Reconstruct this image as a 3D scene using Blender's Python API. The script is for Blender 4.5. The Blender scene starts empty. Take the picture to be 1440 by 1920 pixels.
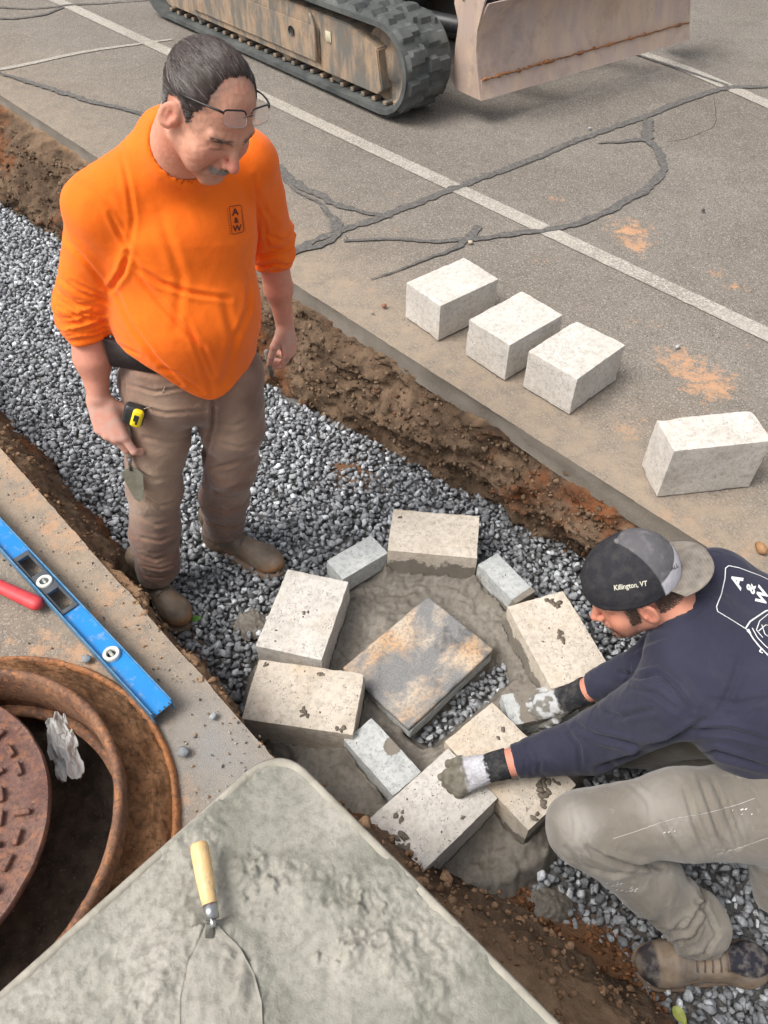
import bpy, bmesh, math, random
import numpy as np
from mathutils import Vector, Matrix
random.seed(7)
R = math.radians
scn = bpy.context.scene
COL = scn.collection

# ------------------------------------------------------------------ camera
CAM_H = 1.8
FPX = 1454.0                       # focal length in photo pixels (photo 1440 x 1920)
PITCH = R(48.4)
cam_d = bpy.data.cameras.new('camera')
cam = bpy.data.objects.new('camera', cam_d)
COL.objects.link(cam)
cam.location = (0, 0, CAM_H)
cam.rotation_euler = (R(90) - PITCH, 0, 0)
cam_d.sensor_fit = 'VERTICAL'
cam_d.sensor_height = 36.0
cam_d.lens = 36.0 * FPX / 1920.0
cam_d.clip_start = 0.02
cam_d.clip_end = 400
scn.camera = cam

# ------------------------------------------------------------------ light (overcast daylight)
world = bpy.data.worlds.new('World')
scn.world = world
world.use_nodes = True
wn = world.node_tree
bg = wn.nodes['Background']
sky = wn.nodes.new('ShaderNodeTexSky')
sky.sky_type = 'NISHITA'
sky.sun_disc = False
SUN_EL, SUN_AZ = R(58), R(-112)     # azimuth measured from +Y towards +X
sky.sun_elevation = SUN_EL
sky.sun_rotation = SUN_AZ
sky.air_density = 1.0
sky.dust_density = 6.0
sky.ozone_density = 0.6
cloud = wn.nodes.new('ShaderNodeHueSaturation')      # high cloud greys the blue of the sky
cloud.inputs['Saturation'].default_value = .30
wn.links.new(sky.outputs[0], cloud.inputs['Color']); wn.links.new(cloud.outputs[0], bg.inputs[0])
bg.inputs[1].default_value = 0.15
sun_d = bpy.data.lights.new('sun', 'SUN')
sun = bpy.data.objects.new('sun', sun_d)
COL.objects.link(sun)
sun_d.energy = 1.5
sun_d.angle = R(28)
sun_d.color = (1.0, 0.95, 0.88)
sdir = Vector((math.sin(SUN_AZ) * math.cos(SUN_EL), math.cos(SUN_AZ) * math.cos(SUN_EL), math.sin(SUN_EL)))
sun.rotation_euler = sdir.to_track_quat('Z', 'Y').to_euler()
scn.view_settings.view_transform = 'Standard'
scn.view_settings.look = 'None'
scn.view_settings.gamma = 1.0
scn.view_settings.exposure = 0.46

# ------------------------------------------------------------------ geometry helpers
CP, SP = math.cos(PITCH), math.sin(PITCH)
def P(px, py, z=0.0):
    """World point of height z seen at photo pixel (px, py)."""
    a = (px - 720) / FPX; b = (960 - py) / FPX
    d = np.array([a, CP + b * SP, -SP + b * CP])
    return np.array([0, 0, CAM_H]) + (z - CAM_H) / d[2] * d
U = np.array([-.685, .729]); U = U / np.linalg.norm(U)     # along the trench, away from the camera
V = np.array([U[1], -U[0]])                                 # across the trench, to the right
def uv2(u, v, z=0.0):
    return (u * U[0] + v * V[0], u * U[1] + v * V[1], z)
def lin(*c):
    """sRGB 0..255 -> linear"""
    return tuple(((x / 255) / 12.92 if x / 255 <= .04045 else ((x / 255 + .055) / 1.055) ** 2.4) for x in c) + (1.0,)

# --- numpy gradient noise
_rng = np.random.RandomState(11)
_perm = np.concatenate([_rng.permutation(256)] * 3)
_grad = _rng.normal(size=(256, 3)); _grad /= np.linalg.norm(_grad, axis=1)[:, None]
def pnoise(p):
    p = np.asarray(p, float)
    i = np.floor(p).astype(int); f = p - i; i = i & 255
    w = f * f * f * (f * (f * 6 - 15) + 10)
    res = 0
    for dx in (0, 1):
        wx = w[:, 0] if dx else 1 - w[:, 0]
        for dy in (0, 1):
            wy = w[:, 1] if dy else 1 - w[:, 1]
            for dz in (0, 1):
                wz = w[:, 2] if dz else 1 - w[:, 2]
                h = _perm[_perm[_perm[(i[:, 0] + dx) & 255] + ((i[:, 1] + dy) & 255)] + ((i[:, 2] + dz) & 255)]
                g = _grad[h]
                res = res + wx * wy * wz * (g[:, 0] * (f[:, 0] - dx) + g[:, 1] * (f[:, 1] - dy) + g[:, 2] * (f[:, 2] - dz))
    return res * 1.6
def fbm(p, scale=1.0, octaves=4, gain=.5, seed=0.0):
    p = np.asarray(p, float) * scale + seed * 17.31
    a = 1.0; s = 0
    for _ in range(octaves):
        s = s + a * pnoise(p); p = p * 2.03 + 5.7; a *= gain
    return s
def ridged(p, scale=1.0, octaves=3, seed=0.0):
    p = np.asarray(p, float) * scale + seed * 13.7
    a = 1.0; s = 0
    for _ in range(octaves):
        s = s + a * (1 - np.abs(pnoise(p)) * 2); p = p * 2.1 + 3.1; a *= .5
    return s / 1.75
def sstep(a, b, x):
    t = np.clip((x - a) / (b - a), 0, 1)
    return t * t * (3 - 2 * t)

# --- objects
def link(name, me, mat=None, parent=None, smooth=True):
    o = bpy.data.objects.new(name, me)
    COL.objects.link(o)
    if mat is not None:
        for m in (mat if isinstance(mat, (list, tuple)) else [mat]):
            me.materials.append(m)
    if parent is not None:
        o.parent = parent
        o.matrix_parent_inverse = parent.matrix_basis.inverted()
    if smooth and len(me.polygons):
        me.polygons.foreach_set('use_smooth', np.ones(len(me.polygons), bool))
    return o
def np_mesh(verts, faces, colors=None, cname='col', mats=None):
    """verts (n,3); faces (m,3|4) array or list of such arrays."""
    me = bpy.data.meshes.new('mesh')
    if not isinstance(faces, list): faces = [faces]
    faces = [np.asarray(f, np.int32) for f in faces if len(f)]
    verts = np.asarray(verts, np.float32)
    me.vertices.add(len(verts)); me.vertices.foreach_set('co', verts.ravel())
    nl = sum(f.size for f in faces); nf = sum(len(f) for f in faces)
    me.loops.add(nl); me.polygons.add(nf)
    me.loops.foreach_set('vertex_index', np.concatenate([f.ravel() for f in faces]))
    tot = np.concatenate([np.full(len(f), f.shape[1], np.int32) for f in faces])
    start = np.concatenate([[0], np.cumsum(tot)[:-1]]).astype(np.int32)
    me.polygons.foreach_set('loop_start', start)
    me.polygons.foreach_set('loop_total', tot)
    if mats is not None: me.polygons.foreach_set('material_index', np.asarray(mats, np.int32))
    me.update(calc_edges=True); me.validate()
    if colors is not None:
        if not isinstance(colors, dict): colors = {cname: colors}
        for k, c in colors.items():
            c = np.asarray(c, np.float32)
            if c.ndim == 1: c = np.stack([c, c, c], 1)
            if c.shape[1] == 3: c = np.c_[c, np.ones(len(c), np.float32)]
            at = me.color_attributes.new(k, 'FLOAT_COLOR', 'POINT')
            at.data.foreach_set('color', c.ravel())
    return me
def empty(name, loc=(0, 0, 0), rz=0.0):
    o = bpy.data.objects.new(name, None)
    COL.objects.link(o); o.location = loc; o.rotation_euler = (0, 0, rz)
    o.empty_display_size = .05
    return o
def tag(o, label, cat, group=None, kind=None):
    if label: o['label'] = label
    if cat: o['category'] = cat
    if group: o['group'] = group
    if kind: o['kind'] = kind
    return o
def structure(o):
    o['kind'] = 'structure'; return o
def grid_faces(nu, nv):
    i = np.arange((nu - 1) * (nv - 1)); a = i // (nv - 1); b = i % (nv - 1)
    q = a * nv + b
    return np.stack([q, q + nv, q + nv + 1, q + 1], 1)

# --- bmesh shape helpers (all return a mesh)
def bm_mesh(bm):
    bmesh.ops.recalc_face_normals(bm, faces=bm.faces)
    me = bpy.data.meshes.new('mesh'); bm.to_mesh(me); bm.free(); return me
def add_box(bm, c, s, rot=None, bevel=0.0, seg=2):
    r = bmesh.ops.create_cube(bm, size=1.0)
    vs = r['verts']
    bmesh.ops.scale(bm, vec=s, verts=vs)
    if bevel > 0:
        es = list({e for v in vs for e in v.link_edges})
        nb = bmesh.ops.bevel(bm, geom=es, offset=bevel, segments=seg, affect='EDGES', profile=.5)
        vs = list({v for f in nb['faces'] for v in f.verts} | {v for v in vs if v.is_valid})
    if rot is not None: bmesh.ops.rotate(bm, cent=(0, 0, 0), matrix=rot, verts=vs)
    bmesh.ops.translate(bm, vec=c, verts=vs)
    return vs
def add_tube(bm, pts, rad, seg=12, cap=True, flat=1.0):
    pts = [Vector(p) for p in pts]
    if not hasattr(rad, '__len__'): rad = [rad] * len(pts)
    rings = []; up = Vector((0, 0, 1)); prev = None
    for i, p in enumerate(pts):
        d = (pts[min(i + 1, len(pts) - 1)] - pts[max(i - 1, 0)])
        if d.length < 1e-9: d = Vector((0, 0, 1))
        d.normalize()
        if prev is None:
            x = d.cross(up)
            if x.length < 1e-3: x = d.cross(Vector((1, 0, 0)))
        else: x = prev - d * prev.dot(d)
        x.normalize(); y = d.cross(x); prev = x
        rings.append([bm.verts.new(p + rad[i] * (math.cos(2 * math.pi * k / seg) * x + flat * math.sin(2 * math.pi * k / seg) * y)) for k in range(seg)])
    for a, b in zip(rings[:-1], rings[1:]):
        for k in range(seg):
            bm.faces.new((a[k], a[(k + 1) % seg], b[(k + 1) % seg], b[k]))
    if cap:
        bm.faces.new(rings[0][::-1]); bm.faces.new(rings[-1])
def add_lathe(bm, prof, seg=48, c=(0, 0, 0), closed=False):
    rings = []
    for r, z in prof:
        if r < 1e-6: rings.append([bm.verts.new((c[0], c[1], c[2] + z))])
        else: rings.append([bm.verts.new((c[0] + r * math.cos(2 * math.pi * k / seg), c[1] + r * math.sin(2 * math.pi * k / seg), c[2] + z)) for k in range(seg)])
    if closed: rings.append(rings[0])
    for a, b in zip(rings[:-1], rings[1:]):
        for k in range(seg):
            k2 = (k + 1) % seg
            if len(a) == 1 and len(b) == 1: continue
            if len(a) == 1: bm.faces.new((a[0], b[k2], b[k]))
            elif len(b) == 1: bm.faces.new((a[k], a[k2], b[0]))
            else: bm.faces.new((a[k], a[k2], b[k2], b[k]))
def prism(poly, z0, z1, bm=None):
    own = bm is None
    if own: bm = bmesh.new()
    lo = [bm.verts.new((x, y, z0)) for x, y in poly]; hi = [bm.verts.new((x, y, z1)) for x, y in poly]
    n = len(poly)
    bm.faces.new(lo[::-1]); bm.faces.new(hi)
    for i in range(n): bm.faces.new((lo[i], lo[(i + 1) % n], hi[(i + 1) % n], hi[i]))
    return bm

# --- materials
class NT:
    def __init__(s, name):
        s.m = bpy.data.materials.new(name); s.m.use_nodes = True
        s.t = s.m.node_tree; s.N = s.t.nodes; s.L = s.t.links
        s.b = s.N['Principled BSDF']
        s.tc = s.N.new('ShaderNodeTexCoord'); s.co = s.tc.outputs['Object']
    def put(s, sock, v):
        if isinstance(v, bpy.types.NodeSocket): s.L.new(v, sock)
        elif v is not None: sock.default_value = v
    def noise(s, scale, detail=4, rough=.55, co=None, dist=0.0, out='Fac'):
        n = s.N.new('ShaderNodeTexNoise'); n.inputs['Scale'].default_value = scale
        n.inputs['Detail'].default_value = detail; n.inputs['Roughness'].default_value = rough
        n.inputs['Distortion'].default_value = dist
        s.L.new(co or s.co, n.inputs['Vector']); return n.outputs[out]
    def voro(s, scale, feature='F1', out='Distance', co=None, rnd=1.0):
        n = s.N.new('ShaderNodeTexVoronoi'); n.feature = feature; n.inputs['Scale'].default_value = scale
        n.inputs['Randomness'].default_value = rnd
        s.L.new(co or s.co, n.inputs['Vector']); return n.outputs[out]
    def mapping(s, scale=(1, 1, 1), rot=(0, 0, 0), co=None):
        n = s.N.new('ShaderNodeMapping'); n.inputs['Scale'].default_value = scale; n.inputs['Rotation'].default_value = rot
        s.L.new(co or s.co, n.inputs['Vector']); return n.outputs[0]
    def ramp(s, fac, stops, interp='LINEAR'):
        n = s.N.new('ShaderNodeValToRGB'); e = n.color_ramp.elements; n.color_ramp.interpolation = interp
        while len(e) < len(stops): e.new(.5)
        for el, (p, c) in zip(e, stops):
            el.position = p; el.color = c if hasattr(c, '__len__') else (c, c, c, 1)
        s.L.new(fac, n.inputs[0]); return n.outputs[0]
    def mix(s, f, a, b, mode='MIX'):
        n = s.N.new('ShaderNodeMix'); n.data_type = 'RGBA'; n.blend_type = mode
        s.put(n.inputs[0], f); s.put(n.inputs[6], a); s.put(n.inputs[7], b); return n.outputs[2]
    def math(s, op, a, b=None, clamp=False):
        n = s.N.new('ShaderNodeMath'); n.operation = op; n.use_clamp = clamp
        s.put(n.inputs[0], a)
        if b is not None: s.put(n.inputs[1], b)
        return n.outputs[0]
    def attr(s, name, out='Fac'):
        n = s.N.new('ShaderNodeAttribute'); n.attribute_name = name; return n.outputs[out]
    def bump(s, h, strength=.5, dist=.01, normal=None):
        n = s.N.new('ShaderNodeBump'); n.inputs['Strength'].default_value = strength
        n.inputs['Distance'].default_value = dist; s.L.new(h, n.inputs['Height'])
        if normal is not None: s.L.new(normal, n.inputs['Normal'])
        return n.outputs[0]
    def fin(s, color=None, rough=.8, metal=0.0, normal=None, spec=None, sss=None):
        s.put(s.b.inputs['Base Color'], color); s.put(s.b.inputs['Roughness'], rough); s.put(s.b.inputs['Metallic'], metal)
        if normal is not None: s.L.new(normal, s.b.inputs['Normal'])
        if spec is not None: s.put(s.b.inputs['Specular IOR Level'], spec)
        if sss:
            s.b.inputs['Subsurface Weight'].default_value = sss
            s.b.inputs['Subsurface Radius'].default_value = (1, .35, .2)
            s.b.inputs['Subsurface Scale'].default_value = .006
        return s.m
def simple_mat(name, c1, c2, scale=20, rough=.7, bump=.2, bdist=.002, metal=0.0, bscale=None, spec=None):
    n = NT(name)
    f = n.noise(scale, 5)
    col = n.mix(n.ramp(f, [(.3, 0.0), (.7, 1.0)]), c1, c2)
    nb = n.bump(n.noise(bscale or scale * 4, 4), bump, bdist)
    return n.fin(col, rough, metal, nb, spec)

# ------------------------------------------------------------------ materials of the place
def mat_asphalt():
    n = NT('asphalt')
    # uneven wear, fine light and dark aggregate
    big = n.noise(1.3, 4); mid = n.noise(9, 5, .6); fine = n.noise(230, 3, .7); agg = n.voro(240, out='Color')
    base = n.mix(n.ramp(big, [(.35, 0.0), (.68, 1.0)]), (.195, .172, .148, 1), (.255, .228, .198, 1))
    base = n.mix(n.ramp(mid, [(.4, 0.0), (.75, .6)]), base, (.16, .142, .122, 1))
    base = n.mix(n.ramp(n.noise(.7, 6, .7, dist=.6), [(.48, 0.0), (.66, .75)]), base, (.15, .128, .105, 1))
    base = n.mix(n.ramp(n.noise(3.1, 7, .75), [(.54, 0.0), (.70, .5)]), base, (.30, .262, .215, 1))
    sp = n.N.new('ShaderNodeSeparateColor'); n.L.new(agg, sp.inputs[0])
    light = n.ramp(sp.outputs[0], [(.80, 0.0), (.95, .75)])
    dark = n.ramp(sp.outputs[1], [(.66, 0.0), (.9, .75)])
    base = n.mix(dark, base, (.075, .068, .06, 1))
    base = n.mix(light, base, (.44, .40, .35, 1))
    base = n.mix(n.ramp(fine, [(.35, .45), (.6, 0.0)]), base, (.10, .092, .08, 1))
    # orange clay smears: mask painted per vertex, broken up by noise
    d = n.attr('dirt')
    dn = n.math('ADD', d, n.math('MULTIPLY', n.math('SUBTRACT', n.noise(26, 8, .75), .5), 3.0))
    dm = n.ramp(dn, [(.55, 0.0), (1.0, .85)])
    clay = n.mix(n.noise(60, 3), (.46, .22, .10, 1), (.60, .37, .22, 1))
    base = n.mix(n.math('MULTIPLY', dm, n.ramp(d, [(.02, 0.0), (.15, 1.0)])), base, clay)
    # pale tan dust in the lee of the trench
    t = n.attr('dust')
    base = n.mix(n.math('MULTIPLY', t, n.ramp(n.noise(14, 6, .65), [(.3, .25), (.7, 1.0)])), base, (.34, .27, .20, 1))
    w = n.attr('wet')
    base = n.mix(n.math('MULTIPLY', w, n.ramp(n.noise(5, 4), [(.3, .5), (.7, 1.0)])), base, (.23, .24, .24, 1))
    h = n.math('ADD', n.math('MULTIPLY', fine, .6), n.voro(330))
    return n.fin(base, n.ramp(mid, [(.3, .85), (.7, .95)]), 0, n.bump(h, .5, .0025), spec=.3)
def mat_slab_edge():
    n = NT('slab_edge')
    c = n.mix(n.ramp(n.noise(6, 5), [(.3, 0.0), (.7, 1.0)]), (.145, .125, .102, 1), (.225, .20, .168, 1))
    c = n.mix(n.ramp(n.voro(120), [(.1, .6), (.35, 0.0)]), c, (.26, .235, .20, 1))
    return n.fin(c, .9, 0, n.bump(n.noise(60, 6, .7), .7, .004), spec=.25)
def mat_soil(name='soil', red=.5):
    n = NT(name)
    big = n.noise(3.2, 5, .6); mid = n.noise(14, 5, .6); f = n.noise(110, 4, .7)
    c = n.mix(n.ramp(big, [(.38, 0.0), (.6, 1.0)]), (.075, .048, .030, 1), (.20, .135, .088, 1))
    c = n.mix(n.ramp(n.noise(2.3, 4, .6, dist=.4), [(.52, 0.0), (.62, red)]), c, (.20, .070, .025, 1))
    c = n.mix(n.ramp(mid, [(.35, .75), (.55, 0.0)]), c, (.045, .030, .020, 1))
    c = n.mix(n.ramp(n.voro(75), [(.08, .45), (.20, 0.0)]), c, (.33, .24, .155, 1))
    t = n.attr('top')
    c = n.mix(n.math('MULTIPLY', t, n.ramp(mid, [(.3, .5), (.65, 1.0)])), c, (.36, .235, .14, 1))
    h = n.math('ADD', n.math('MULTIPLY', f, .5), n.noise(38, 5, .7))
    return n.fin(c, .95, 0, n.bump(h, .9, .012), spec=.2)
def mat_gravel():
    n = NT('gravel_stone')
    a = n.attr('col', 'Color')
    v = n.ramp(n.noise(120, 4, .6), [(.35, .72), (.65, 1.25)])
    c = n.mix(1.0, a, v, 'MULTIPLY')
    return n.fin(c, .85, 0, n.bump(n.noise(300, 3), .5, .002), spec=.25)
def mat_concrete(name, c1, c2, stain=.0, pores=1.0):
    n = NT(name)
    oi = n.N.new('ShaderNodeObjectInfo')
    vm = n.N.new('ShaderNodeVectorMath'); vm.operation = 'ADD'
    n.L.new(n.co, vm.inputs[0])
    sc = n.N.new('ShaderNodeVectorMath'); sc.operation = 'SCALE'; sc.inputs[0].default_value = (13, 7, 9)
    n.L.new(oi.outputs['Random'], sc.inputs['Scale']); n.L.new(sc.outputs[0], vm.inputs[1])
    co = vm.outputs[0]
    c = n.mix(n.ramp(n.noise(9, 6, .65, co=co), [(.32, 0.0), (.7, 1.0)]), c1, c2)
    c = n.mix(n.ramp(n.noise(55, 6, .75, co=co), [(.34, .75), (.54, 0.0)]), c, tuple(x * .68 for x in c1[:3]) + (1,))
    if stain: c = n.mix(n.ramp(n.noise(5, 4, .6, co=co, dist=.6), [(.5, 0.0), (.72, stain)]), c, (.52, .36, .19, 1))
    pore = n.ramp(n.voro(140, co=co), [(.10, 1.0), (.24, 0.0)])
    sel = n.ramp(n.noise(24, 3, co=co), [(.44, 0.0), (.58, pores)])
    pm = n.math('MULTIPLY', pore, sel)
    c = n.mix(n.math('MULTIPLY', pm, .6), c, (.16, .145, .12, 1))
    # mortar smeared up the sides
    m = n.attr('mortar')
    mm = n.ramp(n.math('ADD', m, n.math('MULTIPLY', n.math('SUBTRACT', n.noise(30, 5, .6, co=co), .5), .9)), [(.48, 0.0), (.56, 1.0)])
    c = n.mix(mm, c, n.mix(n.noise(40, 4, co=co), (.17, .15, .12, 1), (.26, .235, .20, 1)))
    h = n.math('SUBTRACT', n.math('MULTIPLY', n.noise(180, 4, .7, co=co), .5), pm)
    return n.fin(c, .9, 0, n.bump(h, .9, .004), spec=.25)
def mat_mortar(name, c1, c2, c3, rough=.55):
    n = NT(name)
    a = n.noise(6, 6, .6); b = n.noise(60, 6, .65)
    c = n.mix(n.ramp(a, [(.35, 0.0), (.65, 1.0)]), c1, c2)
    c = n.mix(n.ramp(b, [(.36, .5), (.55, 0.0)]), c, c3)
    h = n.math('ADD', n.math('MULTIPLY', n.noise(260, 5, .7), .35), b)
    return n.fin(c, n.ramp(a, [(.3, rough - .12), (.7, rough + .2)]), 0, n.bump(h, .7, .004), spec=.35)
M = {}
M['asphalt'] = mat_asphalt()
M['slab_edge'] = mat_slab_edge()
M['soil'] = mat_soil('soil', .85)
M['gravel'] = mat_gravel()
M['block'] = mat_concrete('cast_concrete', (.54, .505, .455, 1), (.68, .65, .605, 1), .15)
M['block_tan'] = mat_concrete('cast_concrete_tan', (.54, .475, .39, 1), (.68, .615, .53, 1), .35)
M['block_grey'] = mat_concrete('cast_concrete_grey', (.40, .42, .42, 1), (.60, .61, .59, 1), .0)
M['mortar_bed'] = mat_mortar('mortar_bed', (.155, .138, .113, 1), (.235, .212, .18, 1), (.095, .083, .068, 1))
M['mortar_tub'] = mat_mortar('wet_mortar', (.185, .188, .152, 1), (.35, .332, .29, 1), (.125, .12, .098, 1), .45)
M['mortar_spat'] = mat_mortar('mortar_spatter', (.13, .105, .08, 1), (.19, .16, .125, 1), (.085, .07, .055, 1))
M['steel'] = simple_mat('bright_steel', (.55, .55, .55, 1), (.42, .42, .41, 1), 30, .28, .1, .0005, 1.0)
M['black'] = simple_mat('black_plastic', (.018, .018, .02, 1), (.035, .035, .036, 1), 60, .45, .2, .0006)

# ------------------------------------------------------------------ pavement sheets
G = -.43                 # level of the gravel in the trench
VR, VL = 1.705, .355     # edges of the trench
def uv_of(px, py, z=0.0):
    q = P(px, py, z); return float(q[:2] @ U), float(q[:2] @ V)
def blobs(uv, spots):
    s = np.zeros(len(uv))
    for (px, py, r, a) in spots:
        u, v = uv_of(px, py); d2 = ((uv[:, 0] - u) ** 2 + (uv[:, 1] - v) ** 2) / r ** 2
        s = np.maximum(s, a * np.exp(-d2))
    return s
def axis(fine0, fine1, step, far0, far1):
    a = list(np.arange(fine0, fine1 + 1e-6, step)); s = step
    lo, hi = a[0], a[-1]; left = []; right = []
    while lo > far0: s *= 1.5; lo -= s; left.append(lo)
    s = step
    while hi < far1: s *= 1.5; hi += s; right.append(hi)
    return np.array(left[::-1] + a + right)
def pavement(name, us, vs, edge_v, side, spots, dust_fn, thick, wet=None):
    uu, vv = np.meshgrid(us, vs, indexing='ij')
    p3 = np.stack([uu.ravel(), vv.ravel(), 0 * uu.ravel()], 1)
    z = .006 * fbm(p3, .5, 2) * np.exp(-((vv.ravel() - edge_v) / 6) ** 2)
    z = z - .006
    jit = (.006 * pnoise(np.c_[us * 6, us * 0, us * 0 + side]) + .004 * pnoise(np.c_[us * 30, us * 0, us * 0 + 3]))
    nv = len(vs)
    e = 0 if side > 0 else nv - 1
    V2 = vv.copy(); V2[:, e] = edge_v + jit
    x = uu * U[0] + V2 * V[0]; y = uu * U[1] + V2 * V[1]
    verts = np.stack([x.ravel(), y.ravel(), z], 1)
    uv = np.stack([uu.ravel(), vv.ravel()], 1)
    dirt = blobs(uv, spots); dust = dust_fn(uu.ravel(), vv.ravel()); w = wet(uu.ravel(), vv.ravel()) if wet is not None else 0 * dust
    faces = grid_faces(len(us), nv)
    mi = np.zeros(len(faces), int)
    # cut edge: a broken vertical face
    zs = np.linspace(0, 1, 5)[1:]
    n0 = len(verts); prev = np.arange(len(us)) * nv + e
    ev, ef = [], []
    for k, t in enumerate(zs):
        off = side * (-.004 + .010 * t) * (1 if k else .5) + .0035 * pnoise(np.c_[us * 14, us * 0 + t * 3, us * 0]) + .006 * pnoise(np.c_[us * 3, us * 0 + t * 2, us * 0 + 5])
        vx = edge_v + jit - off
        zz = z.reshape(len(us), nv)[:, e] - thick * t * (1 + .12 * pnoise(np.c_[us * 4, us * 0, us * 0 + 9]))
        ev.append(np.stack([us * U[0] + vx * V[0], us * U[1] + vx * V[1], zz], 1))
        cur = n0 + k * len(us) + np.arange(len(us))
        ef.append(np.stack([prev[:-1], prev[1:], cur[1:], cur[:-1]], 1)[:, ::(1 if side < 0 else -1)])
        prev = cur
    verts = np.concatenate([verts] + ev)
    ne = len(verts) - n0
    pad = lambda a: np.concatenate([a, np.zeros(ne)])
    allf = np.concatenate([faces] + ef)
    mi = np.concatenate([mi, np.ones(len(allf) - len(mi), int)])
    me = np_mesh(verts, allf, {'dirt': pad(dirt), 'dust': pad(dust), 'wet': pad(w)}, mats=mi)
    o = structure(link(name, me, [M['asphalt'], M['slab_edge']])); o.data.set_sharp_from_angle(angle=R(40)); return o
RSPOTS = [(1180, 430, .14, .9), (1195, 455, .10, .95), (1150, 400, .06, .6), (1040, 370, .06, .65), (1350, 510, .06, .7), (1380, 535, .06, .75), (1010, 480, .06, .55),
          (1280, 680, .12, .95), (1330, 715, .14, .95), (1240, 655, .07, .7), (1360, 700, .1, .55), (1225, 605, .05, .6), (1390, 640, .07, .45), (1175, 805, .06, .9), (1100, 860, .05, .5), (1190, 600, .05, .55),
          (655, 530, .05, .8), (690, 540, .04, .7), (630, 545, .04, .6), (740, 430, .05, .5), (880, 560, .1, .4), (860, 700, .09, .5), (905, 730, .07, .6), (1000, 770, .05, .4), (1240, 900, .05, .6), (1130, 870, .06, .5),
          (1430, 1030, .05, .9), (1400, 1040, .07, .7), (1300, 1000, .08, .75), (1250, 970, .07, .8), (1210, 780, .04, .45), (915, 290, .05, .4), (735, 360, .05, .45), (800, 290, .04, .4), (40, 95, .05, .4), (170, 62, .06, .35),
          (1100, 820, .05, .35), (1420, 790, .09, .4), (1290, 960, .06, .6)]
def rdust(u, v):
    d = v - VR
    return np.clip(.95 * np.exp(-(d / .28) ** 2) * np.clip((4.2 - u) / 1.2, .45, 1) + .25 * np.exp(-(d / .9) ** 2), 0, 1)
usR = axis(-.4, 7.5, .02, -25, 60)
vsR = axis(VR, 5.0, .02, VR - .001, 60)
pavement('pavement', usR, vsR, VR, 1, RSPOTS, rdust, .082)
LSPOTS = [(60, 930, .09, 1.0), (120, 1010, .09, 1.0), (200, 1120, .08, .9), (280, 1210, .07, .75), (30, 880, .09, 1.0), (150, 1230, .10, 1.0), (90, 1205, .08, .85), (240, 1260, .07, .9), (350, 1280, .05, .55), (400, 1330, .05, .5),
          (300, 1330, .07, .7), (20, 1200, .06, .5), (380, 1400, .08, .4), (10, 860, .08, 1.0), (250, 1160, .07, .8), (340, 1490, .09, .6), (100, 980, .08, .95)]
def ldust(u, v):
    d = VL - v
    return np.clip(1.0 * np.exp(-(d / .16) ** 2) + .45, 0, 1)
def lwet(u, v):
    a = np.array(uv_of(400, 1400)); return np.exp(-(((u - a[0]) / .22) ** 2 + ((v - a[1]) / .12) ** 2)) * .9
usL = axis(-.6, 3.6, .014, -25, 60)
vsL = -axis(-VL, 1.3, .014, -VL - .001, 60)[::-1]
vsL[-1] = VL
# the left sheet has a round hole where the manhole casting sits
def left_sheet():
    o = pavement('pavement', usL, vsL, VL, -1, LSPOTS, ldust, .05, lwet)
    return o
MH = np.array([-.967, .578])
lo = left_sheet()
bm = bmesh.new(); bm.from_mesh(lo.data)
bmesh.ops.delete(bm, geom=[v for v in bm.verts if (v.co.x - MH[0]) ** 2 + (v.co.y - MH[1]) ** 2 < .43 ** 2], context='VERTS')
bm.to_mesh(lo.data); bm.free()

# ------------------------------------------------------------------ road paint and crack sealer
def strip(pts, widths, z, step=.03, wob=.0, seed=0, ragged=.0):
    """ribbon along a polyline given in world xy; widths per point"""
    pts = np.array([p[:2] for p in pts]); L = np.r_[0, np.cumsum(np.linalg.norm(np.diff(pts, axis=0), axis=1))]
    # catmull-like smoothing through dense linear interpolation + box filter
    t = np.arange(0, L[-1] + step * .5, step); x = np.interp(t, L, pts[:, 0]); y = np.interp(t, L, pts[:, 1]); w = np.interp(t, L, widths)
    if wob:
        k = np.ones(7) / 7
        xp = np.convolve(np.r_[[x[0]] * 3, x, [x[-1]] * 3], k, 'valid'); yp = np.convolve(np.r_[[y[0]] * 3, y, [y[-1]] * 3], k, 'valid'); x, y = xp, yp
    dx, dy = np.gradient(x), np.gradient(y); n = np.hypot(dx, dy) + 1e-9; nx, ny = -dy / n, dx / n
    c = wob * pnoise(np.c_[t * 5, t * 0 + seed, t * 0]); x = x + nx * c; y = y + ny * c
    wl = w / 2 * (1 + ragged * pnoise(np.c_[t * 22, t * 0 + seed + 1, t * 0])); wr = w / 2 * (1 + ragged * pnoise(np.c_[t * 22, t * 0 + seed + 2, t * 0]))
    cols = [(-1, wl), (-.33, wl), (.33, wr), (1, wr)]
    vs = np.stack([np.stack([x + nx * a * ww, y + ny * a * ww, x * 0 + z], 1) for a, ww in cols], 1).reshape(-1, 3)
    vs[:, 2] += .006 * fbm(np.c_[vs[:, :2] @ U, vs[:, :2] @ V, 0 * vs[:, 0]], .5, 2) * np.exp(-((vs[:, :2] @ V - VR) / 6) ** 2) - .006
    return vs, grid_faces(len(t), 4)[:, ::-1]
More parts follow.
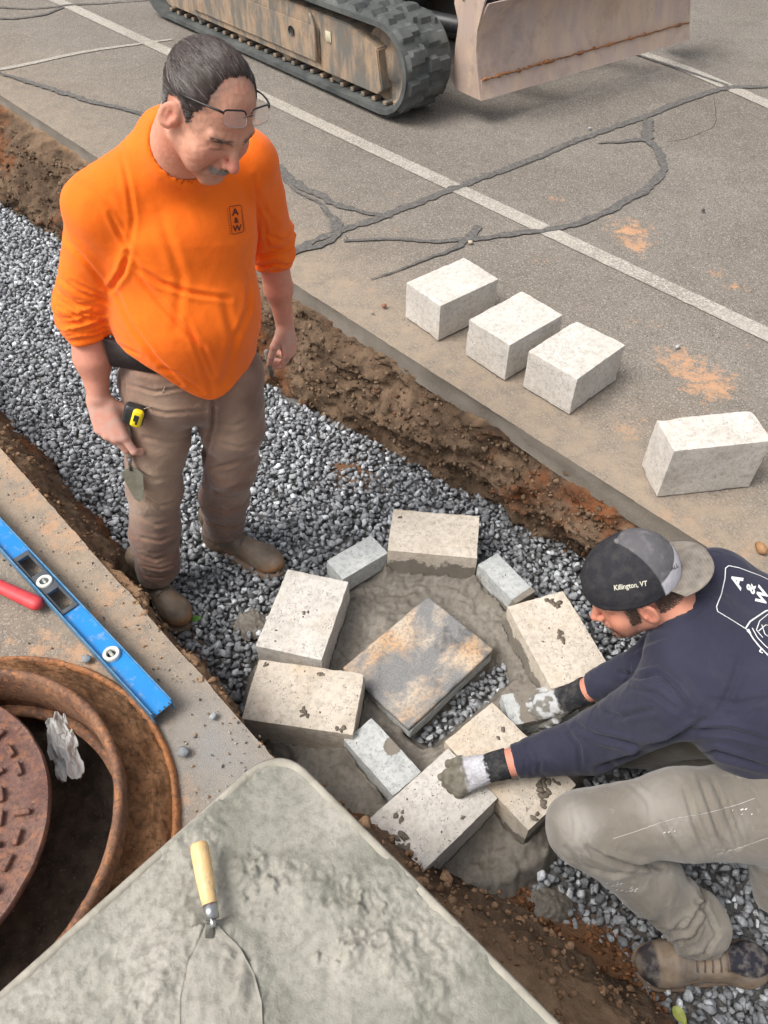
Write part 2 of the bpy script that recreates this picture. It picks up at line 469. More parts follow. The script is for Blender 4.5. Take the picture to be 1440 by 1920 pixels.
def mat_paint():
    n = NT('road_paint')
    speck = n.ramp(n.noise(110, 5, .8), [(.42, 0.0), (.53, 1.0)])
    wear = n.ramp(n.noise(2.2, 4, .6), [(.35, .6), (.62, 1.0)])
    f = n.math('MULTIPLY', speck, wear)
    f2 = n.math('MAXIMUM', f, n.ramp(n.noise(40, 4, .7), [(.56, 0.0), (.66, .9)]))
    c = n.mix(n.ramp(n.noise(30, 4), [(.3, 0.0), (.7, 1.0)]), (.55, .515, .455, 1), (.42, .385, .335, 1))
    c = n.mix(f2, c, (.22, .20, .17, 1))
    return n.fin(c, .85, 0, n.bump(n.noise(230, 3, .7), .5, .002))
def mat_seal():
    n = NT('crack_sealer')
    c = n.mix(n.ramp(n.noise(45, 5, .7), [(.35, 0.0), (.7, 1.0)]), (.060, .058, .056, 1), (.15, .14, .13, 1))
    c = n.mix(n.ramp(n.noise(70, 5, .75), [(.52, 0.0), (.62, .8)]), c, (.20, .182, .158, 1))
    return n.fin(c, .85, 0, n.bump(n.noise(160, 4), .5, .003))
M['paint'] = mat_paint(); M['seal'] = mat_seal()
def paint_line(v, u0, u1, w, ang=0):
    a = uv2(u0, v); b = uv2(u1, v)
    return strip([a, b], [w, w], .004, .04, 0, 0, .10)
vs, fs = paint_line(2.825, -3.0, 12.0, .088)
structure(link('road_marking', np_mesh(vs, fs), M['paint']))
# the thin cross line at top left and the far line at top right
vs, fs = strip([P(-60, 134), P(0, 130), P(155, 97), P(330, 73)], [.05, .05, .045, .03], .0042, .04, .004, 3, .5)
structure(link('road_marking', np_mesh(vs, fs), M['paint']))
vs, fs = strip([P(1150, 80), P(1292, 130), P(1380, 168), P(1520, 230)], [.09, .1, .1, .1], .004, .04, 0, 2, .12)
structure(link('road_marking', np_mesh(vs, fs), M['paint']))
SEALS = [([(500, 480), (580, 455), (640, 430), (720, 405), (850, 352), (960, 312), (1090, 258), (1210, 218), (1290, 185), (1368, 162), (1440, 162), (1560, 168)], [.02, .04, .05, .055, .05, .055, .05, .055, .06, .06, .04, .03]),
         ([(1368, 160), (1280, 130), (1190, 100), (1100, 66)], [.03, .035, .03, .02]),
         ([(1216, 222), (1214, 262)], [.06, .07]),
         ([(1118, 267), (1160, 266), (1210, 260), (1234, 280), (1245, 305), (1240, 330), (1205, 360), (1150, 390), (1090, 415), (1020, 432), (900, 447), (830, 452), (720, 448), (640, 452)], [.012, .03, .05, .05, .05, .052, .05, .05, .045, .045, .04, .03, .022, .02]),
         ([(893, 420), (884, 445), (850, 468), (800, 485), (740, 508), (690, 525)], [.045, .04, .028, .018, .012, .006]),
         ([(510, 300), (560, 345), (620, 380), (690, 400), (740, 405)], [.04, .06, .05, .04, .03]),
         ([(510, 318), (560, 362), (600, 380), (640, 425), (625, 450), (560, 470), (500, 490)], [.02, .02, .02, .06, .05, .04, .02]),
         ([(-20, 130), (40, 150), (110, 172), (190, 195), (270, 215), (300, 240)], [.02, .04, .05, .05, .04, .02]),
         ([(-30, 12), (60, 16), (120, 10), (230, 4), (330, -4)], [.03, .02, .03, .02, .02]),
         ([(-20, 34), (30, 35), (90, 26), (120, 12)], [.02, .03, .03, .03])]
for i, (pp, ww) in enumerate(SEALS):
    vs, fs = strip([P(x, y) for x, y in pp], [w * .85 for w in ww], .0058 + i * .0003, .012, .010, i * 3.1, .75)
    structure(link('crack_sealer', np_mesh(vs, fs), M['seal']))
# hairline cracks
crk = NT('open_crack').fin((.035, .03, .026, 1), .95)
for i, pp in enumerate([[(1338, 180), (1342, 205), (1345, 225), (1335, 240), (1310, 250), (1275, 262), (1245, 264)], [(655, 450), (640, 430), (600, 385)], [(1200, 600), (1150, 560), (1100, 545)], [(640, 560), (700, 548), (755, 545)]][:2]):
    vs, fs = strip([P(x, y) for x, y in pp], [.0028] * len(pp), .0015 + .0004 * i, .012, .012, 40 + i, .9)
    structure(link('pavement_crack', np_mesh(vs, fs), crk))

# ------------------------------------------------------------------ trench: soil walls and floor
_f = NT('stone_fines'); _c = _f.mix(_f.ramp(_f.noise(60, 5, .7), [(.35, 0.0), (.65, 1.0)]), (.09, .09, .09, 1), (.18, .177, .17, 1)); _c = _f.mix(_f.attr('soil'), _c, _f.mix(_f.noise(30, 5, .7), (.13, .062, .032, 1), (.22, .12, .065, 1)))
M['fines'] = _f.fin(_c, .95, 0, _f.bump(_f.noise(90, 5, .7), .9, .008), spec=.2)
def interp_prof(u, table):
    """table: list of (u, [v...]); returns array (len(u), n)"""
    us = [t[0] for t in table]; vv = np.array([t[1] for t in table])
    return np.stack([np.interp(u, us, vv[:, k]) for k in range(vv.shape[1])], 1)
def wall(name, us, zs, table, side, z_noise, amp, tops, seed, groove=True):
    prof = interp_prof(us, table)
    t = np.linspace(0, 1, 60)
    zz = np.interp(t, np.linspace(0, 1, len(zs)), zs)
    vgrid = np.stack([np.interp(t, np.linspace(0, 1, len(zs)), prof[i]) for i in range(len(us))])
    uu = np.repeat(us[:, None], len(t), 1); z = np.repeat(zz[None], len(us), 0)
    p = np.stack([uu.ravel(), vgrid.ravel(), z.ravel() * 1.3], 1)
    n = amp * (fbm(p, 4, 5, .55, seed) + .5 * ridged(p, 9, 3, seed) - .3) + .013 * fbm(p, 30, 3, .6, seed + 1) + .008 * ridged(p, 22, 2, seed + 2)
    fade = np.repeat(sstep(0, .12, t)[None], len(us), 0).ravel()
    d = n * fade
    v2 = vgrid.ravel() - side * d
    zf = z.ravel() + z_noise * fbm(p, 5, 3, .5, seed + 4) * fade
    verts = np.stack([uu.ravel() * U[0] + v2 * V[0], uu.ravel() * U[1] + v2 * V[1], zf], 1)
    f = grid_faces(len(us), len(t))
    if side > 0: f = f[:, ::-1]
    top = np.repeat(np.clip(1 - t / tops, 0, 1)[None], len(us), 0).ravel()
    me = np_mesh(verts, f, {'top': top})
    return structure(link(name, me, M['soil'])), verts
usw = np.concatenate([np.arange(-2.5, -.3, .05), np.arange(-.3, 5.5, .0125), np.arange(5.5, 14, .08)])
RT = [(-3, [1.735, 1.69, 1.66, 1.66, 1.70, 1.72]), (.7, [1.735, 1.69, 1.66, 1.66, 1.70, 1.72]), (1.2, [1.735, 1.69, 1.66, 1.65, 1.70, 1.72]), (1.7, [1.735, 1.69, 1.64, 1.60, 1.60, 1.60]),
      (2.4, [1.735, 1.68, 1.62, 1.56, 1.52, 1.50]), (4.0, [1.73, 1.64, 1.55, 1.50, 1.46, 1.42]), (5.0, [1.73, 1.60, 1.50, 1.42, 1.38, 1.34]), (14, [1.73, 1.60, 1.50, 1.42, 1.38, 1.34])]
_, rw = wall('soil', usw, [-.055, -.095, -.18, -.27, -.36, -.50], RT, 1, .020, .050, .10, 1)
LT = [(-3, [.34, .42, .55, .62, .70, .80]), (-.15, [.34, .45, .56, .60, .66, .74]), (.03, [.34, .45, .57, .60, .64, .68]), (.17, [.34, .40, .50, .54, .60, .66]), (.36, [.34, .37, .44, .47, .52, .56]), (.55, [.35, .37, .42, .45, .50, .54]),
      (.8, [.350, .356, .36, .375, .41, .44]), (1.5, [.350, .36, .37, .385, .42, .45]), (2.1, [.350, .37, .40, .43, .50, .56]), (3.0, [.350, .37, .41, .44, .50, .55]), (14, [.35, .37, .41, .44, .50, .55])]
_, lw = wall('soil', usw, [-.018, -.03, -.10, -.20, -.32, -.50], LT, -1, .014, .032, .75, 7)
# floor under the gravel, with brown clods pushed up at the near end
uf = np.arange(-1.6, 8.0, .03); vf = np.arange(.2, 1.95, .03)
uu, vv = np.meshgrid(uf, vf, indexing='ij'); p = np.stack([uu.ravel(), vv.ravel(), uu.ravel() * 0], 1)
def mound(u, v):
    """soil heaped over the gravel beside the near bank"""
    a = .05 * np.exp(-(((u - .12) / .18) ** 2 + ((v - .60) / .09) ** 2)) + .05 * np.exp(-(((u + .08) / .14) ** 2 + ((v - .68) / .10) ** 2))
    b = .03 * np.exp(-(((u - 1.70) / .10) ** 2 + ((v - 1.42) / .07) ** 2)) + .02 * np.exp(-(((u - 1.4) / .12) ** 2 + ((v - .45) / .05) ** 2)) + .02 * np.exp(-(((u - 2.1) / .5) ** 2 + ((v - .5) / .05) ** 2))
    return a + b
z = G - .022 + .008 * fbm(p, 5, 4) + mound(p[:, 0], p[:, 1])
structure(link('ground', np_mesh(np.stack([p[:, 0] * U[0] + p[:, 1] * V[0], p[:, 0] * U[1] + p[:, 1] * V[1], z], 1), grid_faces(len(uf), len(vf))[:, ::-1], {'soil': np.clip(mound(p[:, 0], p[:, 1]) / .02, 0, 1)}), M['fines']))
# far ground sheet below everything, out to the horizon
bm = bmesh.new()
for a in (0,):
    vsq = [bm.verts.new((x, y, -.75)) for x, y in ((-90, -90), (90, -90), (90, 90), (-90, 90))]; bm.faces.new(vsq)
structure(link('ground', bm_mesh(bm), M['soil'], smooth=False))

# ------------------------------------------------------------------ gravel and clods (uncountable: one object each)
def stone_protos(n, seed, npts=13, flat=.7):
    rs = np.random.RandomState(seed); out = []
    for k in range(n):
        bm = bmesh.new()
        d = rs.normal(size=(npts, 3)); d /= np.linalg.norm(d, axis=1)[:, None]
        s = np.array([1.0, rs.uniform(.6, .9), rs.uniform(.45, flat)])
        for q in d * rs.uniform(.85, 1.05, (npts, 1)) * s: bm.verts.new(q)
        r = bmesh.ops.convex_hull(bm, input=bm.verts)
        bmesh.ops.delete(bm, geom=[v for v in bm.verts if not v.link_faces], context='VERTS')
        bmesh.ops.triangulate(bm, faces=bm.faces)
        bm.verts.index_update()
        out.append((np.array([v.co[:] for v in bm.verts]), np.array([[v.index for v in f.verts] for f in bm.faces])))
        bm.free()
    return out
def scatter(name, pos, rad, cols, seed, mat, label, cat, npts=13, flat=.7, smooth=False, lay=.5):
    pr = stone_protos(24, seed, npts, flat); rs = np.random.RandomState(seed + 1)
    Vs, Fs, Cs = [], [], []; base = 0
    which = rs.randint(0, len(pr), len(pos))
    for k, (pv, pf) in enumerate(pr):
        idx = np.where(which == k)[0]; m = len(idx)
        if not m: continue
        yaw = rs.uniform(0, 6.283, m); ax = rs.normal(0, lay, m); ay = rs.normal(0, lay, m)
        v = np.repeat(pv[None], m, 0) * rad[idx][:, None, None]
        def rot(v, a, i, j):
            c, s = np.cos(a)[:, None], np.sin(a)[:, None]
            w = v.copy(); w[..., i] = v[..., i] * c - v[..., j] * s; w[..., j] = v[..., i] * s + v[..., j] * c; return w
        v = rot(rot(rot(v, yaw, 0, 1), ax, 1, 2), ay, 0, 2) + pos[idx][:, None]
        Vs.append(v.reshape(-1, 3)); Fs.append((pf[None] + (np.arange(m) * len(pv))[:, None, None] + base).reshape(-1, 3))
        Cs.append(np.repeat(cols[idx][:, None], len(pv), 1).reshape(-1, 3)); base += m * len(pv)
    o = link(name, np_mesh(np.concatenate(Vs), np.concatenate(Fs), np.concatenate(Cs)), mat, smooth=smooth)
    return tag(o, label, cat, kind='stuff')
def inpoly(pts, poly):
    poly = np.array(poly); x, y = pts[:, 0], pts[:, 1]; c = np.zeros(len(pts), bool); j = len(poly) - 1
    for i in range(len(poly)):
        a, b = poly[i], poly[j]
        c ^= ((a[1] > y) != (b[1] > y)) & (x < (b[0] - a[0]) * (y - a[1]) / (b[1] - a[1] + 1e-12) + a[0]); j = i
    return c
MB = [P(x, y, -.39)[:2] for x, y in [(470, 1240), (560, 1130), (640, 1075), (730, 1030), (860, 1040), (960, 1085), (1010, 1125), (1060, 1180), (1130, 1270), (1160, 1330), (1120, 1400), (1085, 1480), (1055, 1570), (1010, 1650), (940, 1700), (850, 1690), (740, 1620), (640, 1560), (560, 1470), (470, 1370), (455, 1290)]]
MHOLE = [P(x, y, -.39)[:2] for x, y in [(770, 1372), (935, 1222), (965, 1262), (905, 1320), (850, 1365), (805, 1395)]]
MPATCH = [P(x, y, G)[:2] for x, y in [(450, 1150), (500, 1120), (520, 1160), (470, 1195)]]
rs = np.random.RandomState(3)
def gravel_layer(sp, dz, r0, r1, seed):
    rs = np.random.RandomState(seed)
    gu = np.arange(-.9, 7.4, sp); gv = np.arange(.42, 1.76, sp)
    uu, vv = np.meshgrid(gu, gv); uu = uu.ravel() + rs.uniform(-.5, .5, uu.size) * sp; vv = vv.ravel() + rs.uniform(-.5, .5, vv.size) * sp
    x = uu * U[0] + vv * V[0]; y = uu * U[1] + vv * V[1]
    p = np.stack([uu, vv, 0 * uu], 1)
    soil_z = G - .022 + .008 * fbm(p, 5, 4) + mound(uu, vv)
    z = G + dz + .010 * fbm(p, 2.2, 3) + rs.uniform(-.004, .006, len(uu))
    keep = z > soil_z - .004 + .02 * (fbm(p, 12, 2) - .2)
    xy = np.stack([x, y], 1)
    edge = 1.75 - .25 * np.clip((uu - .9) / 1.3, 0, 1)
    keep &= ~inpoly(xy, MB) | inpoly(xy, MHOLE)
    keep &= vv < edge
    near = (uu < .32) & (vv < .70 + .1 * fbm(p, 6, 2))
    keep &= ~(near & (rs.uniform(size=len(uu)) < .75))
    return np.stack([x, y, z], 1)[keep], rs.uniform(r0, r1, keep.sum()) ** 1.0
a, ra = gravel_layer(.0203, -.006, .0115, .0175, 5); b, rb = gravel_layer(.027, .008, .011, .0195, 9)
pos = np.concatenate([a, b]); rad = np.concatenate([ra, rb]) * np.exp(np.random.RandomState(4).normal(0, .16, len(ra) + len(rb)))
n = len(pos); g = .225 * np.exp(rs.normal(0, .36, n)); g = np.clip(g, .09, .5)
wh = rs.uniform(size=n) < .05; g[wh] = rs.uniform(.45, .7, wh.sum())
# dustier and paler along the right-hand side and at the far end
uv = pos[:, :2] @ np.stack([U, V], 1)
pale = .10 * np.clip((uv[:, 0] - 1.2) / 1.8, 0, 1) + .04
g = g + pale * rs.uniform(.2, 1.2, n)
cols = np.stack([g * .96, g * 1.0, g * 1.05], 1)
print('gravel stones', n)
scatter('gravel', pos, rad, cols, 21, M['gravel'], 'bed of crushed blue grey gravel covering the trench floor', 'gravel')
# clods of brown earth on both walls and on the bank
def clods(verts, n, rmin, rmax, seed, zmin, zmax, col, col2, umax=6.0):
    rs = np.random.RandomState(seed)
    uvv = verts[:, :2] @ np.stack([U, V], 1)
    ok = np.where((verts[:, 2] > zmin) & (verts[:, 2] < zmax) & (uvv[:, 0] > -.8) & (uvv[:, 0] < umax))[0]
    i = rs.choice(ok, n); t = rs.uniform(size=(n, 1))
    return verts[i] + rs.normal(0, .006, (n, 3)), np.clip(rs.exponential(.004, n) + rmin, rmin, rmax), np.array(col) * (1 - t) + np.array(col2) * t
A = clods(rw, 4200, .004, .016, 31, -.47, -.10, (.12, .078, .048), (.24, .165, .11))
B = clods(lw, 2600, .004, .016, 32, -.45, -.01, (.22, .125, .07), (.34, .22, .135))
C_ = clods(rw, 420, .006, .026, 33, -.47, -.12, (.14, .065, .035), (.20, .10, .055))
D = clods(lw, 520, .005, .030, 34, -.40, -.02, (.24, .14, .08), (.36, .23, .14), .75)
rs = np.random.RandomState(77)
m = 900; mu = rs.uniform(-.3, .4, m); mv = rs.uniform(.5, .85, m); 
keep = mound(mu, mv) > .012; mu, mv = mu[keep], mv[keep]
pe = np.stack([mu * U[0] + mv * V[0], mu * U[1] + mv * V[1], G - .015 + mound(mu, mv)], 1)
E_ = (pe, rs.uniform(.005, .013, len(pe)), np.array([(.20, .095, .045)]) * rs.uniform(.5, 1.5, (len(pe), 1)))
rs = np.random.RandomState(19); m = 650; fa = rs.uniform(0, 6.283, m); fr = rs.uniform(.41, .492, m)
F_e = (np.stack([MH[0] + fr * np.cos(fa), MH[1] + fr * np.sin(fa), .052 * np.clip(1 - (fr - .4) / .096, 0, 1) ** 1.3 - .008], 1), np.clip(rs.exponential(.003, m) + .002, .002, .011), np.array([(.26, .13, .07)]) * rs.uniform(.5, 1.5, (m, 1)))
cp, cr, cc = [np.concatenate(x) for x in zip(A, B, C_, D, E_, F_e)]
def mat_clod():
    n = NT('clod'); c = n.mix(1.0, n.attr('col', 'Color'), n.ramp(n.noise(90, 5, .7), [(.35, .6), (.65, 1.3)]), 'MULTIPLY')
    return n.fin(c, .95, 0, n.bump(n.noise(170, 5, .7), 1.0, .004), spec=.15)
M['clod'] = mat_clod()
scatter('earth_clods', cp, cr, cc, 41, M['clod'], 'loose brown clods of dug earth clinging to the trench banks', 'loose earth', 16, .9, smooth=True, lay=1.0)
# fine grit and specks spilled on the paving
rs = np.random.RandomState(12); gp = []; gr = []; gc = []
for i in range(900):
    if i % 3 == 0: u, v = rs.uniform(.6, 2.4), VL - abs(rs.normal(0, .12)); 
    elif i % 3 == 1: u, v = rs.uniform(.2, 5.5), VR + abs(rs.normal(0, .5)) + .01
    else: u, v = rs.uniform(.3, 7), rs.uniform(VR, 5)
    x, y, _ = uv2(u, v)
    if np.hypot(x - MH[0], y - MH[1]) < .5: continue
    r = rs.uniform(.0015, .0042) if i % 3 else rs.uniform(.002, .0055)
    gp.append((x, y, r * .1 - .004)); gr.append(r)
    k = rs.uniform(); gc.append((.1, .1, .1) if k < .25 else ((.38, .36, .33) if k < .6 else (.36, .22, .12)))
scatter('loose_grit', np.array(gp), np.array(gr), np.array(gc), 51, M['gravel'], 'fine grit and specks of stone spilled over the paving', 'grit')

# ------------------------------------------------------------------ concrete blocks
def rough_block(L, W, Hh, seed, chip=1.0, step=.010):
    """a cast block, z from 0 to Hh, centred on xy, worn arrises and chips"""
    nx, ny, nz = [max(3, int(round(s / step)) + 1) for s in (L, W, Hh)]
    idx = {}; vs = []; fs = []
    def vid(i, j, k):
        key = (i, j, k)
        if key not in idx: idx[key] = len(vs); vs.append((i / (nx - 1), j / (ny - 1), k / (nz - 1)))
        return idx[key]
    for k in (0, nz - 1):
        for i in range(nx - 1):
            for j in range(ny - 1):
                q = [vid(i, j, k), vid(i + 1, j, k), vid(i + 1, j + 1, k), vid(i, j + 1, k)]; fs.append(q if k else q[::-1])
    for j in (0, ny - 1):
        for i in range(nx - 1):
            for k in range(nz - 1):
                q = [vid(i, j, k), vid(i + 1, j, k), vid(i + 1, j, k + 1), vid(i, j, k + 1)]; fs.append(q if j == 0 else q[::-1])
    for i in (0, nx - 1):
        for j in range(ny - 1):
            for k in range(nz - 1):
                q = [vid(i, j, k), vid(i, j + 1, k), vid(i, j + 1, k + 1), vid(i, j, k + 1)]; fs.append(q[::-1] if i == 0 else q)
    a = np.array(vs); S = np.array([L, W, Hh])
    p = (a - [.5, .5, 0]) * S
    # rounded arris: pull vertices near two or more faces inwards
    h = S / 2; c = np.array([0, 0, Hh / 2]); q = p - c
    rr = .0020 + .0014 * np.clip(pnoise(p * 30 + seed * 9.1), -1, 1) * chip + .016 * chip * np.clip(pnoise(p * 17 + seed * 5.3) - .30, 0, 1)
    inner = np.clip(q, -(h - rr[:, None]), h - rr[:, None])
    d = q - inner; ln = np.linalg.norm(d, axis=1); f = np.where(ln > 1e-9, rr / np.maximum(ln, 1e-9), 1)
    q = inner + d * np.minimum(f, 1)[:, None]
    nrm = q / h; nrm = nrm * (np.abs(nrm) > .97)
    q = q + nrm * (.0010 * pnoise(p * 60 + seed) + .0012 * pnoise(p * 11 + seed))[:, None]
    return q + c, np.array(fs)
rsb = np.random.RandomState(8)
def spatter_mesh(L, W, Hh, spots, seed):
    rs = np.random.RandomState(seed); Vs = []; Fs = []; base = 0
    pr = stone_protos(6, seed + 60, 22, .6)
    for (x, y, r) in spots:
        k = 1 if r < .006 else 4
        for _ in range(k):
            pv, pf = pr[rs.randint(6)]
            a = rs.uniform(0, 6.28); c, s = math.cos(a), math.sin(a)
            v = pv * np.array([r, r * rs.uniform(.6, 1), r * .55])
            v = np.stack([v[:, 0] * c - v[:, 1] * s, v[:, 0] * s + v[:, 1] * c, v[:, 2]], 1)
            off = np.array([rs.normal(0, r * .5), rs.normal(0, r * .5), 0]) if k > 1 else 0
            Vs.append(v + np.array([x, y, Hh + .001]) + off); Fs.append(pf + base); base += len(pv)
    return np_mesh(np.concatenate(Vs), np.concatenate(Fs))
def block(name, top_px, z, dims, mat, label, cat, group, seed, mortar=0.0, spots=(), chip=1.0, nspeck=0, mask=None):
    """top_px: centre pixel of the top face and a pixel further along the long side; z: height of the top"""
    c = P(*top_px[0], z); d = P(*top_px[1], z) - c; yaw = math.atan2(d[1], d[0])
    L, W, Hh = dims
    v, f = rough_block(L, W, Hh, seed, chip)
    mo = np.zeros(len(v))
    if mortar > 0:
        mo = mortar * np.clip(1.15 - (v[:, 2] / Hh), 0, 1) * np.where(v[:, 2] > Hh - .003, 0, 1) + .25 * pnoise(v * 14 + seed)
        mo = np.clip(mo, 0, 1) * np.where(v[:, 2] > Hh - .004, .0, 1)
    if mask is not None:
        mo = np.maximum(mo, mask(v))
    o = link(name, np_mesh(v, f, {'mortar': mo}), mat)
    o.data.set_sharp_from_angle(angle=R(38))
    o.location = (c[0], c[1], z - Hh); o.rotation_euler = (0, 0, yaw)
    tag(o, label, cat, group)
    sp = [(x * L / 2, y * W / 2, r) for x, y, r in spots]
    rs = np.random.RandomState(seed + 200)
    sp += [(rs.uniform(-.48, .48) * L, rs.uniform(-.48, .48) * W, rs.uniform(.0012, .003)) for _ in range(nspeck)]
    if sp:
        s = link('mortar_spatter', spatter_mesh(L, W, Hh, sp, seed), M['mortar_spat']); s.parent = o; s['kind'] = 'stuff'
    return o
def mid(*pts):
    return (sum(p[0] for p in pts) / len(pts), sum(p[1] for p in pts) / len(pts))
def dirpx(corners):
    """corners of the top face in photo pixels, the first edge being a long one -> centre and a point along the long axis"""
    a, b, c, d = corners
    return mid(a, b, c, d), mid(b, c)
GA, GB, GC = 'concrete blocks waiting on the paving', 'concrete blocks set in the mortar ring', 'small grey pavers in the mortar ring'
BD = (.298, .200, .155)
block('concrete_block', dirpx([(758, 530), (868, 484), (938, 520), (831, 572)]), .155, BD, M['block'], 'concrete block on the paving, the one of three nearest the excavator', 'concrete block', GA, 1)
block('concrete_block', dirpx([(876, 600), (976, 547), (1058, 588), (961, 644)]), .155, (.285, .203, .155), M['block'], 'middle concrete block of the close row of three lying on the paving', 'concrete block', GA, 2)
block('concrete_block', dirpx([(986, 656), (1080, 601), (1174, 644), (1090, 710)]), .155, (.275, .21, .155), M['block_grey2'] if 'block_grey2' in M else M['block'], 'rough speckled concrete block at the near end of the row of three on the paving', 'concrete block', GA, 3, chip=1.6)
block('concrete_block', dirpx([(1229, 785), (1400, 775), (1455, 820), (1270, 847)]), .20, (.31, .14, .20), M['block'], 'lone concrete block standing on its narrow side on the paving at the right', 'concrete block', GA, 4, chip=1.5)
ZT = -.255
block('concrete_block', dirpx([(737, 952), (897, 968), (895, 1045), (727, 1032)]), ZT, (.305, .19, .15), M['block_tan'], 'pale concrete block at the far side of the mortar ring, nearest the trench wall', 'concrete block', GB, 5, 1.0, [(-.8, .6, .006), (-.7, .4, .004)], nspeck=18)
block('concrete_block', dirpx([(650, 1092), (608, 1240), (475, 1205), (545, 1058)]), ZT, (.305, .212, .15), M['block'], 'large concrete block beside the standing man, between his boots and the dark slab', 'concrete block', GB, 6, .35, [(.0, .02, .007), (.1, .03, .004), (.55, -.6, .005), (.8, -.5, .004), (.2, -.2, .003)], nspeck=16)
block('concrete_block', dirpx([(487, 1236), (678, 1262), (658, 1375), (458, 1345)]), ZT, (.325, .198, .15), M['block_tan'], 'tan concrete block of the ring next to the left pavement edge', 'concrete block', GB, 7, .5, [(.05, -.55, .009), (.1, -.62, .008), (.35, -.45, .005), (-.85, .85, .006), (.2, .8, .008), (-.1, .8, .004), (.8, -.85, .009), (-.1, -.1, .003)], nspeck=30)
block('concrete_block', dirpx([(952, 1135), (1032, 1285), (1142, 1250), (1056, 1110)]), ZT, (.31, .20, .15), M['block_tan'], 'concrete block below the face of the kneeling man, mortar spots in its middle', 'concrete block', GB, 8, .9, [(-.1, .15, .010), (.0, .1, .012), (.1, .12, .008), (-.25, -.1, .005), (-.75, .55, .014), (-.85, .4, .01), (.0, -.5, .004), (.45, -.2, .003)], nspeck=26)
block('concrete_block', dirpx([(923, 1312), (1072, 1465), (990, 1550), (835, 1394)]), ZT, (.32, .19, .15), M['block_tan'], 'concrete block lying under the near forearm of the kneeling man', 'concrete block', GB, 9, .9, [(.75, .1, .014), (.82, -.1, .012), (.62, .35, .012), (.7, .5, .01), (-.5, .6, .007), (-.45, .3, .006), (-.1, .3, .012), (.9, -.6, .009), (.6, .2, .01)], nspeck=40)
block('concrete_block', dirpx([(835, 1410), (685, 1550), (790, 1625), (934, 1490)]), ZT + .005, (.305, .188, .15), M['block'], 'pale speckled concrete block that the muddy glove presses on, nearest the mortar tub', 'concrete block', GB, 10, .25, [(.72, -.1, .016), (.8, .2, .012), (.78, .3, .012), (.9, .1, .01), (.55, -.45, .01), (.4, -.5, .006), (.15, .6, .005), (-.3, .7, .006), (-.6, -.3, .005), (.2, -.7, .004)], nspeck=60, chip=1.4)
PD = (.195, .10, .07)
def top_smear(x0, w):
    return lambda v: np.where(v[:, 2] > .05, np.exp(-((v[:, 0] - x0) / w) ** 2), 0)
ZP = -.285
block('paver', dirpx([(610, 1050), (697, 1005), (724, 1035), (648, 1085)]), ZP, (.19, .10, .08), M['block_grey'], 'small grey paver behind the big block beside the standing man', 'paver', GC, 11, .3, nspeck=8)
block('paver', dirpx([(895, 1055), (968, 1128), (1000, 1108), (935, 1042)]), ZP, (.195, .088, .08), M['block_grey'], 'small grey paver between the two pale blocks by the trench wall', 'paver', GC, 12, .5, [(-.1, .1, .004)], nspeck=8, mask=lambda v: sstep(.06, .09, v[:, 0]))
block('paver', dirpx([(945, 1305), (1065, 1285), (1075, 1330), (965, 1355)]), ZP, (.21, .10, .08), M['block_grey'], 'small grey paver held under the far gloved hand', 'paver', GC, 13, .6, nspeck=8, mask=top_smear(-.03, .045))
block('paver', dirpx([(693, 1355), (785, 1440), (735, 1490), (652, 1380)]), ZP, (.215, .105, .08), M['block_grey'], 'small grey paver with a mortar smear, near corner of the ring by the mortar tub', 'paver', GC, 14, .4, nspeck=8, mask=lambda v: np.where(v[:, 2] > .05, np.exp(-((v[:, 0] - .0) / .03) ** 2 - ((v[:, 1] - .04) / .03) ** 2) * 1.2, 0))

# dark faced slab in the middle
def mat_darkslab():
    n = NT('dark_slab_face')
    c = n.mix(n.ramp(n.voro(260), [(.1, 0.0), (.5, 1.0)]), (.30, .295, .285, 1), (.19, .19, .19, 1))
    c = n.mix(n.ramp(n.noise(200, 3, .7), [(.55, 0.0), (.68, .7)]), c, (.30, .30, .29, 1))
    st = n.ramp(n.noise(5, 6, .62, co=n.mapping((1.0, 1.25, 1), (0, 0, .5)), dist=.35), [(.46, 0.0), (.60, .9)])
    c = n.mix(n.ramp(n.noise(7, 6, .7, dist=.8), [(.52, 0.0), (.62, .75)]), c, (.085, .085, .088, 1))
    fleck = n.ramp(n.noise(90, 5, .7), [(.38, 0.0), (.6, 1.0)])
    c = n.mix(n.math('MULTIPLY', st, n.math('ADD', fleck, .25, clamp=True)), c, n.mix(n.ramp(n.noise(6, 3), [(.4, 0.0), (.65, 1.0)]), (.62, .53, .42, 1), (.60, .38, .20, 1)))
    scr = n.ramp(n.noise(9, 3, .5, co=n.mapping((.7, 9, 1), (0, 0, .6))), [(.64, 0.0), (.68, .7)])
    return n.fin(c, .8, 0, n.bump(n.noise(300, 4, .7), .5, .0015))
c0, c1 = dirpx([(808, 1115), (925, 1220), (765, 1370), (645, 1245)])
# long side runs from (925,1220) to (765,1370)
cc0 = P(*c0, -.345); dd = P(845, 1295, -.345) - P(726, 1180, -.345)
long_d = P(765, 1370, -.345) - P(925, 1220, -.345); yaw = math.atan2(long_d[1], long_d[0])
v, f = rough_block(.388, .288, .022, 15, .7, .008)
ds = empty('slab', (cc0[0], cc0[1], -.405), 0)
tag(ds, 'square dark faced slab with tan stains, centre of the mortar ring', 'slab')
o = link('facing', np_mesh(v, f), mat_darkslab()); o.parent = ds; o.location = (0, 0, .0495); o.rotation_euler = (0, 0, yaw)
v, f = rough_block(.380, .280, .050, 16, 1.0, .008)
o = link('backing', np_mesh(v, f, {'mortar': .35 + 0 * v[:, 0]}), M['block_grey']); o.parent = ds; o.location = (.003, -.003, -.0005); o.rotation_euler = (0, 0, yaw + .012)
o['label'] = 'pale grey concrete layer under the dark face'

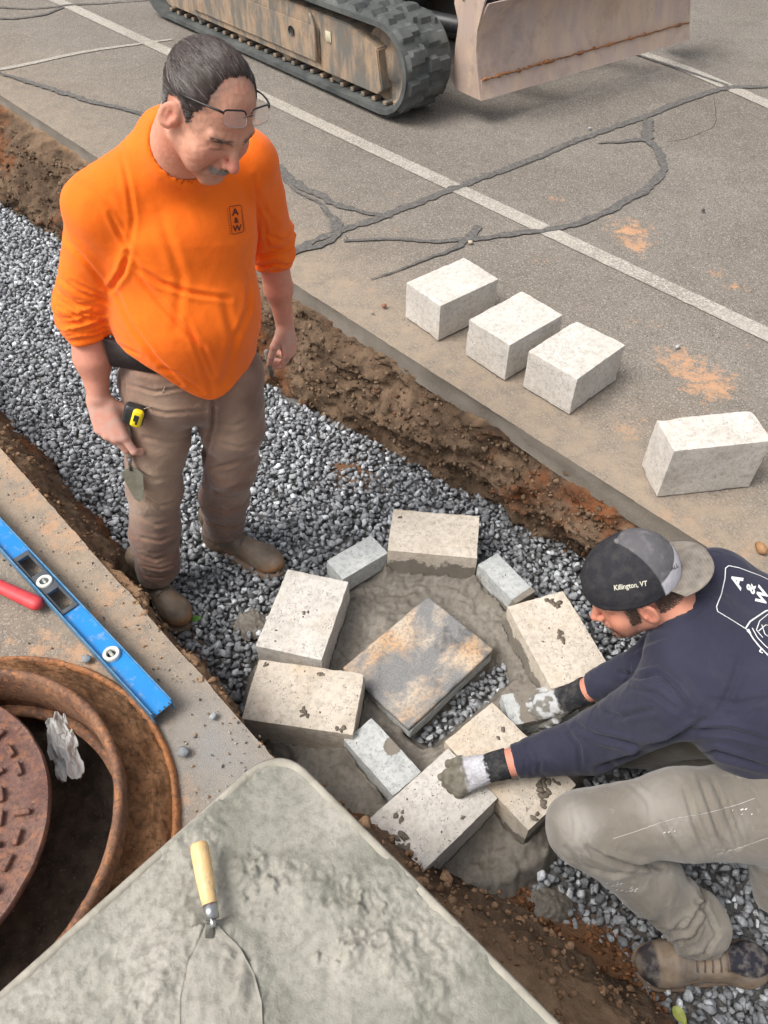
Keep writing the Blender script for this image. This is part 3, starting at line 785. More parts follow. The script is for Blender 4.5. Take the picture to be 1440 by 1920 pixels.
# ------------------------------------------------------------------ mortar ring
gx = np.arange(-.62, .82, .005); gy = np.arange(.55, 1.95, .005)
xx, yy = np.meshgrid(gx, gy, indexing='ij'); pts = np.stack([xx.ravel(), yy.ravel()], 1)
def poly_dist(pts, poly):
    poly = np.array(poly); d = np.full(len(pts), 9.0); n = len(poly)
    for i in range(n):
        a, b = poly[i], poly[(i + 1) % n]; ab = b - a
        t = np.clip(((pts - a) @ ab) / (ab @ ab), 0, 1); d = np.minimum(d, np.linalg.norm(pts - (a + t[:, None] * ab), axis=1))
    return np.where(inpoly(pts, poly), d, -d)
p3 = np.c_[pts, np.zeros(len(pts))]
din = poly_dist(pts, MB) + .03 * fbm(p3, 9, 3); dh = poly_dist(pts, MHOLE) + .012 * fbm(p3, 20, 2)
cen = cc0[:2]; rel = pts - cen; ang = np.arctan2(rel[:, 1], rel[:, 0]); rr = np.linalg.norm(rel, axis=1)
wv = fbm(p3, 4, 3)
rake = np.sin((rr * 210 + 2.2 * wv * 3 + 2.0 * np.sin(ang * 5))) * .0042 * sstep(-.3, .4, fbm(p3, 4.5, 3, seed=4)) * (.6 + .8 * np.clip(fbm(p3, 16, 2, seed=9), -.5, 1))
z = -.392 + .014 * fbm(p3, 8, 5, .6, seed=2) + .006 * np.clip(ridged(p3, 13, 3, seed=6) - .4, 0, 1) + rake + .003 * ridged(p3, 28, 3) + .0015 * fbm(p3, 90, 2)
# a fuller fillet of mortar pushed up around the blocks
dep = bpy.context.evaluated_depsgraph_get()
for o in [o for o in COL.objects if o.get('group') in (GB, GC)]:
    L, W = [max(abs(v.co[k]) for v in o.data.vertices) for k in (0, 1)]
    c, s = math.cos(o.rotation_euler[2]), math.sin(o.rotation_euler[2]); q = pts - np.array(o.location[:2])
    qx = np.abs(q[:, 0] * c + q[:, 1] * s) - L; qy = np.abs(-q[:, 0] * s + q[:, 1] * c) - W
    d = np.maximum(qx, qy)
    z = z + np.where(d > 0, .045 * np.exp(-np.maximum(d, 0) / .022) * (0.55 + .6 * np.clip(fbm(p3, 14, 2, seed=5), -1, 1)), .01)
z = np.minimum(z, -.315)
z = np.where(din > 0, z, z) - np.clip(.03 - din, 0, .2) * 1.6 - np.clip(dh + .02, 0, .1) * 1.8
keepv = (din > -.04)
fc = grid_faces(len(gx), len(gy)); fc = fc[keepv[fc].all(1)]
used = np.unique(fc); remap = -np.ones(len(pts), int); remap[used] = np.arange(len(used))
o = link('mortar_bed', np_mesh(np.c_[pts, z][used], remap[fc]), M['mortar_bed'])
tag(o, 'ring of wet grey mortar raked in curves under the blocks in the trench', 'mortar')
# splat of mortar on the gravel by the left block
def splat(px, py, zz, rx, ry, hh, seed, rot=0):
    c = P(px, py, zz); n = 40; g = np.linspace(-1.3, 1.3, n); xx, yy = np.meshgrid(g, g, indexing='ij'); q = np.stack([xx.ravel(), yy.ravel()], 1)
    r = np.linalg.norm(q, axis=1) + .25 * fbm(np.c_[q, q[:, 0] * 0 + seed], 1.5, 3)
    z = hh * np.clip(1 - r ** 2, -1, 1) + .25 * hh * fbm(np.c_[q, q[:, 0] * 0 + seed], 4, 3)
    k = r < 1.15; fc = grid_faces(n, n); fc = fc[k[fc].all(1)]; us = np.unique(fc); rm = -np.ones(len(q), int); rm[us] = np.arange(len(us))
    x = q[:, 0] * rx; y = q[:, 1] * ry; cs, sn = math.cos(rot), math.sin(rot)
    return np_mesh(np.stack([c[0] + x * cs - y * sn, c[1] + x * sn + y * cs, zz + z], 1)[us], rm[fc])
for px, py, rx, ry, lab in ((472, 1168, .055, .06, 'splash of wet mortar on the gravel left of the big block'), (905, 1650, .11, .07, 'dollop of grey mortar on the gravel below the near knee'), (1030, 1700, .06, .05, 'small pat of mortar among the loose stones by the near shin')):
    tag(link('mortar_splash', splat(px, py, G + .004, rx, ry, .028, px, .4), M['mortar_bed']), lab, 'mortar', 'mortar splashes on the gravel')

# ------------------------------------------------------------------ manhole casting and its cover
def mat_rust(name, dark, light, amt=.5):
    n = NT(name)
    a = n.noise(7, 6, .65); b = n.noise(45, 5, .7)
    c = n.mix(n.ramp(a, [(.38, 0.0), (.62, 1.0)]), dark, light)
    c = n.mix(n.ramp(b, [(.5, 0.0), (.68, amt)]), c, (.48, .20, .075, 1))
    c = n.mix(n.ramp(n.noise(90, 4, .7), [(.34, .6), (.5, 0.0)]), c, (.06, .035, .025, 1))
    c = n.mix(n.ramp(n.noise(26, 5, .7), [(.64, 0.0), (.74, .6)]), c, (.42, .36, .29, 1))
    return n.fin(c, n.ramp(a, [(.3, .55), (.7, .85)]), .12, n.bump(n.math('ADD', b, n.noise(160, 4, .7)), .8, .003), spec=.4)
M['rust'] = mat_rust('rusty_iron', (.13, .065, .042, 1), (.25, .13, .075, 1), .7)
M['rust_lid'] = mat_rust('iron_cover', (.13, .062, .05, 1), (.21, .12, .095, 1), .35)
M['rust_rim'] = mat_rust('orange_rust', (.38, .15, .05, 1), (.22, .11, .06, 1), .9)
mh = empty('manhole', (MH[0], MH[1], 0))
tag(mh, 'rusty round iron manhole frame set in the left pavement', 'manhole')
def wobble(me, amp, sc, seed):
    n = len(me.vertices); co = np.empty(n * 3, np.float32); me.vertices.foreach_get('co', co); co = co.reshape(-1, 3)
    co[:, 0] += amp * pnoise(co * sc + seed); co[:, 1] += amp * pnoise(co * sc + seed + 9); co[:, 2] += amp * pnoise(co * sc + seed + 17)
    me.vertices.foreach_set('co', co.ravel()); me.update()
    return me
c3 = (MH[0], MH[1], 0)
bm = bmesh.new(); add_lathe(bm, [(.392, -.16), (.386, -.02), (.380, .0), (.378, .085), (.384, .115), (.392, .122), (.400, .121), (.406, .112), (.404, .06), (.408, .02), (.414, -.01), (.430, -.05)], 160, c3)
link('ring', wobble(bm_mesh(bm), .0018, 24, 1), M['rust'], mh)
bm = bmesh.new(); add_lathe(bm, [(.36, -.045), (.385, -.04), (.384, -.06), (.36, -.065)], 160, c3, True)
link('cover_seat', wobble(bm_mesh(bm), .0015, 24, 2), M['rust'], mh)
bm = bmesh.new(); add_lathe(bm, [(.484, -.03), (.488, .004), (.494, .012), (.501, .010), (.506, -.002), (.507, -.03)], 160, c3)
link('flange_rim', wobble(bm_mesh(bm), .002, 20, 3), M['rust_rim'], mh)
# brown earth lying in the flange
osn = NT('orange_soil'); oc = osn.mix(osn.ramp(osn.noise(12, 6, .7), [(.35, 0.0), (.65, 1.0)]), (.17, .078, .035, 1), (.36, .19, .095, 1)); oc = osn.mix(osn.ramp(osn.noise(60, 5, .7), [(.36, .7), (.52, 0.0)]), oc, (.08, .045, .026, 1)); oc = osn.mix(osn.ramp(osn.voro(110), [(.08, .6), (.2, 0.0)]), oc, (.44, .30, .19, 1))
orange_soil = osn.fin(oc, .95, 0, osn.bump(osn.noise(70, 6, .75), 1.0, .010), spec=.15)
th = np.linspace(0, 2 * np.pi, 360, endpoint=False); rg = np.linspace(.400, .496, 30)
tt, rr_ = np.meshgrid(th, rg, indexing='ij'); px_ = MH[0] + rr_ * np.cos(tt); py_ = MH[1] + rr_ * np.sin(tt)
p = np.stack([px_.ravel(), py_.ravel(), 0 * px_.ravel()], 1); k = (rr_.ravel() - .40) / .096
zz = .075 * np.clip(1 - k, 0, 1) ** 1.1 - .008 + .014 * fbm(p, 14, 4, .6) + .010 * ridged(p, 40, 3) + .002 * fbm(p, 130, 2) + .03 * np.exp(-((tt.ravel() - 1.1) / .35) ** 2) * (1 - k)
i = np.arange(360 * 29); a_ = i // 29; b_ = i % 29; a2 = (a_ + 1) % 360
fc = np.stack([a_ * 30 + b_, a_ * 30 + b_ + 1, a2 * 30 + b_ + 1, a2 * 30 + b_], 1)[:, ::-1]
o = link('earth', np_mesh(np.c_[p[:, :2], zz], fc, {'top': .0 + 0 * zz}), orange_soil)
tag(o, 'red brown earth packed in the flange around the manhole ring', 'loose earth', kind='stuff')
# dark debris at the bottom of the shaft
g = np.linspace(-.41, .41, 110); xx, yy = np.meshgrid(g, g, indexing='ij'); p = np.stack([xx.ravel() + MH[0], yy.ravel() + MH[1], 0 * xx.ravel()], 1)
rr2 = np.hypot(xx.ravel(), yy.ravel()); zz = -.20 + .02 * fbm(p, 9, 4) + .06 * np.clip((rr2 - .3) / .1, 0, 1)
fc = grid_faces(110, 110); fc = fc[(rr2[fc] < .405).all(1)][:, ::-1]; us = np.unique(fc); rm = -np.ones(len(p), int); rm[us] = np.arange(len(us))
dk = NT('shaft_dirt'); c = dk.mix(dk.ramp(dk.noise(20, 5, .7), [(.35, 0.0), (.65, 1.0)]), (.06, .046, .035, 1), (.14, .105, .078, 1)); c = dk.mix(dk.ramp(dk.noise(130, 3, .8), [(.62, 0.0), (.7, .7)]), c, (.35, .33, .30, 1))
structure(link('ground', np_mesh(np.c_[p[:, :2], zz][us], rm[fc]), dk.fin(c, .95, 0, dk.bump(dk.noise(80, 4), .8, .005))))
# cover: tilted, dropped inside the ring, raised bars in rings
mc = empty('manhole_cover', (-1.080, .585, .10)); tag(mc, 'purple brown iron manhole cover tilted inside the frame, raised bars on top', 'manhole cover')
LT_ = Matrix.Translation((-1.080, .585, .088)) @ Matrix.Rotation(R(3.5), 4, 'Y')
bm = bmesh.new(); add_lathe(bm, [(0, -.022), (.325, -.022), (.340, -.016), (.345, -.004), (.345, .008), (.341, .013), (.318, .013), (.313, .006), (0, .006)], 128)
bm.transform(LT_); o = link('plate', wobble(bm_mesh(bm), .0012, 30, 5), M['rust_lid'], mc)
o.data.set_sharp_from_angle(angle=R(40))
bm = bmesh.new()
rsx = np.random.RandomState(5)
for rad_, n_ in ((.235, 30), (.185, 22), (.135, 15)):
    for k in range(n_):
        if rsx.uniform() < .08: continue
        a = 2 * math.pi * k / n_ + rad_ * 9
        tang = k % 3 != 0
        add_box(bm, (rad_ * math.cos(a), rad_ * math.sin(a), .010), (.030, .011, .009) if tang else (.034, .010, .009), Matrix.Rotation(a + (R(90) if (k // 2) % 2 else 0), 3, 'Z') if False else None, .002, 1)
        vs_ = bm.verts[-1:] if False else None
bm.free()
bm = bmesh.new()
for rad_, n_ in ((.288, 34), (.243, 28), (.198, 22), (.150, 15), (.10, 9)):
    for k in range(n_):
        if rsx.uniform() < .06: continue
        a = 2 * math.pi * k / n_ + rad_ * 9; t2 = bmesh.new()
        add_box(t2, (0, 0, 0), (.034, .0125, .016), None, .002, 1)
        t2.transform(Matrix.Translation((rad_ * math.cos(a), rad_ * math.sin(a), .0115)) @ Matrix.Rotation(a + (R(90) if k % 4 in (0, 3) else 0), 4, 'Z'))
        tm = bpy.data.meshes.new('t'); t2.to_mesh(tm); t2.free(); bm.from_mesh(tm); bpy.data.meshes.remove(tm)
bm.transform(LT_); o = link('raised_pattern', bm_mesh(bm), M['rust_lid'], mc, smooth=False); o['kind'] = 'stuff'
# crumpled grey white bag in the gap
def crumple(c, sx, sy, rot, seed, hh=.03, n=70):
    g = np.linspace(-1, 1, n); a, b = np.meshgrid(g, g, indexing='ij'); a = a.ravel(); b = b.ravel()
    q = np.stack([a * 1.6, b * 2.6, 0 * a + seed], 1)
    z = hh * (ridged(q, .5, 2, seed) * 1.0 + .15 * fbm(q, 2.5, 3)) + hh * .8 * (1 - a * a)
    x = a * sx * (1 + .25 * pnoise(q * .9)) * (1 - .3 * np.abs(b)); y = b * sy * (1 + .2 * pnoise(q * .8 + 4)) + .15 * sy * pnoise(q * 2)
    cs, sn = math.cos(rot), math.sin(rot)
    return np.stack([c[0] + x * cs - y * sn, c[1] + x * sn + y * cs, c[2] + z], 1), grid_faces(n, n)
cb = P(122, 1408, -.05)
v, f = crumple(cb, .036, .092, R(28), 2.2, .024)
bagm = NT('bag_plastic'); bc = bagm.mix(bagm.noise(30, 4), (.70, .71, .70, 1), (.58, .58, .56, 1))
o = link('plastic_bag', np_mesh(v, f), bagm.fin(bc, .6, 0, bagm.bump(bagm.noise(50, 4), .5, .003), spec=.6))
m_ = o.modifiers.new('thick', 'SOLIDIFY'); m_.thickness = .0012
tag(o, 'crumpled greyish white plastic bag stuffed between manhole cover and frame', 'plastic bag')

# ------------------------------------------------------------------ blue box level
A0 = P(300, 1325, .03); 
la = P(302, 1324, .062); lb = P(-12, 985, .062); ld = (lb - la)[:2]; ld /= np.linalg.norm(ld); yaw = math.atan2(ld[1], ld[0])
LV = empty('spirit_level', (la[0], la[1], 0), yaw)
tag(LV, 'long bright blue aluminium spirit level lying on its side on the left pavement', 'spirit level')
blue = simple_mat('blue_anodised', (.002, .145, .50, 1), (.004, .18, .56, 1), 9, .45, .15, .0006, .0)
_b = NT('blue_dusty'); _c = _b.mix(_b.ramp(_b.noise(9, 6, .7), [(.3, 0.0), (.7, 1.0)]), (.002, .185, .52, 1), (.004, .225, .58, 1)); _c = _b.mix(_b.ramp(_b.noise(28, 7, .78), [(.54, 0.0), (.68, .65)]), _c, (.34, .36, .36, 1)); blue = _b.fin(_c, .5, 0, _b.bump(_b.noise(40, 4), .15, .0006))
blue2 = simple_mat('blue_flange', (.03, .20, .42, 1), (.16, .30, .42, 1), 60, .4, .2, .0006, .3)
cream = simple_mat('cream_plastic', (.66, .66, .60, 1), (.58, .57, .50, 1), 30, .5)
dkgrey = simple_mat('charcoal_plastic', (.045, .052, .062, 1), (.075, .085, .095, 1), 26, .6, .3, .001)
LL = 1.2; hw = .030; z0 = .034; z1 = .058
def lv(name, bm, mat, parent=LV, smooth=False):
    o = link(name, bm_mesh(bm), mat, None, smooth); o.parent = parent; return o
# web between holes, as a frame of boxes in the level's own axes (x along, y across)
holes = [(.225, .017, 'ring'), (.478, .040, 'slot'), (.560, .017, 'ring'), (.642, .040, 'slot'), (.93, .017, 'ring')]
bm = bmesh.new(); xs = [0.0]
cuts = []
for x, h, kd in holes:
    cuts.append((x - h, x + h))
x0 = 0
for a, b in cuts + [(LL, LL)]:
    if a > x0: add_box(bm, ((x0 + a) / 2, 0, z0 + .006), (a - x0, 2 * hw - .006, .004))
    x0 = b
for a, b in cuts:
    for s in (-1, 1): add_box(bm, ((a + b) / 2, s * .0235, z0 + .006), (b - a, .009, .004))
lv('web', bm, blue)
for s in (-1, 1):
    bm = bmesh.new(); add_box(bm, (LL / 2, s * (hw - .0015), .033), (LL, .004, .052), None, .0012, 1)
    lv('flange', bm, blue2)
bm = bmesh.new(); 
for k in range(4): add_box(bm, (.0015, -.021 + k * .014, z0 + .0085), (.009, .0045, .0035), None, .001, 1)
lv('end_notches', bm, dkgrey)['kind'] = 'stuff'
# grip panel with slots
bm = bmesh.new()
for a, b in ((.425, .440), (.517, .602), (.681, .70)): add_box(bm, ((a + b) / 2, 0, z0 + .0105), (b - a, .049, .006), None, .0015, 1)
for a, b in ((.438, .518), (.601, .683)):
    for s in (-1, 1): add_box(bm, ((a + b) / 2, s * .0205, z0 + .0105), (b - a, .008, .006), None, .0015, 1)
lv('grip_panel', bm, dkgrey)
vial = simple_mat('vial_liquid', (.30, .33, .30, 1), (.40, .42, .38, 1), 60, .12)
for x, h, kd in holes:
    if kd != 'ring': continue
    bm = bmesh.new(); add_lathe(bm, [(.0125, -.006), (.0125, .005), (.0135, .0065), (.0205, .0065), (.0225, .004), (.0225, -.006)], 36, (x, 0, z0 + .012), True)
    ro = lv('vial_ring', bm, cream, smooth=True); ro.data.set_sharp_from_angle(angle=R(40))
    bm = bmesh.new(); add_tube(bm, [(x - .0115, 0, z0 + .010), (x, 0, z0 + .0105), (x + .0115, 0, z0 + .010)], .0048, 12); b_ = link('vial', bm_mesh(bm), vial); b_.parent = ro
    bm = bmesh.new(); add_box(bm, (x, 0, z0 + .0015), (.028, .028, .003)); b_ = link('vial_back', bm_mesh(bm), dkgrey, smooth=False); b_.parent = ro

# ------------------------------------------------------------------ red handled tool at the left edge
red = simple_mat('red_rubber', (.52, .035, .045, 1), (.62, .06, .065, 1), 30, .5, .25, .001)
e1 = P(78, 1136, .025); e0 = P(-60, 1072, .025); dv = e0 - e1; dv /= np.linalg.norm(dv)
tool = empty('hammer', tuple(e1[:2]) + (0,)); tag(tool, 'tool with a thick red rubber handle lying left of the blue level', 'hammer')
bm = bmesh.new(); pts = []; rads = []
for t, r_ in ((0, .004), (.003, .012), (.008, .0175), (.016, .0205), (.03, .0215), (.09, .020), (.15, .019), (.20, .0195), (.215, .014)):
    pts.append(e1 + dv * t); rads.append(r_)
add_tube(bm, pts, rads, 28, True, .85); link('grip', bm_mesh(bm), red, tool)
bm = bmesh.new(); add_tube(bm, [e1 + dv * .21, e1 + dv * .44], [.011, .011], 16); link('shaft', bm_mesh(bm), M['steel'], tool)
bm = bmesh.new(); nrm_ = np.array([-dv[1], dv[0], 0]); hc = e1 + dv * .44 + np.array([0, 0, .003])
add_tube(bm, [hc - nrm_ * .07, hc - nrm_ * .05, hc - nrm_ * .02, hc + nrm_ * .03, hc + nrm_ * .075], [.020, .021, .014, .014, .006], 20); link('head', bm_mesh(bm), M['steel'], tool)

# ------------------------------------------------------------------ mortar tub on a barrow frame
ZR = .45
Cc = P(522, 1392, ZR)[:2]; La = P(0, 1768, ZR)[:2]; Rb = P(1042, 1912, ZR)[:2]
ex = (Rb - Cc) / np.linalg.norm(Rb - Cc); ey = (La - Cc); ey -= ex * (ey @ ex); ey /= np.linalg.norm(ey)
TL, TW = .98, .66
wb = empty('wheelbarrow', tuple(Cc + ex * TL / 2 + ey * TW / 2) + (0,)); tag(wb, 'wheelbarrow with a pale crusted rim, heaped with wet mortar in the foreground', 'wheelbarrow')
def TBP(a, b, z): return (Cc[0] + ex[0] * a + ey[0] * b, Cc[1] + ex[1] * a + ey[1] * b, z)
def rrect(inset, r, nseg=12):
    out = []; a0, a1, b0, b1 = inset, TL - inset, inset, TW - inset
    for cx, cy, st in ((a1 - r, b1 - r, 0), (a0 + r, b1 - r, 90), (a0 + r, b0 + r, 180), (a1 - r, b0 + r, 270)):
        for k in range(nseg + 1):
            t = R(st + 90 * k / nseg); out.append((cx + r * math.cos(t), cy + r * math.sin(t)))
    return out
def loops_mesh(loops, close_last=False):
    bm = bmesh.new(); rings = [[bm.verts.new(TBP(a, b, z)) for a, b in lp] for lp, z in loops]
    for A_, B_ in zip(rings[:-1], rings[1:]):
        n = len(A_)
        for k in range(n): bm.faces.new((A_[k], A_[(k + 1) % n], B_[(k + 1) % n], B_[k]))
    if close_last: bm.faces.new(rings[-1])
    return bm
tubm = simple_mat('crusted_tub', (.38, .35, .295, 1), (.24, .225, .185, 1), 22, .8, .9, .003)
bm = loops_mesh([(rrect(.0, .075), ZR - .012), (rrect(-.002, .075), ZR - .004), (rrect(.002, .073), ZR), (rrect(.010, .068), ZR - .001), (rrect(.014, .066), ZR - .008), (rrect(.05, .06), ZR - .12), (rrect(.11, .06), ZR - .2), (rrect(.118, .055), ZR - .206), (rrect(.06, .06), ZR - .13), (rrect(.016, .066), ZR - .018)])
bm.faces.new([bm.verts.new(TBP(a, b, ZR - .201)) for a, b in rrect(.11, .06)])
link('tray', wobble(bm_mesh(bm), .0016, 18, 6), tubm, wb)
wood = simple_mat('barrow_wood', (.30, .2, .11, 1), (.38, .27, .16, 1), 14, .7)
for s in (.16, TW - .16):
    bm = bmesh.new(); add_tube(bm, [TBP(-.1, s * .6 + TW * .2, ZR - .26), TBP(.3, s, ZR - .225), TBP(TL - .1, s, ZR - .225), TBP(TL + .45, s + (s - TW / 2) * .5, ZR - .1)], .016, 12); link('handle', bm_mesh(bm), wood, wb)
    bm = bmesh.new(); add_tube(bm, [TBP(TL * .62, s, ZR - .235), TBP(TL * .68, s, .012), TBP(TL * .78, s, .012), TBP(TL * .9, s, ZR - .235)], .012, 10); link('leg', bm_mesh(bm), M['black'], wb)
wm = bmesh.new(); add_lathe(wm, [(.10, -.035), (.13, -.045), (.155, -.04), (.168, -.02), (.17, 0), (.168, .02), (.155, .04), (.13, .045), (.10, .035)], 40, closed=True)
wx = Matrix.Translation(TBP(.17, TW / 2, .171)) @ Matrix(((ex[0], 0, ey[0], 0), (ex[1], 0, ey[1], 0), (0, 1, 0, 0), (0, 0, 0, 1)))
wm.transform(wx); wo = link('wheel', bm_mesh(wm), M['black'], wb)
wm = bmesh.new(); add_lathe(wm, [(0, -.03), (.10, -.028), (.10, .028), (0, .03)], 24); wm.transform(wx); link('hub', bm_mesh(wm), M['steel'], wo)
# wet mortar
ng, mg = 330, 225
ga = np.linspace(.004, TL - .004, ng); gb = np.linspace(.004, TW - .004, mg); aa, bb = np.meshgrid(ga, gb, indexing='ij'); aa = aa.ravel(); bb = bb.ravel()
q = np.stack([aa, bb, 0 * aa], 1)
edge = np.minimum(np.minimum(aa, TL - aa), np.minimum(bb, TW - bb))
cr = np.minimum(1, 1); 
dcx = np.maximum(.075 - aa, 0); dcy = np.maximum(.075 - bb, 0); rc_ = np.hypot(dcx, dcy); 
inside = ~((rc_ > .069) & (aa < .075) & (bb < .075))
def tubxy(px, py, z=ZR): 
    w = P(px, py, z)[:2] - Cc; return float(w @ ex), float(w @ ey)
ta, tb = tubxy(620, 1800); d1 = np.stack([aa - ta, bb - tb], 1)
# smooth trowelled patch: a long shallow facet right of the trowel
def facet(px, py, rx, ry, rot):
    a, b = tubxy(px, py); x = (aa - a) * math.cos(rot) + (bb - b) * math.sin(rot); y = -(aa - a) * math.sin(rot) + (bb - b) * math.cos(rot)
    return np.exp(-np.clip(((x / rx) ** 2 + (y / ry) ** 2), 0, 30) ** 2)
fl = np.maximum(facet(560, 1800, .13, .075, R(-12)), facet(700, 1900, .12, .06, R(10)))
sm2 = facet(250, 1680, .10, .07, .5) * .6
rough = (1 - .93 * fl) * (1 - sm2)
streak = fbm(np.stack([aa * 22 + bb * 9, bb * 8 - aa * 3, 0 * aa], 1), 1, 4)
zz = -.004 + .010 * sstep(0, .16, edge) + rough * sstep(-.7, .5, fbm(q, 3.5, 2, seed=12)) * 1.15 * (.012 * fbm(q, 7, 3, seed=3) + .0080 * streak + .005 * np.clip(ridged(q, 26, 3, seed=2) - .35, 0, 1) + .0042 * fbm(q, 52, 3, seed=5) + .0032 * ridged(q, 60, 3))
zz = zz - .006 * fl + .008 * facet(500, 1640, .07, .03, R(-40)) * (1 + fbm(q, 40, 3)) + .010 * facet(660, 1790, .015, .02, 0) 
crumbs = np.clip(fbm(q, 70, 3, seed=8) - .25, 0, 1) * (facet(480, 1660, .06, .03, .3) + facet(640, 1780, .03, .05, 1) + facet(330, 1850, .03, .06, .3) + facet(690, 1700, .05, .03, 0))
zz = zz + .028 * crumbs
# nestle the trowel in
tb0 = np.array(tubxy(394, 1738)); tb1 = np.array(tubxy(428, 2010)); tdv = (tb1 - tb0) / np.linalg.norm(tb1 - tb0); rel_ = np.stack([aa, bb], 1) - tb0; tx_ = rel_ @ tdv; ty_ = np.abs(rel_ @ np.array([-tdv[1], tdv[0]]))
bw_ = np.interp(tx_ + .01, [0, .02, .05, .09, .13, .17, .22, .26], [.006, .018, .040, .055, .060, .055, .036, .012]); dd_ = ty_ - bw_; onb = (tx_ > -.005) & (tx_ < .27)
zz = np.where(onb, zz * (1 - np.exp(-(np.maximum(dd_, 0) / .03) ** 2)) + (.011 + .006 * fbm(q, 30, 4, seed=21)) * np.exp(-(np.maximum(dd_, 0) / .03) ** 2), zz); zz = np.where(onb & (dd_ < -.005), np.minimum(zz, .006), zz)
zz = np.minimum(zz, .022)
zz = np.where(edge < .012, np.minimum(zz, .0022 + .005 * fbm(q, 14, 3)), zz)
vx = Cc[0] + ex[0] * aa + ey[0] * bb; vy = Cc[1] + ex[1] * aa + ey[1] * bb
fc = grid_faces(ng, mg); fc = fc[inside[fc].all(1)]
def mortar_h(px, py):
    a, b = tubxy(px, py); i = int(np.clip(round((a - .004) / (ga[1] - ga[0])), 0, ng - 1)); j = int(np.clip(round((b - .004) / (gb[1] - gb[0])), 0, mg - 1)); return zz.reshape(ng, mg)[i, j] + ZR
me = np_mesh(np.stack([vx, vy, ZR + zz], 1), fc)
o = link('mortar_heap', me, M['mortar_tub']); tag(o, 'green grey wet mortar filling the wheelbarrow, trowelled smooth in places', 'mortar')
if o.data.polygons[100].normal.z < 0: o.data.flip_normals()

# ------------------------------------------------------------------ trowel lying on the mortar
def trowel_mesh(outline, thick, bend=0.0):
    bm = bmesh.new(); lo = [bm.verts.new((x, y, -thick)) for x, y in outline]; hi = [bm.verts.new((x, y, 0)) for x, y in outline]
    bm.faces.new(hi); bm.faces.new(lo[::-1]); n = len(outline)
    for i in range(n): bm.faces.new((lo[i], lo[(i + 1) % n], hi[(i + 1) % n], hi[i]))
    return bm
zt = ZR + .016
hA = P(372, 1580, zt + .035); hB = P(394, 1700, zt + .020); neck1 = P(394, 1738, zt + .004); tip = P(428, 2010, zt - .004)
tr = empty('trowel', tuple(neck1)); tag(tr, 'trowel with a light wooden handle lying blade down on the wet mortar', 'trowel')
woodh = NT('beech_handle'); wc = woodh.mix(woodh.ramp(woodh.noise(4, 4, .6, co=woodh.mapping((60, 8, 60), (0, 0, R(6)))), [(.3, 0.0), (.7, 1.0)]), (.66, .42, .18, 1), (.78, .55, .28, 1))
wc = woodh.mix(woodh.ramp(woodh.noise(28, 5, .7), [(.56, 0.0), (.66, .75)]), wc, (.36, .30, .22, 1)); wmat = woodh.fin(wc, .5, 0, woodh.bump(woodh.noise(120, 3), .2, .001))
bm = bmesh.new(); hd = hB - hA
add_tube(bm, [hA - hd * .015, hA, hA + hd * .03, hA + hd * .12, hA + hd * .35, hA + hd * .6, hA + hd * .85, hB], [.004, .0105, .0138, .0148, .0148, .0142, .0125, .0108], 24)
link('handle', bm_mesh(bm), wmat, tr)
bm = bmesh.new(); hn = hd / np.linalg.norm(hd); add_tube(bm, [hB - hn * .004, hB + hn * .018], [.0116, .0108], 20); add_tube(bm, [hB + hn * .016, hB + hn * .026, neck1 + np.array([0, .002, .004]), neck1 + np.array([0, -.012, -.006])], [.0062, .0058, .0062, .0075], 14)
link('ferrule', bm_mesh(bm), M['steel'], tr)
bd = tip - neck1; bl = np.linalg.norm(bd[:2]); ux = bd[:2] / bl; uy = np.array([-ux[1], ux[0]])
out = []
for t, w in [(0, .006), (.02, .018), (.05, .040), (.09, .055), (.13, .060), (.17, .055), (.22, .036), (.26, .012), (.272, 0)]: out.append((t, w))
outline = [(t, w) for t, w in out] + [(t, -w) for t, w in out[-2::-1]]
nt_, nw = 60, 30; ts = np.linspace(0, .272, nt_); wwid = np.interp(ts, [o_[0] for o_ in out], [o_[1] for o_ in out]); ws = np.linspace(-1, 1, nw)
tt, w2 = np.meshgrid(ts, ws, indexing='ij'); wv_ = w2 * wwid[:, None]
X = neck1[0] + ux[0] * (tt - .01) + uy[0] * wv_; Y = neck1[1] + ux[1] * (tt - .01) + uy[1] * wv_
zb = np.full(X.shape, zt - .004); qq = np.stack([X.ravel(), Y.ravel(), zb.ravel()], 1)
clot = .016 * sstep(.0, .5, fbm(qq, 26, 4, seed=3)) * np.exp(-(((tt - .085) / .035) ** 2 + ((wv_ - .028) / .022) ** 2)).ravel() + .0055 * fbm(qq, 30, 4, seed=2)
top = np.stack([X.ravel(), Y.ravel(), zb.ravel() + .003 + np.maximum(clot, -.0015)], 1); bot = np.stack([X.ravel(), Y.ravel(), zb.ravel() - .0015], 1)
fg = grid_faces(nt_, nw); N0 = len(top); 
bidx = np.concatenate([np.arange(nt_) * nw, (nt_ - 1) * nw + np.arange(nw), (np.arange(nt_) * nw + nw - 1)[::-1], np.arange(nw)[::-1]])
sidef = np.stack([bidx[:-1], bidx[1:], bidx[1:] + N0, bidx[:-1] + N0], 1)
smm = mat_mortar('mortared_blade', (.22, .212, .178, 1), (.34, .32, .28, 1), (.15, .142, .118, 1), .5)
me = np_mesh(np.concatenate([top, bot]), [fg, fg[:, ::-1] + N0, sidef]); o = link('blade', me, smm, tr)
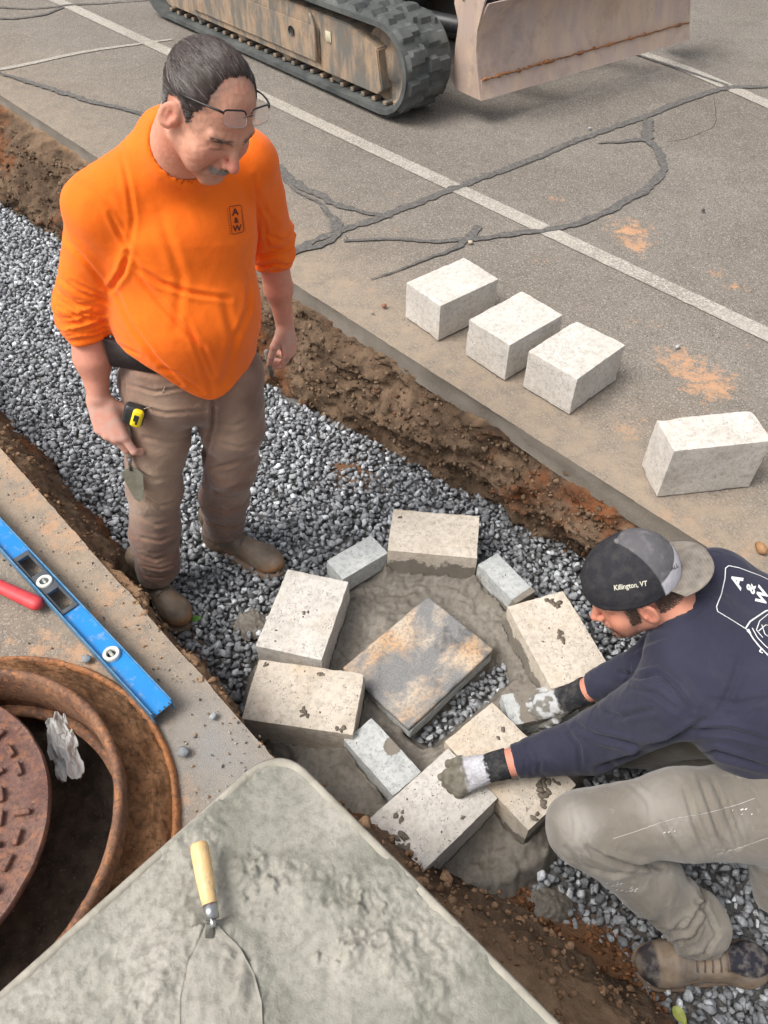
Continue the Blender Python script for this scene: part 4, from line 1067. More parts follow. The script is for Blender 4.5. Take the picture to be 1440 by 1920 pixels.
# ------------------------------------------------------------------ small loose things
def leaf(px, py, z, L, rot, col, label):
    c = P(px, py, z); n = 14; t = np.linspace(0, 1, n); w = .32 * L * np.sin(np.pi * t ** .8) ** .8
    s = np.linspace(-1, 1, 7); T, S = np.meshgrid(t, s, indexing='ij'); x = (T - .5) * L; y = S * w[:, None]; zz = .004 + .10 * L * np.abs(S) + .06 * L * np.sin(T * 5)
    cs, sn = math.cos(rot), math.sin(rot)
    o = link('leaf', np_mesh(np.stack([c[0] + (x * cs - y * sn).ravel(), c[1] + (x * sn + y * cs).ravel(), z + zz.ravel()], 1), grid_faces(n, 7)), simple_mat('leaf', col, tuple(x * .6 for x in col[:3]) + (1,), 60, .5))
    tag(o, label, 'leaf', 'fallen leaves')
leaf(368, 1162, G + .012, .04, .3, (.10, .24, .025, 1), 'green leaf on the gravel beside the toe of the brown boot')
leaf(1273, 1905, G + .02, .045, -1.0, (.42, .46, .10, 1), 'yellow green leaf on the ground in front of the kneeling man, bottom edge')
pm, pf_ = stone_protos(3, 99, 40, .7), None
def stone(px, py, z, r, col, label, k=0, grp='odd stones lying loose'):
    c = P(px, py, z); v, f = pm[k]
    o = link('stone', np_mesh(v * r, f), simple_mat('stone', col, tuple(x * .65 for x in col[:3]) + (1,), 70, .6, .5, .002))
    o.location = (c[0], c[1], z + r * .45); o.rotation_euler = (0, 0, px); tag(o, label, 'stone', grp)
stone(785, 1718, G + .012, .026, (.26, .14, .06, 1), 'smooth brown pebble among grey gravel left of the bent shin', 0)
stone(882, 456, 0, .014, (.50, .42, .32, 1), 'small tan stone on a crack sealer joint behind the row of three blocks', 1)
stone(1106, 242, 0, .012, (.42, .43, .44, 1), 'pale grey stone on the asphalt below the excavator blade', 2)
stone(1270, 652, 0, .013, (.46, .46, .46, 1), 'pale pebble on the asphalt beside the orange clay smear', 0)
stone(1318, 396, 0, .012, (.07, .07, .07, 1), 'black chip of stone on the asphalt at the far right', 2)
stone(163, 1238, 0, .016, (.27, .29, .31, 1), 'blue grey stone between the blue level and the manhole flange', 1)
stone(720, 576, 0, .014, (.30, .13, .07, 1), 'red brown crumb of stone on the paving left of the row of three blocks', 2)
stone(1425, 1032, 0, .024, (.40, .22, .10, 1), 'orange brown clod on the paving beside the navy shirt', 0)
stone(345, 1412, 0, .017, (.24, .26, .28, 1), 'grey stone on the pavement corner near the rim of the wheelbarrow', 1)
stone(400, 1345, 0, .013, (.36, .38, .40, 1), 'pale grey chip on the left pavement right of the end of the level', 2)
stone(960, 1430 - 45 + 330, G + .02, .018, (.5, .5, .5, 1), 'pale speckled stone on the gravel below the near knee', 2)
stone(698, 588, 0, .007, (.3, .3, .3, 1), 'tiny grey stone at the slab edge left of the row of three blocks', 0)

# ------------------------------------------------------------------ compact excavator (undercarriage and blade are what shows)
EX = empty('excavator', (-.9, 6.4, 0)); tag(EX, 'compact excavator with rubber tracks and a rusty blade, parked on the asphalt', 'excavator')
f0 = P(712, 222, 0)[:2]; f1 = P(290, 30, 0)[:2]
tx = (f0 - f1) / np.linalg.norm(f0 - f1); tyv = np.array([-tx[1], tx[0]])      # tx towards the blade, tyv away from the camera
if tyv[1] < 0: tyv = -tyv
TLn, TH, TWd = 2.3, .50, .34
RF = TH / 2
def EP(a, b, z):   # a along from front contact, backwards; b across from near face; z up
    q = f0 - tx * a + tyv * b; return (q[0], q[1], z)
rub = NT('track_rubber'); rc1 = rub.mix(rub.ramp(rub.noise(6, 5, .6), [(.35, 0.0), (.65, 1.0)]), (.050, .056, .056, 1), (.115, .122, .118, 1)); rc1 = rub.mix(rub.ramp(rub.noise(30, 4, .7), [(.6, 0.0), (.75, .5)]), rc1, (.26, .21, .16, 1))
M['rubber'] = rub.fin(rc1, .8, 0, rub.bump(rub.noise(90, 4), .5, .003), spec=.3)
mud = NT('muddy_panel'); drip = mud.noise(3.0, 6, .7, co=mud.mapping((3.2, 3.2, .9))); c = mud.mix(mud.ramp(drip, [(.42, 0.0), (.58, 1.0)]), (.36, .26, .175, 1), (.15, .145, .13, 1)); c = mud.mix(mud.ramp(mud.noise(22, 5, .7), [(.5, 0.0), (.7, .6)]), c, (.22, .14, .08, 1))
M['mud'] = mud.fin(c, .85, .0, mud.bump(mud.noise(60, 5, .7), .5, .003))
bl_ = NT('blade_steel'); c = bl_.mix(bl_.ramp(bl_.noise(1.8, 4, .6), [(.35, 0.0), (.65, 1.0)]), (.52, .37, .27, 1), (.46, .38, .36, 1)); c = bl_.mix(bl_.ramp(bl_.noise(3, 5, .6, co=bl_.mapping((4, 4, 1.2))), [(.45, 0.0), (.65, .7)]), c, (.62, .47, .35, 1)); c = bl_.mix(bl_.ramp(bl_.noise(2.3, 7, .75), [(.50, 0.0), (.66, .7)]), c, (.30, .235, .21, 1)); c = bl_.mix(bl_.ramp(bl_.noise(35, 5, .7), [(.62, 0.0), (.74, .7)]), c, (.30, .14, .07, 1))
M['blade'] = bl_.fin(c, .55, .15, bl_.bump(bl_.noise(50, 4), .25, .002), spec=.4)
def track_path(off=0.0, n=200):
    """closed stadium in (a, z): front idler at a~RF, rear sprocket"""
    r0, r1 = RF + off, RF + off
    a0, a1 = .02, TLn; L1 = a1 - a0; per = 2 * L1 + 2 * math.pi * r0; out = []
    for k in range(n):
        s = per * k / n
        if s < L1: out.append((a0 + s, RF - r0, (0, -1)))
        elif s < L1 + math.pi * r0:
            t = (s - L1) / r0; out.append((a1 + r0 * math.sin(t), RF - r0 * math.cos(t), (math.sin(t), -math.cos(t))))
        elif s < 2 * L1 + math.pi * r0: out.append((a1 - (s - L1 - math.pi * r0), RF + r0, (0, 1)))
        else:
            t = (s - 2 * L1 - math.pi * r0) / r0; out.append((a0 - r0 * math.sin(t), RF + r0 * math.cos(t), (-math.sin(t), math.cos(t))))
    return out
def build_track(b0, parent):
    n = 320; path = track_path(0, n); inner = track_path(-.032, n)
    nw_ = 24
    bm = bmesh.new(); rows = []
    for i in range(n):
        a, z, nn = path[i]; row = []
        for j in range(nw_ + 1):
            w = j / nw_
            # alternating chevron-ish lugs
            ph = (i * 44 / n) % 1.0; ph2 = (i * 44 / n + .5) % 1.0
            p1 = ph if w < .5 else ph2
            ctr = .5 + (abs(w - .5) - .25) * .5
            lug = 1.0 if (abs(p1 - ctr) < .27 and .06 < w < .94) else 0.0
            if abs(w - .5) < .07 and abs(p1 - .5) > .3: lug = 0
            h = -.022 + .022 * lug; aa_ = a + nn[0] * h; zz_ = z + nn[1] * h
            row.append(bm.verts.new(EP(aa_, b0 + w * TWd, zz_ + .0)))
        rows.append(row)
    rin = [[bm.verts.new(EP(a - 0 * nn[0], b0 + w * TWd, z)) for w in (1, 0)] for a, z, nn in track_path(-.048, n)]
    for i in range(n):
        r0, r1 = rows[i], rows[(i + 1) % n]; q0, q1 = rin[i], rin[(i + 1) % n]
        for j in range(nw_): bm.faces.new((r0[j], r0[j + 1], r1[j + 1], r1[j]))
        bm.faces.new((r0[-1], q0[0], q1[0], r1[-1])); bm.faces.new((q0[0], q0[1], q1[1], q1[0])); bm.faces.new((q0[1], r0[0], r1[0], q1[1]))
    o = link('track_belt', bm_mesh(bm), M['rubber'], parent); o.data.set_sharp_from_angle(angle=R(35))
    # steel cores seen along the inner edge
    bm = bmesh.new()
    for i, (a, z, nn) in enumerate(track_path(-.055, 62)):
        if z < .2 and -.1 < a < TLn: add_box(bm, EP(a, b0 + .10, z + .006), (.030, .10, .022), Matrix.Rotation(math.atan2(tx[1], tx[0]), 3, 'Z'), .004, 1)
    c_ = link('core_teeth', bm_mesh(bm), M['mud'], parent, smooth=False); c_['kind'] = 'stuff'
def plate(pts_az, b0, b1):
    bm = bmesh.new(); A_ = [bm.verts.new(EP(a, b0, z)) for a, z in pts_az]; B_ = [bm.verts.new(EP(a, b1, z)) for a, z in pts_az]; n = len(A_)
    bm.faces.new(A_); bm.faces.new(B_[::-1])
    for i in range(n): bm.faces.new((A_[i], B_[i], B_[(i + 1) % n], A_[(i + 1) % n]))
    bmesh.ops.bevel(bm, geom=[e for e in bm.edges], offset=.006, segments=2, affect='EDGES'); return bm
for b0 in (0.0, 1.20):
    build_track(b0, EX)
    link('track_frame', bm_mesh(plate([(.02, .13), (.06, .10), (2.2, .10), (2.3, .16), (2.25, .36), (1.9, .40), (.30, .40), (.06, .33)], b0 + .035, b0 + .24)), M['mud'], EX, smooth=False)
    link('frame_panel', bm_mesh(plate([(.55, .14), (1.9, .14), (1.9, .33), (.55, .33)], b0 + .022, b0 + .034)), M['mud'], EX, smooth=False)
    for aw in (.02, TLn):
        bm = bmesh.new(); add_lathe(bm, [(0, -.06), (.07, -.06), (.09, -.04), (.17, -.035), (.185, -.05), (.198, -.05), (.198, .05), (0, .05)], 40)
        q = EP(aw, b0 + .15, RF); bm.transform(Matrix.Translation(q) @ Matrix(((tx[0], 0, -tyv[0] * -1, 0), (tx[1], 0, -tyv[1] * -1, 0), (0, 1, 0, 0), (0, 0, 0, 1))))
        link('idler', bm_mesh(bm), M['mud'], EX)
    for k in range(4):
        bm = bmesh.new(); add_lathe(bm, [(0, -.05), (.05, -.05), (.062, -.04), (.062, .04), (.05, .05), (0, .05)], 24)
        q = EP(.45 + k * .48, b0 + .11, .115); bm.transform(Matrix.Translation(q) @ Matrix(((tx[0], 0, tyv[0], 0), (tx[1], 0, tyv[1], 0), (0, 1, 0, 0), (0, 0, 0, 1))))
        link('roller', bm_mesh(bm), M['mud'], EX)
# dark grease hole, strap and pale tab on the near panel
bm = bmesh.new(); add_lathe(bm, [(0, 0), (.022, 0), (.026, .004), (.026, .008)], 24); q = EP(.80, .0215, .26)
bm.transform(Matrix.Translation(q) @ Matrix(((tx[0], 0, -tyv[0], 0), (tx[1], 0, -tyv[1], 0), (0, 1, 0, 0), (0, 0, 0, 1)))); link('grease_port', bm_mesh(bm), M['black'], EX)
bm = bmesh.new(); add_box(bm, (0, 0, 0), (.045, .006, .055), None, .003, 1); bm.transform(Matrix.Translation(EP(.47, .030, .30)) @ Matrix.Rotation(math.atan2(tx[1], tx[0]), 4, 'Z')); link('tag_plate', bm_mesh(bm), simple_mat('pale_sticker', (.55, .53, .38, 1), (.5, .46, .33, 1), 60), EX)
bm = bmesh.new(); add_tube(bm, [EP(.56, .012, .15), EP(.565, .008, .25), EP(.57, .008, .34), EP(.60, .015, .375), EP(.66, .05, .38)], .010, 10); link('hose_guard', bm_mesh(bm), M['mud'], EX)
# car body between the tracks, turntable, platform and counterweight above
def box_at(name, a, b, z, sa, sb, sz, mat, parent, bev=.03):
    bm = bmesh.new(); add_box(bm, (0, 0, 0), (sa, sb, sz), None, bev, 3); bm.transform(Matrix.Translation(EP(a, b, z)) @ Matrix.Rotation(math.atan2(tx[1], tx[0]), 4, 'Z'))
    return link(name, bm_mesh(bm), mat, parent)
box_at('car_body', 1.15, .77, .36, 1.0, .92, .22, M['black'], EX)
bm = bmesh.new(); add_lathe(bm, [(0, -.06), (.36, -.06), (.38, -.04), (.38, .04), (.36, .06), (0, .06)], 48, EP(1.15, .77, .60)); link('turntable', bm_mesh(bm), M['black'], EX)
yel = simple_mat('machine_paint', (.55, .36, .06, 1), (.5, .31, .05, 1), 8, .45)
box_at('platform', 1.25, .77, .78, 1.7, 1.5, .22, M['black'], EX, .08)
cabp = box_at('cab', 1.25, .45, 1.55, 1.1, .75, 1.3, yel, EX, .08)
box_at('window', 1.25, .075, 1.75, .8, .012, .7, M['black'], cabp, .004)
box_at('counterweight', 2.0, .95, 1.2, .5, 1.2, .6, yel, EX, .12)
# blade
zb_ = .13
bL = P(905, 188, zb_); bR = P(1290, 75, zb_); bd_ = (bR - bL); blen = np.linalg.norm(bd_[:2]); bx = bd_[:2] / blen; bnv = np.array([bx[1], -bx[0]])   # bnv: forward, to the camera
if bnv[1] > 0: bnv = -bnv
def BP(s, fwd, z): q = bL[:2] + bx * s + bnv * fwd; return (q[0], q[1], z)
prof = [(0.0, .0), (-.012, .03), (-.030, .085), (-.031, .095), (-.055, .16), (-.072, .23), (-.075, .30), (-.06, .37), (-.03, .43), (-.015, .45)]
def sheet(profile, s0, s1, th, ns=60, sm=True):
    bm = bmesh.new(); ss = [s0 + (s1 - s0) * k / ns for k in range(ns + 1)]
    F_ = [[bm.verts.new(BP(s, fw, zb_ + z)) for fw, z in profile] for s in ss]; K_ = [[bm.verts.new(BP(s, fw - th, zb_ + z)) for fw, z in profile] for s in ss]
    n = len(profile)
    for i in range(ns):
        for j in range(n - 1):
            bm.faces.new((F_[i][j], F_[i + 1][j], F_[i + 1][j + 1], F_[i][j + 1])); bm.faces.new((K_[i][j], K_[i][j + 1], K_[i + 1][j + 1], K_[i + 1][j]))
        bm.faces.new((F_[i][0], K_[i][0], K_[i + 1][0], F_[i + 1][0])); bm.faces.new((F_[i][-1], F_[i + 1][-1], K_[i + 1][-1], K_[i][-1]))
    for i in (0, ns):
        for j in range(n - 1): bm.faces.new((F_[i][j], F_[i][j + 1], K_[i][j + 1], K_[i][j]))
    return bm
dozer = link('dozer_blade', wobble(bm_mesh(sheet(prof[2:], 0.0, blen, .012)), .003, 5, 3), M['blade'], EX)
dozer.data.set_sharp_from_angle(angle=R(50))
o = link('cutting_edge', bm_mesh(sheet([(.004, 0), (-.010, .035), (-.026, .092)], .0, blen, .02)), M['blade'], dozer); o.data.set_sharp_from_angle(angle=R(40))
# ragged weld of caked clay along the joint
rsw = np.random.RandomState(4); bm = bmesh.new()
for s in np.arange(.0, blen, .02): 
    pass
pts_ = [BP(s, -.022 + .001 * rsw.normal(), zb_ + .094 + .002 * rsw.normal()) for s in np.arange(0.005, blen, .02)]
add_tube(bm, pts_, [.004 + .004 * abs(rsw.normal()) * (rsw.uniform() < .45) for _ in pts_], 8); link('weld_seam', bm_mesh(bm), M['rust_rim'], dozer)
# side plate with a lifting slot
def side_plate(s, th):
    bm = bmesh.new(); pr_ = [(.0, .0), (-.035, .10), (-.07, .22), (-.075, .32), (-.04, .45), (-.02, .50), (-.16, .53), (-.26, .50), (-.275, .40), (-.23, .32), (-.245, .20), (-.25, .03), (-.22, -.005)]
    A_ = [bm.verts.new(BP(s, fw, zb_ + z)) for fw, z in pr_]; B_ = [bm.verts.new(BP(s + th, fw, zb_ + z)) for fw, z in pr_]; n = len(pr_)
    bm.faces.new(A_); bm.faces.new(B_[::-1])
    for i in range(n): bm.faces.new((A_[i], B_[i], B_[(i + 1) % n], A_[(i + 1) % n]))
    return bm
for s in (-.014, blen + .001): link('side_plate', bm_mesh(side_plate(s, .013)), M['blade'], dozer, smooth=False)
bm = bmesh.new(); add_tube(bm, [BP(-.0155, -.20, zb_ + .43), BP(-.0155, -.20, zb_ + .475)], .010, 12, True, .5); link('lifting_slot', bm_mesh(bm), M['black'], dozer)
for s in (.45, blen - .45):
    bm = bmesh.new(); A0_ = BP(s, -.10, zb_ + .18); q = EP(.75, .0 + .45 + (s - .45) * .75, .33); add_tube(bm, [A0_, q], [.045, .055], 8); link('blade_arm', bm_mesh(bm), M['black'], EX)

# ------------------------------------------------------------------ signed distance modelling for bodies and cloth
from mathutils.bvhtree import BVHTree
def A3(*v): return np.array(v if len(v) > 1 else v[0], float)
def nrm(v): v = np.asarray(v, float); return v / np.linalg.norm(v)
def rc(p, a, b, ra, rb):
    ab = b - a; t = np.clip(((p - a) @ ab) / max(ab @ ab, 1e-12), 0, 1)
    return np.linalg.norm(p - (a + t[:, None] * ab), axis=1) - (ra + (rb - ra) * t)
def ec(p, a, b, sa, sb, l, f, zs=1.0):
    """elliptic cone capsule: half sizes (along l, along f) at both ends"""
    ab = b - a; t = np.clip(((p - a) @ ab) / max(ab @ ab, 1e-12), 0, 1)
    q = p - (a + t[:, None] * ab); sx = sa[0] + (sb[0] - sa[0]) * t; sy = sa[1] + (sb[1] - sa[1]) * t
    x = q @ l; y = q @ f; w = np.cross(l, f); z = q @ w; sz = np.minimum(sx, sy) * zs
    k = np.sqrt((x / sx) ** 2 + (y / sy) ** 2 + (z / sz) ** 2)
    k1 = np.sqrt((x / sx ** 2) ** 2 + (y / sy ** 2) ** 2 + (z / sz ** 2) ** 2) + 1e-9
    return np.where(k > .3, k * (k - 1) / k1, (k - 1) * np.minimum(sx, sy))
def el(p, c, r, F=None):
    q = p - c
    if F is not None: q = q @ F.T
    r = np.asarray(r, float); k0 = np.linalg.norm(q / r, axis=1); k1 = np.linalg.norm(q / r ** 2, axis=1) + 1e-9
    return np.where(k0 > .2, k0 * (k0 - 1) / k1, (k0 - 1) * r.min())
def smin(a, b, k):
    h = np.maximum(k - np.abs(a - b), 0) / k; return np.minimum(a, b) - h * h * k * .25
def smax(a, b, k): return -smin(-a, -b, k)
def surface(f, lo, hi, h, B=5):
    lo = np.asarray(lo, float); hi = np.asarray(hi, float)
    nb = np.ceil((hi - lo) / (h * B)).astype(int); n = nb * B + 1
    ci = np.stack(np.meshgrid(*[np.arange(k) for k in nb], indexing='ij'), -1).reshape(-1, 3)
    cc = lo + (ci + .5) * B * h; d = f(cc)
    act = np.abs(d) < B * h * .87 * 1.5 + .003
    val = np.ones(n, np.float32)
    sgn = np.where(d < 0, -1.0, 1.0).reshape(nb)
    val[:-1, :-1, :-1] = np.repeat(np.repeat(np.repeat(sgn, B, 0), B, 1), B, 2)
    m = np.zeros(n, bool)
    am = np.zeros(nb, bool); am[tuple(ci[act].T)] = True
    e = np.repeat(np.repeat(np.repeat(am, B, 0), B, 1), B, 2)
    for dx in (0, 1):
        for dy in (0, 1):
            for dz in (0, 1):
                m[dx:dx + e.shape[0], dy:dy + e.shape[1], dz:dz + e.shape[2]] |= e
    idx = np.argwhere(m); out = np.empty(len(idx))
    for s in range(0, len(idx), 400000): out[s:s + 400000] = f(lo + idx[s:s + 400000] * h)
    val[tuple(idx.T)] = out
    ins = val < 0
    cnt = sum(ins[a:n[0] - 1 + a, b:n[1] - 1 + b, c:n[2] - 1 + c].astype(np.int8) for a in (0, 1) for b in (0, 1) for c in (0, 1))
    cells = np.argwhere((cnt > 0) & (cnt < 8)); cid = -np.ones(n - 1, np.int64); cid[tuple(cells.T)] = np.arange(len(cells))
    acc = np.zeros((len(cells), 3)); k = np.zeros(len(cells))
    for ax in range(3):
        o = [a for a in range(3) if a != ax]
        for b in (0, 1):
            for c in (0, 1):
                p0 = cells.copy(); p0[:, o[0]] += b; p0[:, o[1]] += c; p1 = p0.copy(); p1[:, ax] += 1
                v0 = val[tuple(p0.T)]; v1 = val[tuple(p1.T)]; s = (v0 < 0) != (v1 < 0)
                t = np.where(s, v0 / np.where(s, v0 - v1, 1), 0); q = p0.astype(float); q[:, ax] += t
                acc[s] += q[s]; k += s
    verts = lo + acc / k[:, None] * h
    faces = []
    for ax in range(3):
        sl0 = [slice(None)] * 3; sl1 = [slice(None)] * 3; sl0[ax] = slice(0, -1); sl1[ax] = slice(1, None)
        x = ins[tuple(sl0)] != ins[tuple(sl1)]
        e = np.argwhere(x); o1, o2 = (ax + 1) % 3, (ax + 2) % 3
        e = e[(e[:, o1] > 0) & (e[:, o2] > 0) & (e[:, o1] < n[o1] - 1) & (e[:, o2] < n[o2] - 1)]
        def at(d1, d2):
            c = e.copy(); c[:, o1] += d1; c[:, o2] += d2; return cid[tuple(c.T)]
        q = np.stack([at(-1, -1), at(0, -1), at(0, 0), at(-1, 0)], 1)
        flip = ~ins[tuple(e.T)]; q[flip] = q[flip][:, ::-1]; faces.append(q)
    faces = np.concatenate(faces); faces = faces[(faces >= 0).all(1)]
    return verts, faces
def vnormals(v, f):
    a = v[f[:, 2]] - v[f[:, 0]]; b = v[f[:, 3]] - v[f[:, 1]] if f.shape[1] == 4 else v[f[:, 1]] - v[f[:, 0]]
    n = np.cross(a, b) if f.shape[1] == 4 else np.cross(b, a); N = np.zeros_like(v)
    for k in range(f.shape[1]): np.add.at(N, f[:, k], n)
    return N / (np.linalg.norm(N, axis=1)[:, None] + 1e-12)
def relax(v, f, it=1, w=.5):
    for _ in range(it):
        s = np.zeros_like(v); c = np.zeros(len(v))
        for k in range(f.shape[1]):
            a, b = f[:, k], f[:, (k + 1) % f.shape[1]]; np.add.at(s, a, v[b]); np.add.at(c, a, 1)
        v = v * (1 - w) + w * s / np.maximum(c, 1)[:, None]
    return v
def Qpx(v):
    x, y, z = v[:, 0], v[:, 1], v[:, 2] - CAM_H
    w = y * CP - z * SP; u = y * SP + z * CP; return np.stack([720 + FPX * x / w, 960 - FPX * u / w], 1)
def creases(v, n, lines):
    """press folds into cloth: (polyline, width, depth) located where the photo shows them; negative depth = ridge"""
    q = Qpx(v); view = np.array([0, 0, CAM_H]) - v; view /= np.linalg.norm(view, axis=1)[:, None]
    face = np.clip((view * n).sum(1) * 2.2, 0, 1); d = np.zeros(len(v))
    for pl, w, dep in lines:
        pl = np.array(pl, float); best = np.full(len(v), 1e9); bt = np.zeros(len(v)); side = np.zeros(len(v)); L = len(pl) - 1
        for i in range(L):
            a, b = pl[i], pl[i + 1]; ab = b - a; r = q - a; t = np.clip((r @ ab) / (ab @ ab), 0, 1)
            dd = r - t[:, None] * ab; di = np.linalg.norm(dd, axis=1); s = np.sign(ab[0] * r[:, 1] - ab[1] * r[:, 0])
            up = di < best; best[up] = di[up]; bt[up] = (i + t[up]) / L; side[up] = s[up]
        x = best * side / w; taper = np.sin(np.pi * np.clip(bt * .88 + .06, 0, 1)) ** .6
        prof = -np.exp(-x * x * 2.2) + .55 * np.exp(-((np.abs(x) - 1.35) ** 2) * 1.6)
        d += dep * prof * taper * face
    return v + n * d[:, None]
def cloth_mat(name, c1, c2, weave=900, rough=.85, sheen=.2, stain=None, samt=.6, worn=None, scale=7, crinkle=.8):
    n = NT(name)
    c = n.mix(n.ramp(n.noise(scale, 5, .6), [(.3, 0.0), (.7, 1.0)]), c1, c2)
    if stain: c = n.mix(n.ramp(n.noise(5, 5, .65, dist=.5), [(.55, 0.0), (.70, samt)]), c, stain)
    if worn:
        a = n.attr('col'); c = n.mix(a, c, worn)
        c = n.mix(n.ramp(n.noise(17, 5, .7), [(.6, 0.0), (.72, .5)]), c, worn)
    w = n.N.new('ShaderNodeTexNoise'); w.inputs['Scale'].default_value = weave; w.inputs['Detail'].default_value = 2; n.L.new(n.co, w.inputs['Vector'])
    cr = n.ramp(n.noise(15, 3, .55, dist=.5), [(.36, 0.0), (.47, 1.0), (.53, 1.0), (.64, 0.0)])
    h = n.math('ADD', n.math('ADD', n.math('MULTIPLY', w.outputs['Fac'], .35), n.noise(45, 5, .65)), n.math('MULTIPLY', cr, crinkle))
    n.b.inputs['Sheen Weight'].default_value = sheen; n.b.inputs['Sheen Roughness'].default_value = .5
    return n.fin(c, rough, 0, n.bump(h, .34, .0042), spec=.2)
def skin_mat(name, c1, c2, red, weight=.03):
    n = NT(name)
    c = n.mix(n.ramp(n.noise(28, 5, .6), [(.3, 0.0), (.7, 1.0)]), c1, c2)
    c = n.mix(n.attr('col', 'Color'), c, c)
    s = n.N.new('ShaderNodeSeparateColor'); n.L.new(n.attr('col', 'Color'), s.inputs[0])
    c = n.mix(s.outputs[0], c, red)                       # ruddy areas
    c = n.mix(s.outputs[1], c, (.10, .075, .065, 1))      # stubble and roots of hair, plus shade painted in mouth line, nostrils, lids
    c = n.mix(s.outputs[2], c, (.50, .43, .38, 1))        # dried cement dust
    c = n.mix(n.ramp(n.noise(55, 6, .75), [(.50, 0.0), (.68, .35)]), c, red)
    return n.fin(c, .6, 0, n.bump(n.math('ADD', n.noise(320, 4, .6), n.noise(90, 3)), .4, .0016), spec=.35, sss=weight)

# --- head in centimetres, x to the wearer's left, y forward, z up, origin between the ears
def head_sdf(q, o):
    P_ = lambda *v: np.array(v, float); ax = np.abs(q[:, 0])[:, None] * [1, 0, 0] + q * [0, 1, 1]
    d = el(q, P_(0, -1.2, 3.0), (7.6, 9.5, 8.6))
    d = smin(d, el(q, P_(0, 2.6, -2.6), (6.5, 6.0, 7.6)), 2.0)
    d = smin(d, rc(ax, P_(5.1, -.4, -5.6), P_(1.2, 6.3, -9.2), 1.7, 1.7), 2.2)         # jaw
    d = smin(d, rc(ax, P_(0, 6.9, -9.6), P_(1.0, 6.6, -9.7), 1.7, 1.6), 1.4)           # chin
    d = smin(d, el(ax, P_(4.4, 5.2, -3.0), (2.4, 2.4, 2.4)), 2.0)                      # cheek
    d = smin(d, el(ax, P_(3.6, 5.0, -6.0), (2.4, 2.2, 2.8)), 2.0)
    d = smin(d, rc(ax, P_(0.6, 8.1, 1.3), P_(4.6, 6.5, 1.7), 1.0, .85), 1.2)           # brow
    d = smax(d, -el(ax, P_(3.2, 9.3, -.2), (1.9, 1.9, 1.15)), 1.1)                     # sockets
    d = smin(d, el(ax, P_(3.15, 6.55, -.2), (1.45, 1.35, 1.2)), .25)                   # lidded eyes
    d = smin(d, rc(q, P_(0, 8.2, 1.0), P_(0, 10.3, -2.9), .75, 1.0), .9)               # nose
    d = smin(d, el(q, P_(0, 10.4, -3.3), (1.15, 1.1, .95)), .6)
    d = smin(d, el(ax, P_(1.25, 9.0, -3.6), (.85, 1.1, .75)), .5)
    d = smax(d, -el(ax, P_(.62, 9.7, -4.25), (.38, .6, .4)), .3)
    d = smin(d, el(q, P_(0, 7.4, -5.9), (3.0, 1.9, 1.9)), 1.0)                         # muzzle
    d = smin(d, rc(ax, P_(0, 9.05, -5.85), P_(2.0, 8.1, -6.2), .55, .28), .5)          # lips
    d = smin(d, rc(ax, P_(0, 8.95, -7.0), P_(1.8, 8.0, -6.7), .6, .3), .5)
    d = smax(d, -rc(ax, P_(0, 9.6, -6.42), P_(2.3, 8.3, -6.45), .16, .12), .35)
    d = smin(d, -smin(-d, 1e3 + 0 * d, .1), .1)
    d = smax(d, -rc(ax, P_(2.3, 8.6, -3.6), P_(3.4, 7.1, -6.6), .35, .3), 1.2)         # nasolabial fold
    d = smin(d, rc(q, P_(0, -3.0, -5.0), o['neck_end'], 6.0, o.get('neck_r', 6.4)), 2.5)
    # ears
    for s in (-1, 1):
        e = P_(s * 7.6, -1.0, -1.0); F = np.array([nrm((1, s * .35 * 0 - .0, 0)), (0, 1, 0), (0, 0, 1)])
        th = R(22) * s; Fx = np.array([[math.cos(th), math.sin(th), 0], [-math.sin(th), math.cos(th), 0], [0, 0, 1]])
        tl = R(-12); Ft = np.array([[1, 0, 0], [0, math.cos(tl), math.sin(tl)], [0, -math.sin(tl), math.cos(tl)]])
        F = Ft @ Fx; c = e + P_(s * .55, 0, 0)
        ear = el(q, c, (.75, 2.0, 3.3), F)
        ear = smax(ear, -el(q, c + P_(s * .75, .25, .35), (.6, 1.25, 2.2), F), .35)
        ear = smin(ear, rc(q, c + P_(s * .25, -.5, -1.2), c + P_(s * .3, -.2, 1.3), .28, .25), .4)
        ear = smin(ear, el(q, c + P_(s * -.1, .9, -.6), (.5, .45, .7)), .4)
        d = smin(d, ear, .7)
    return d
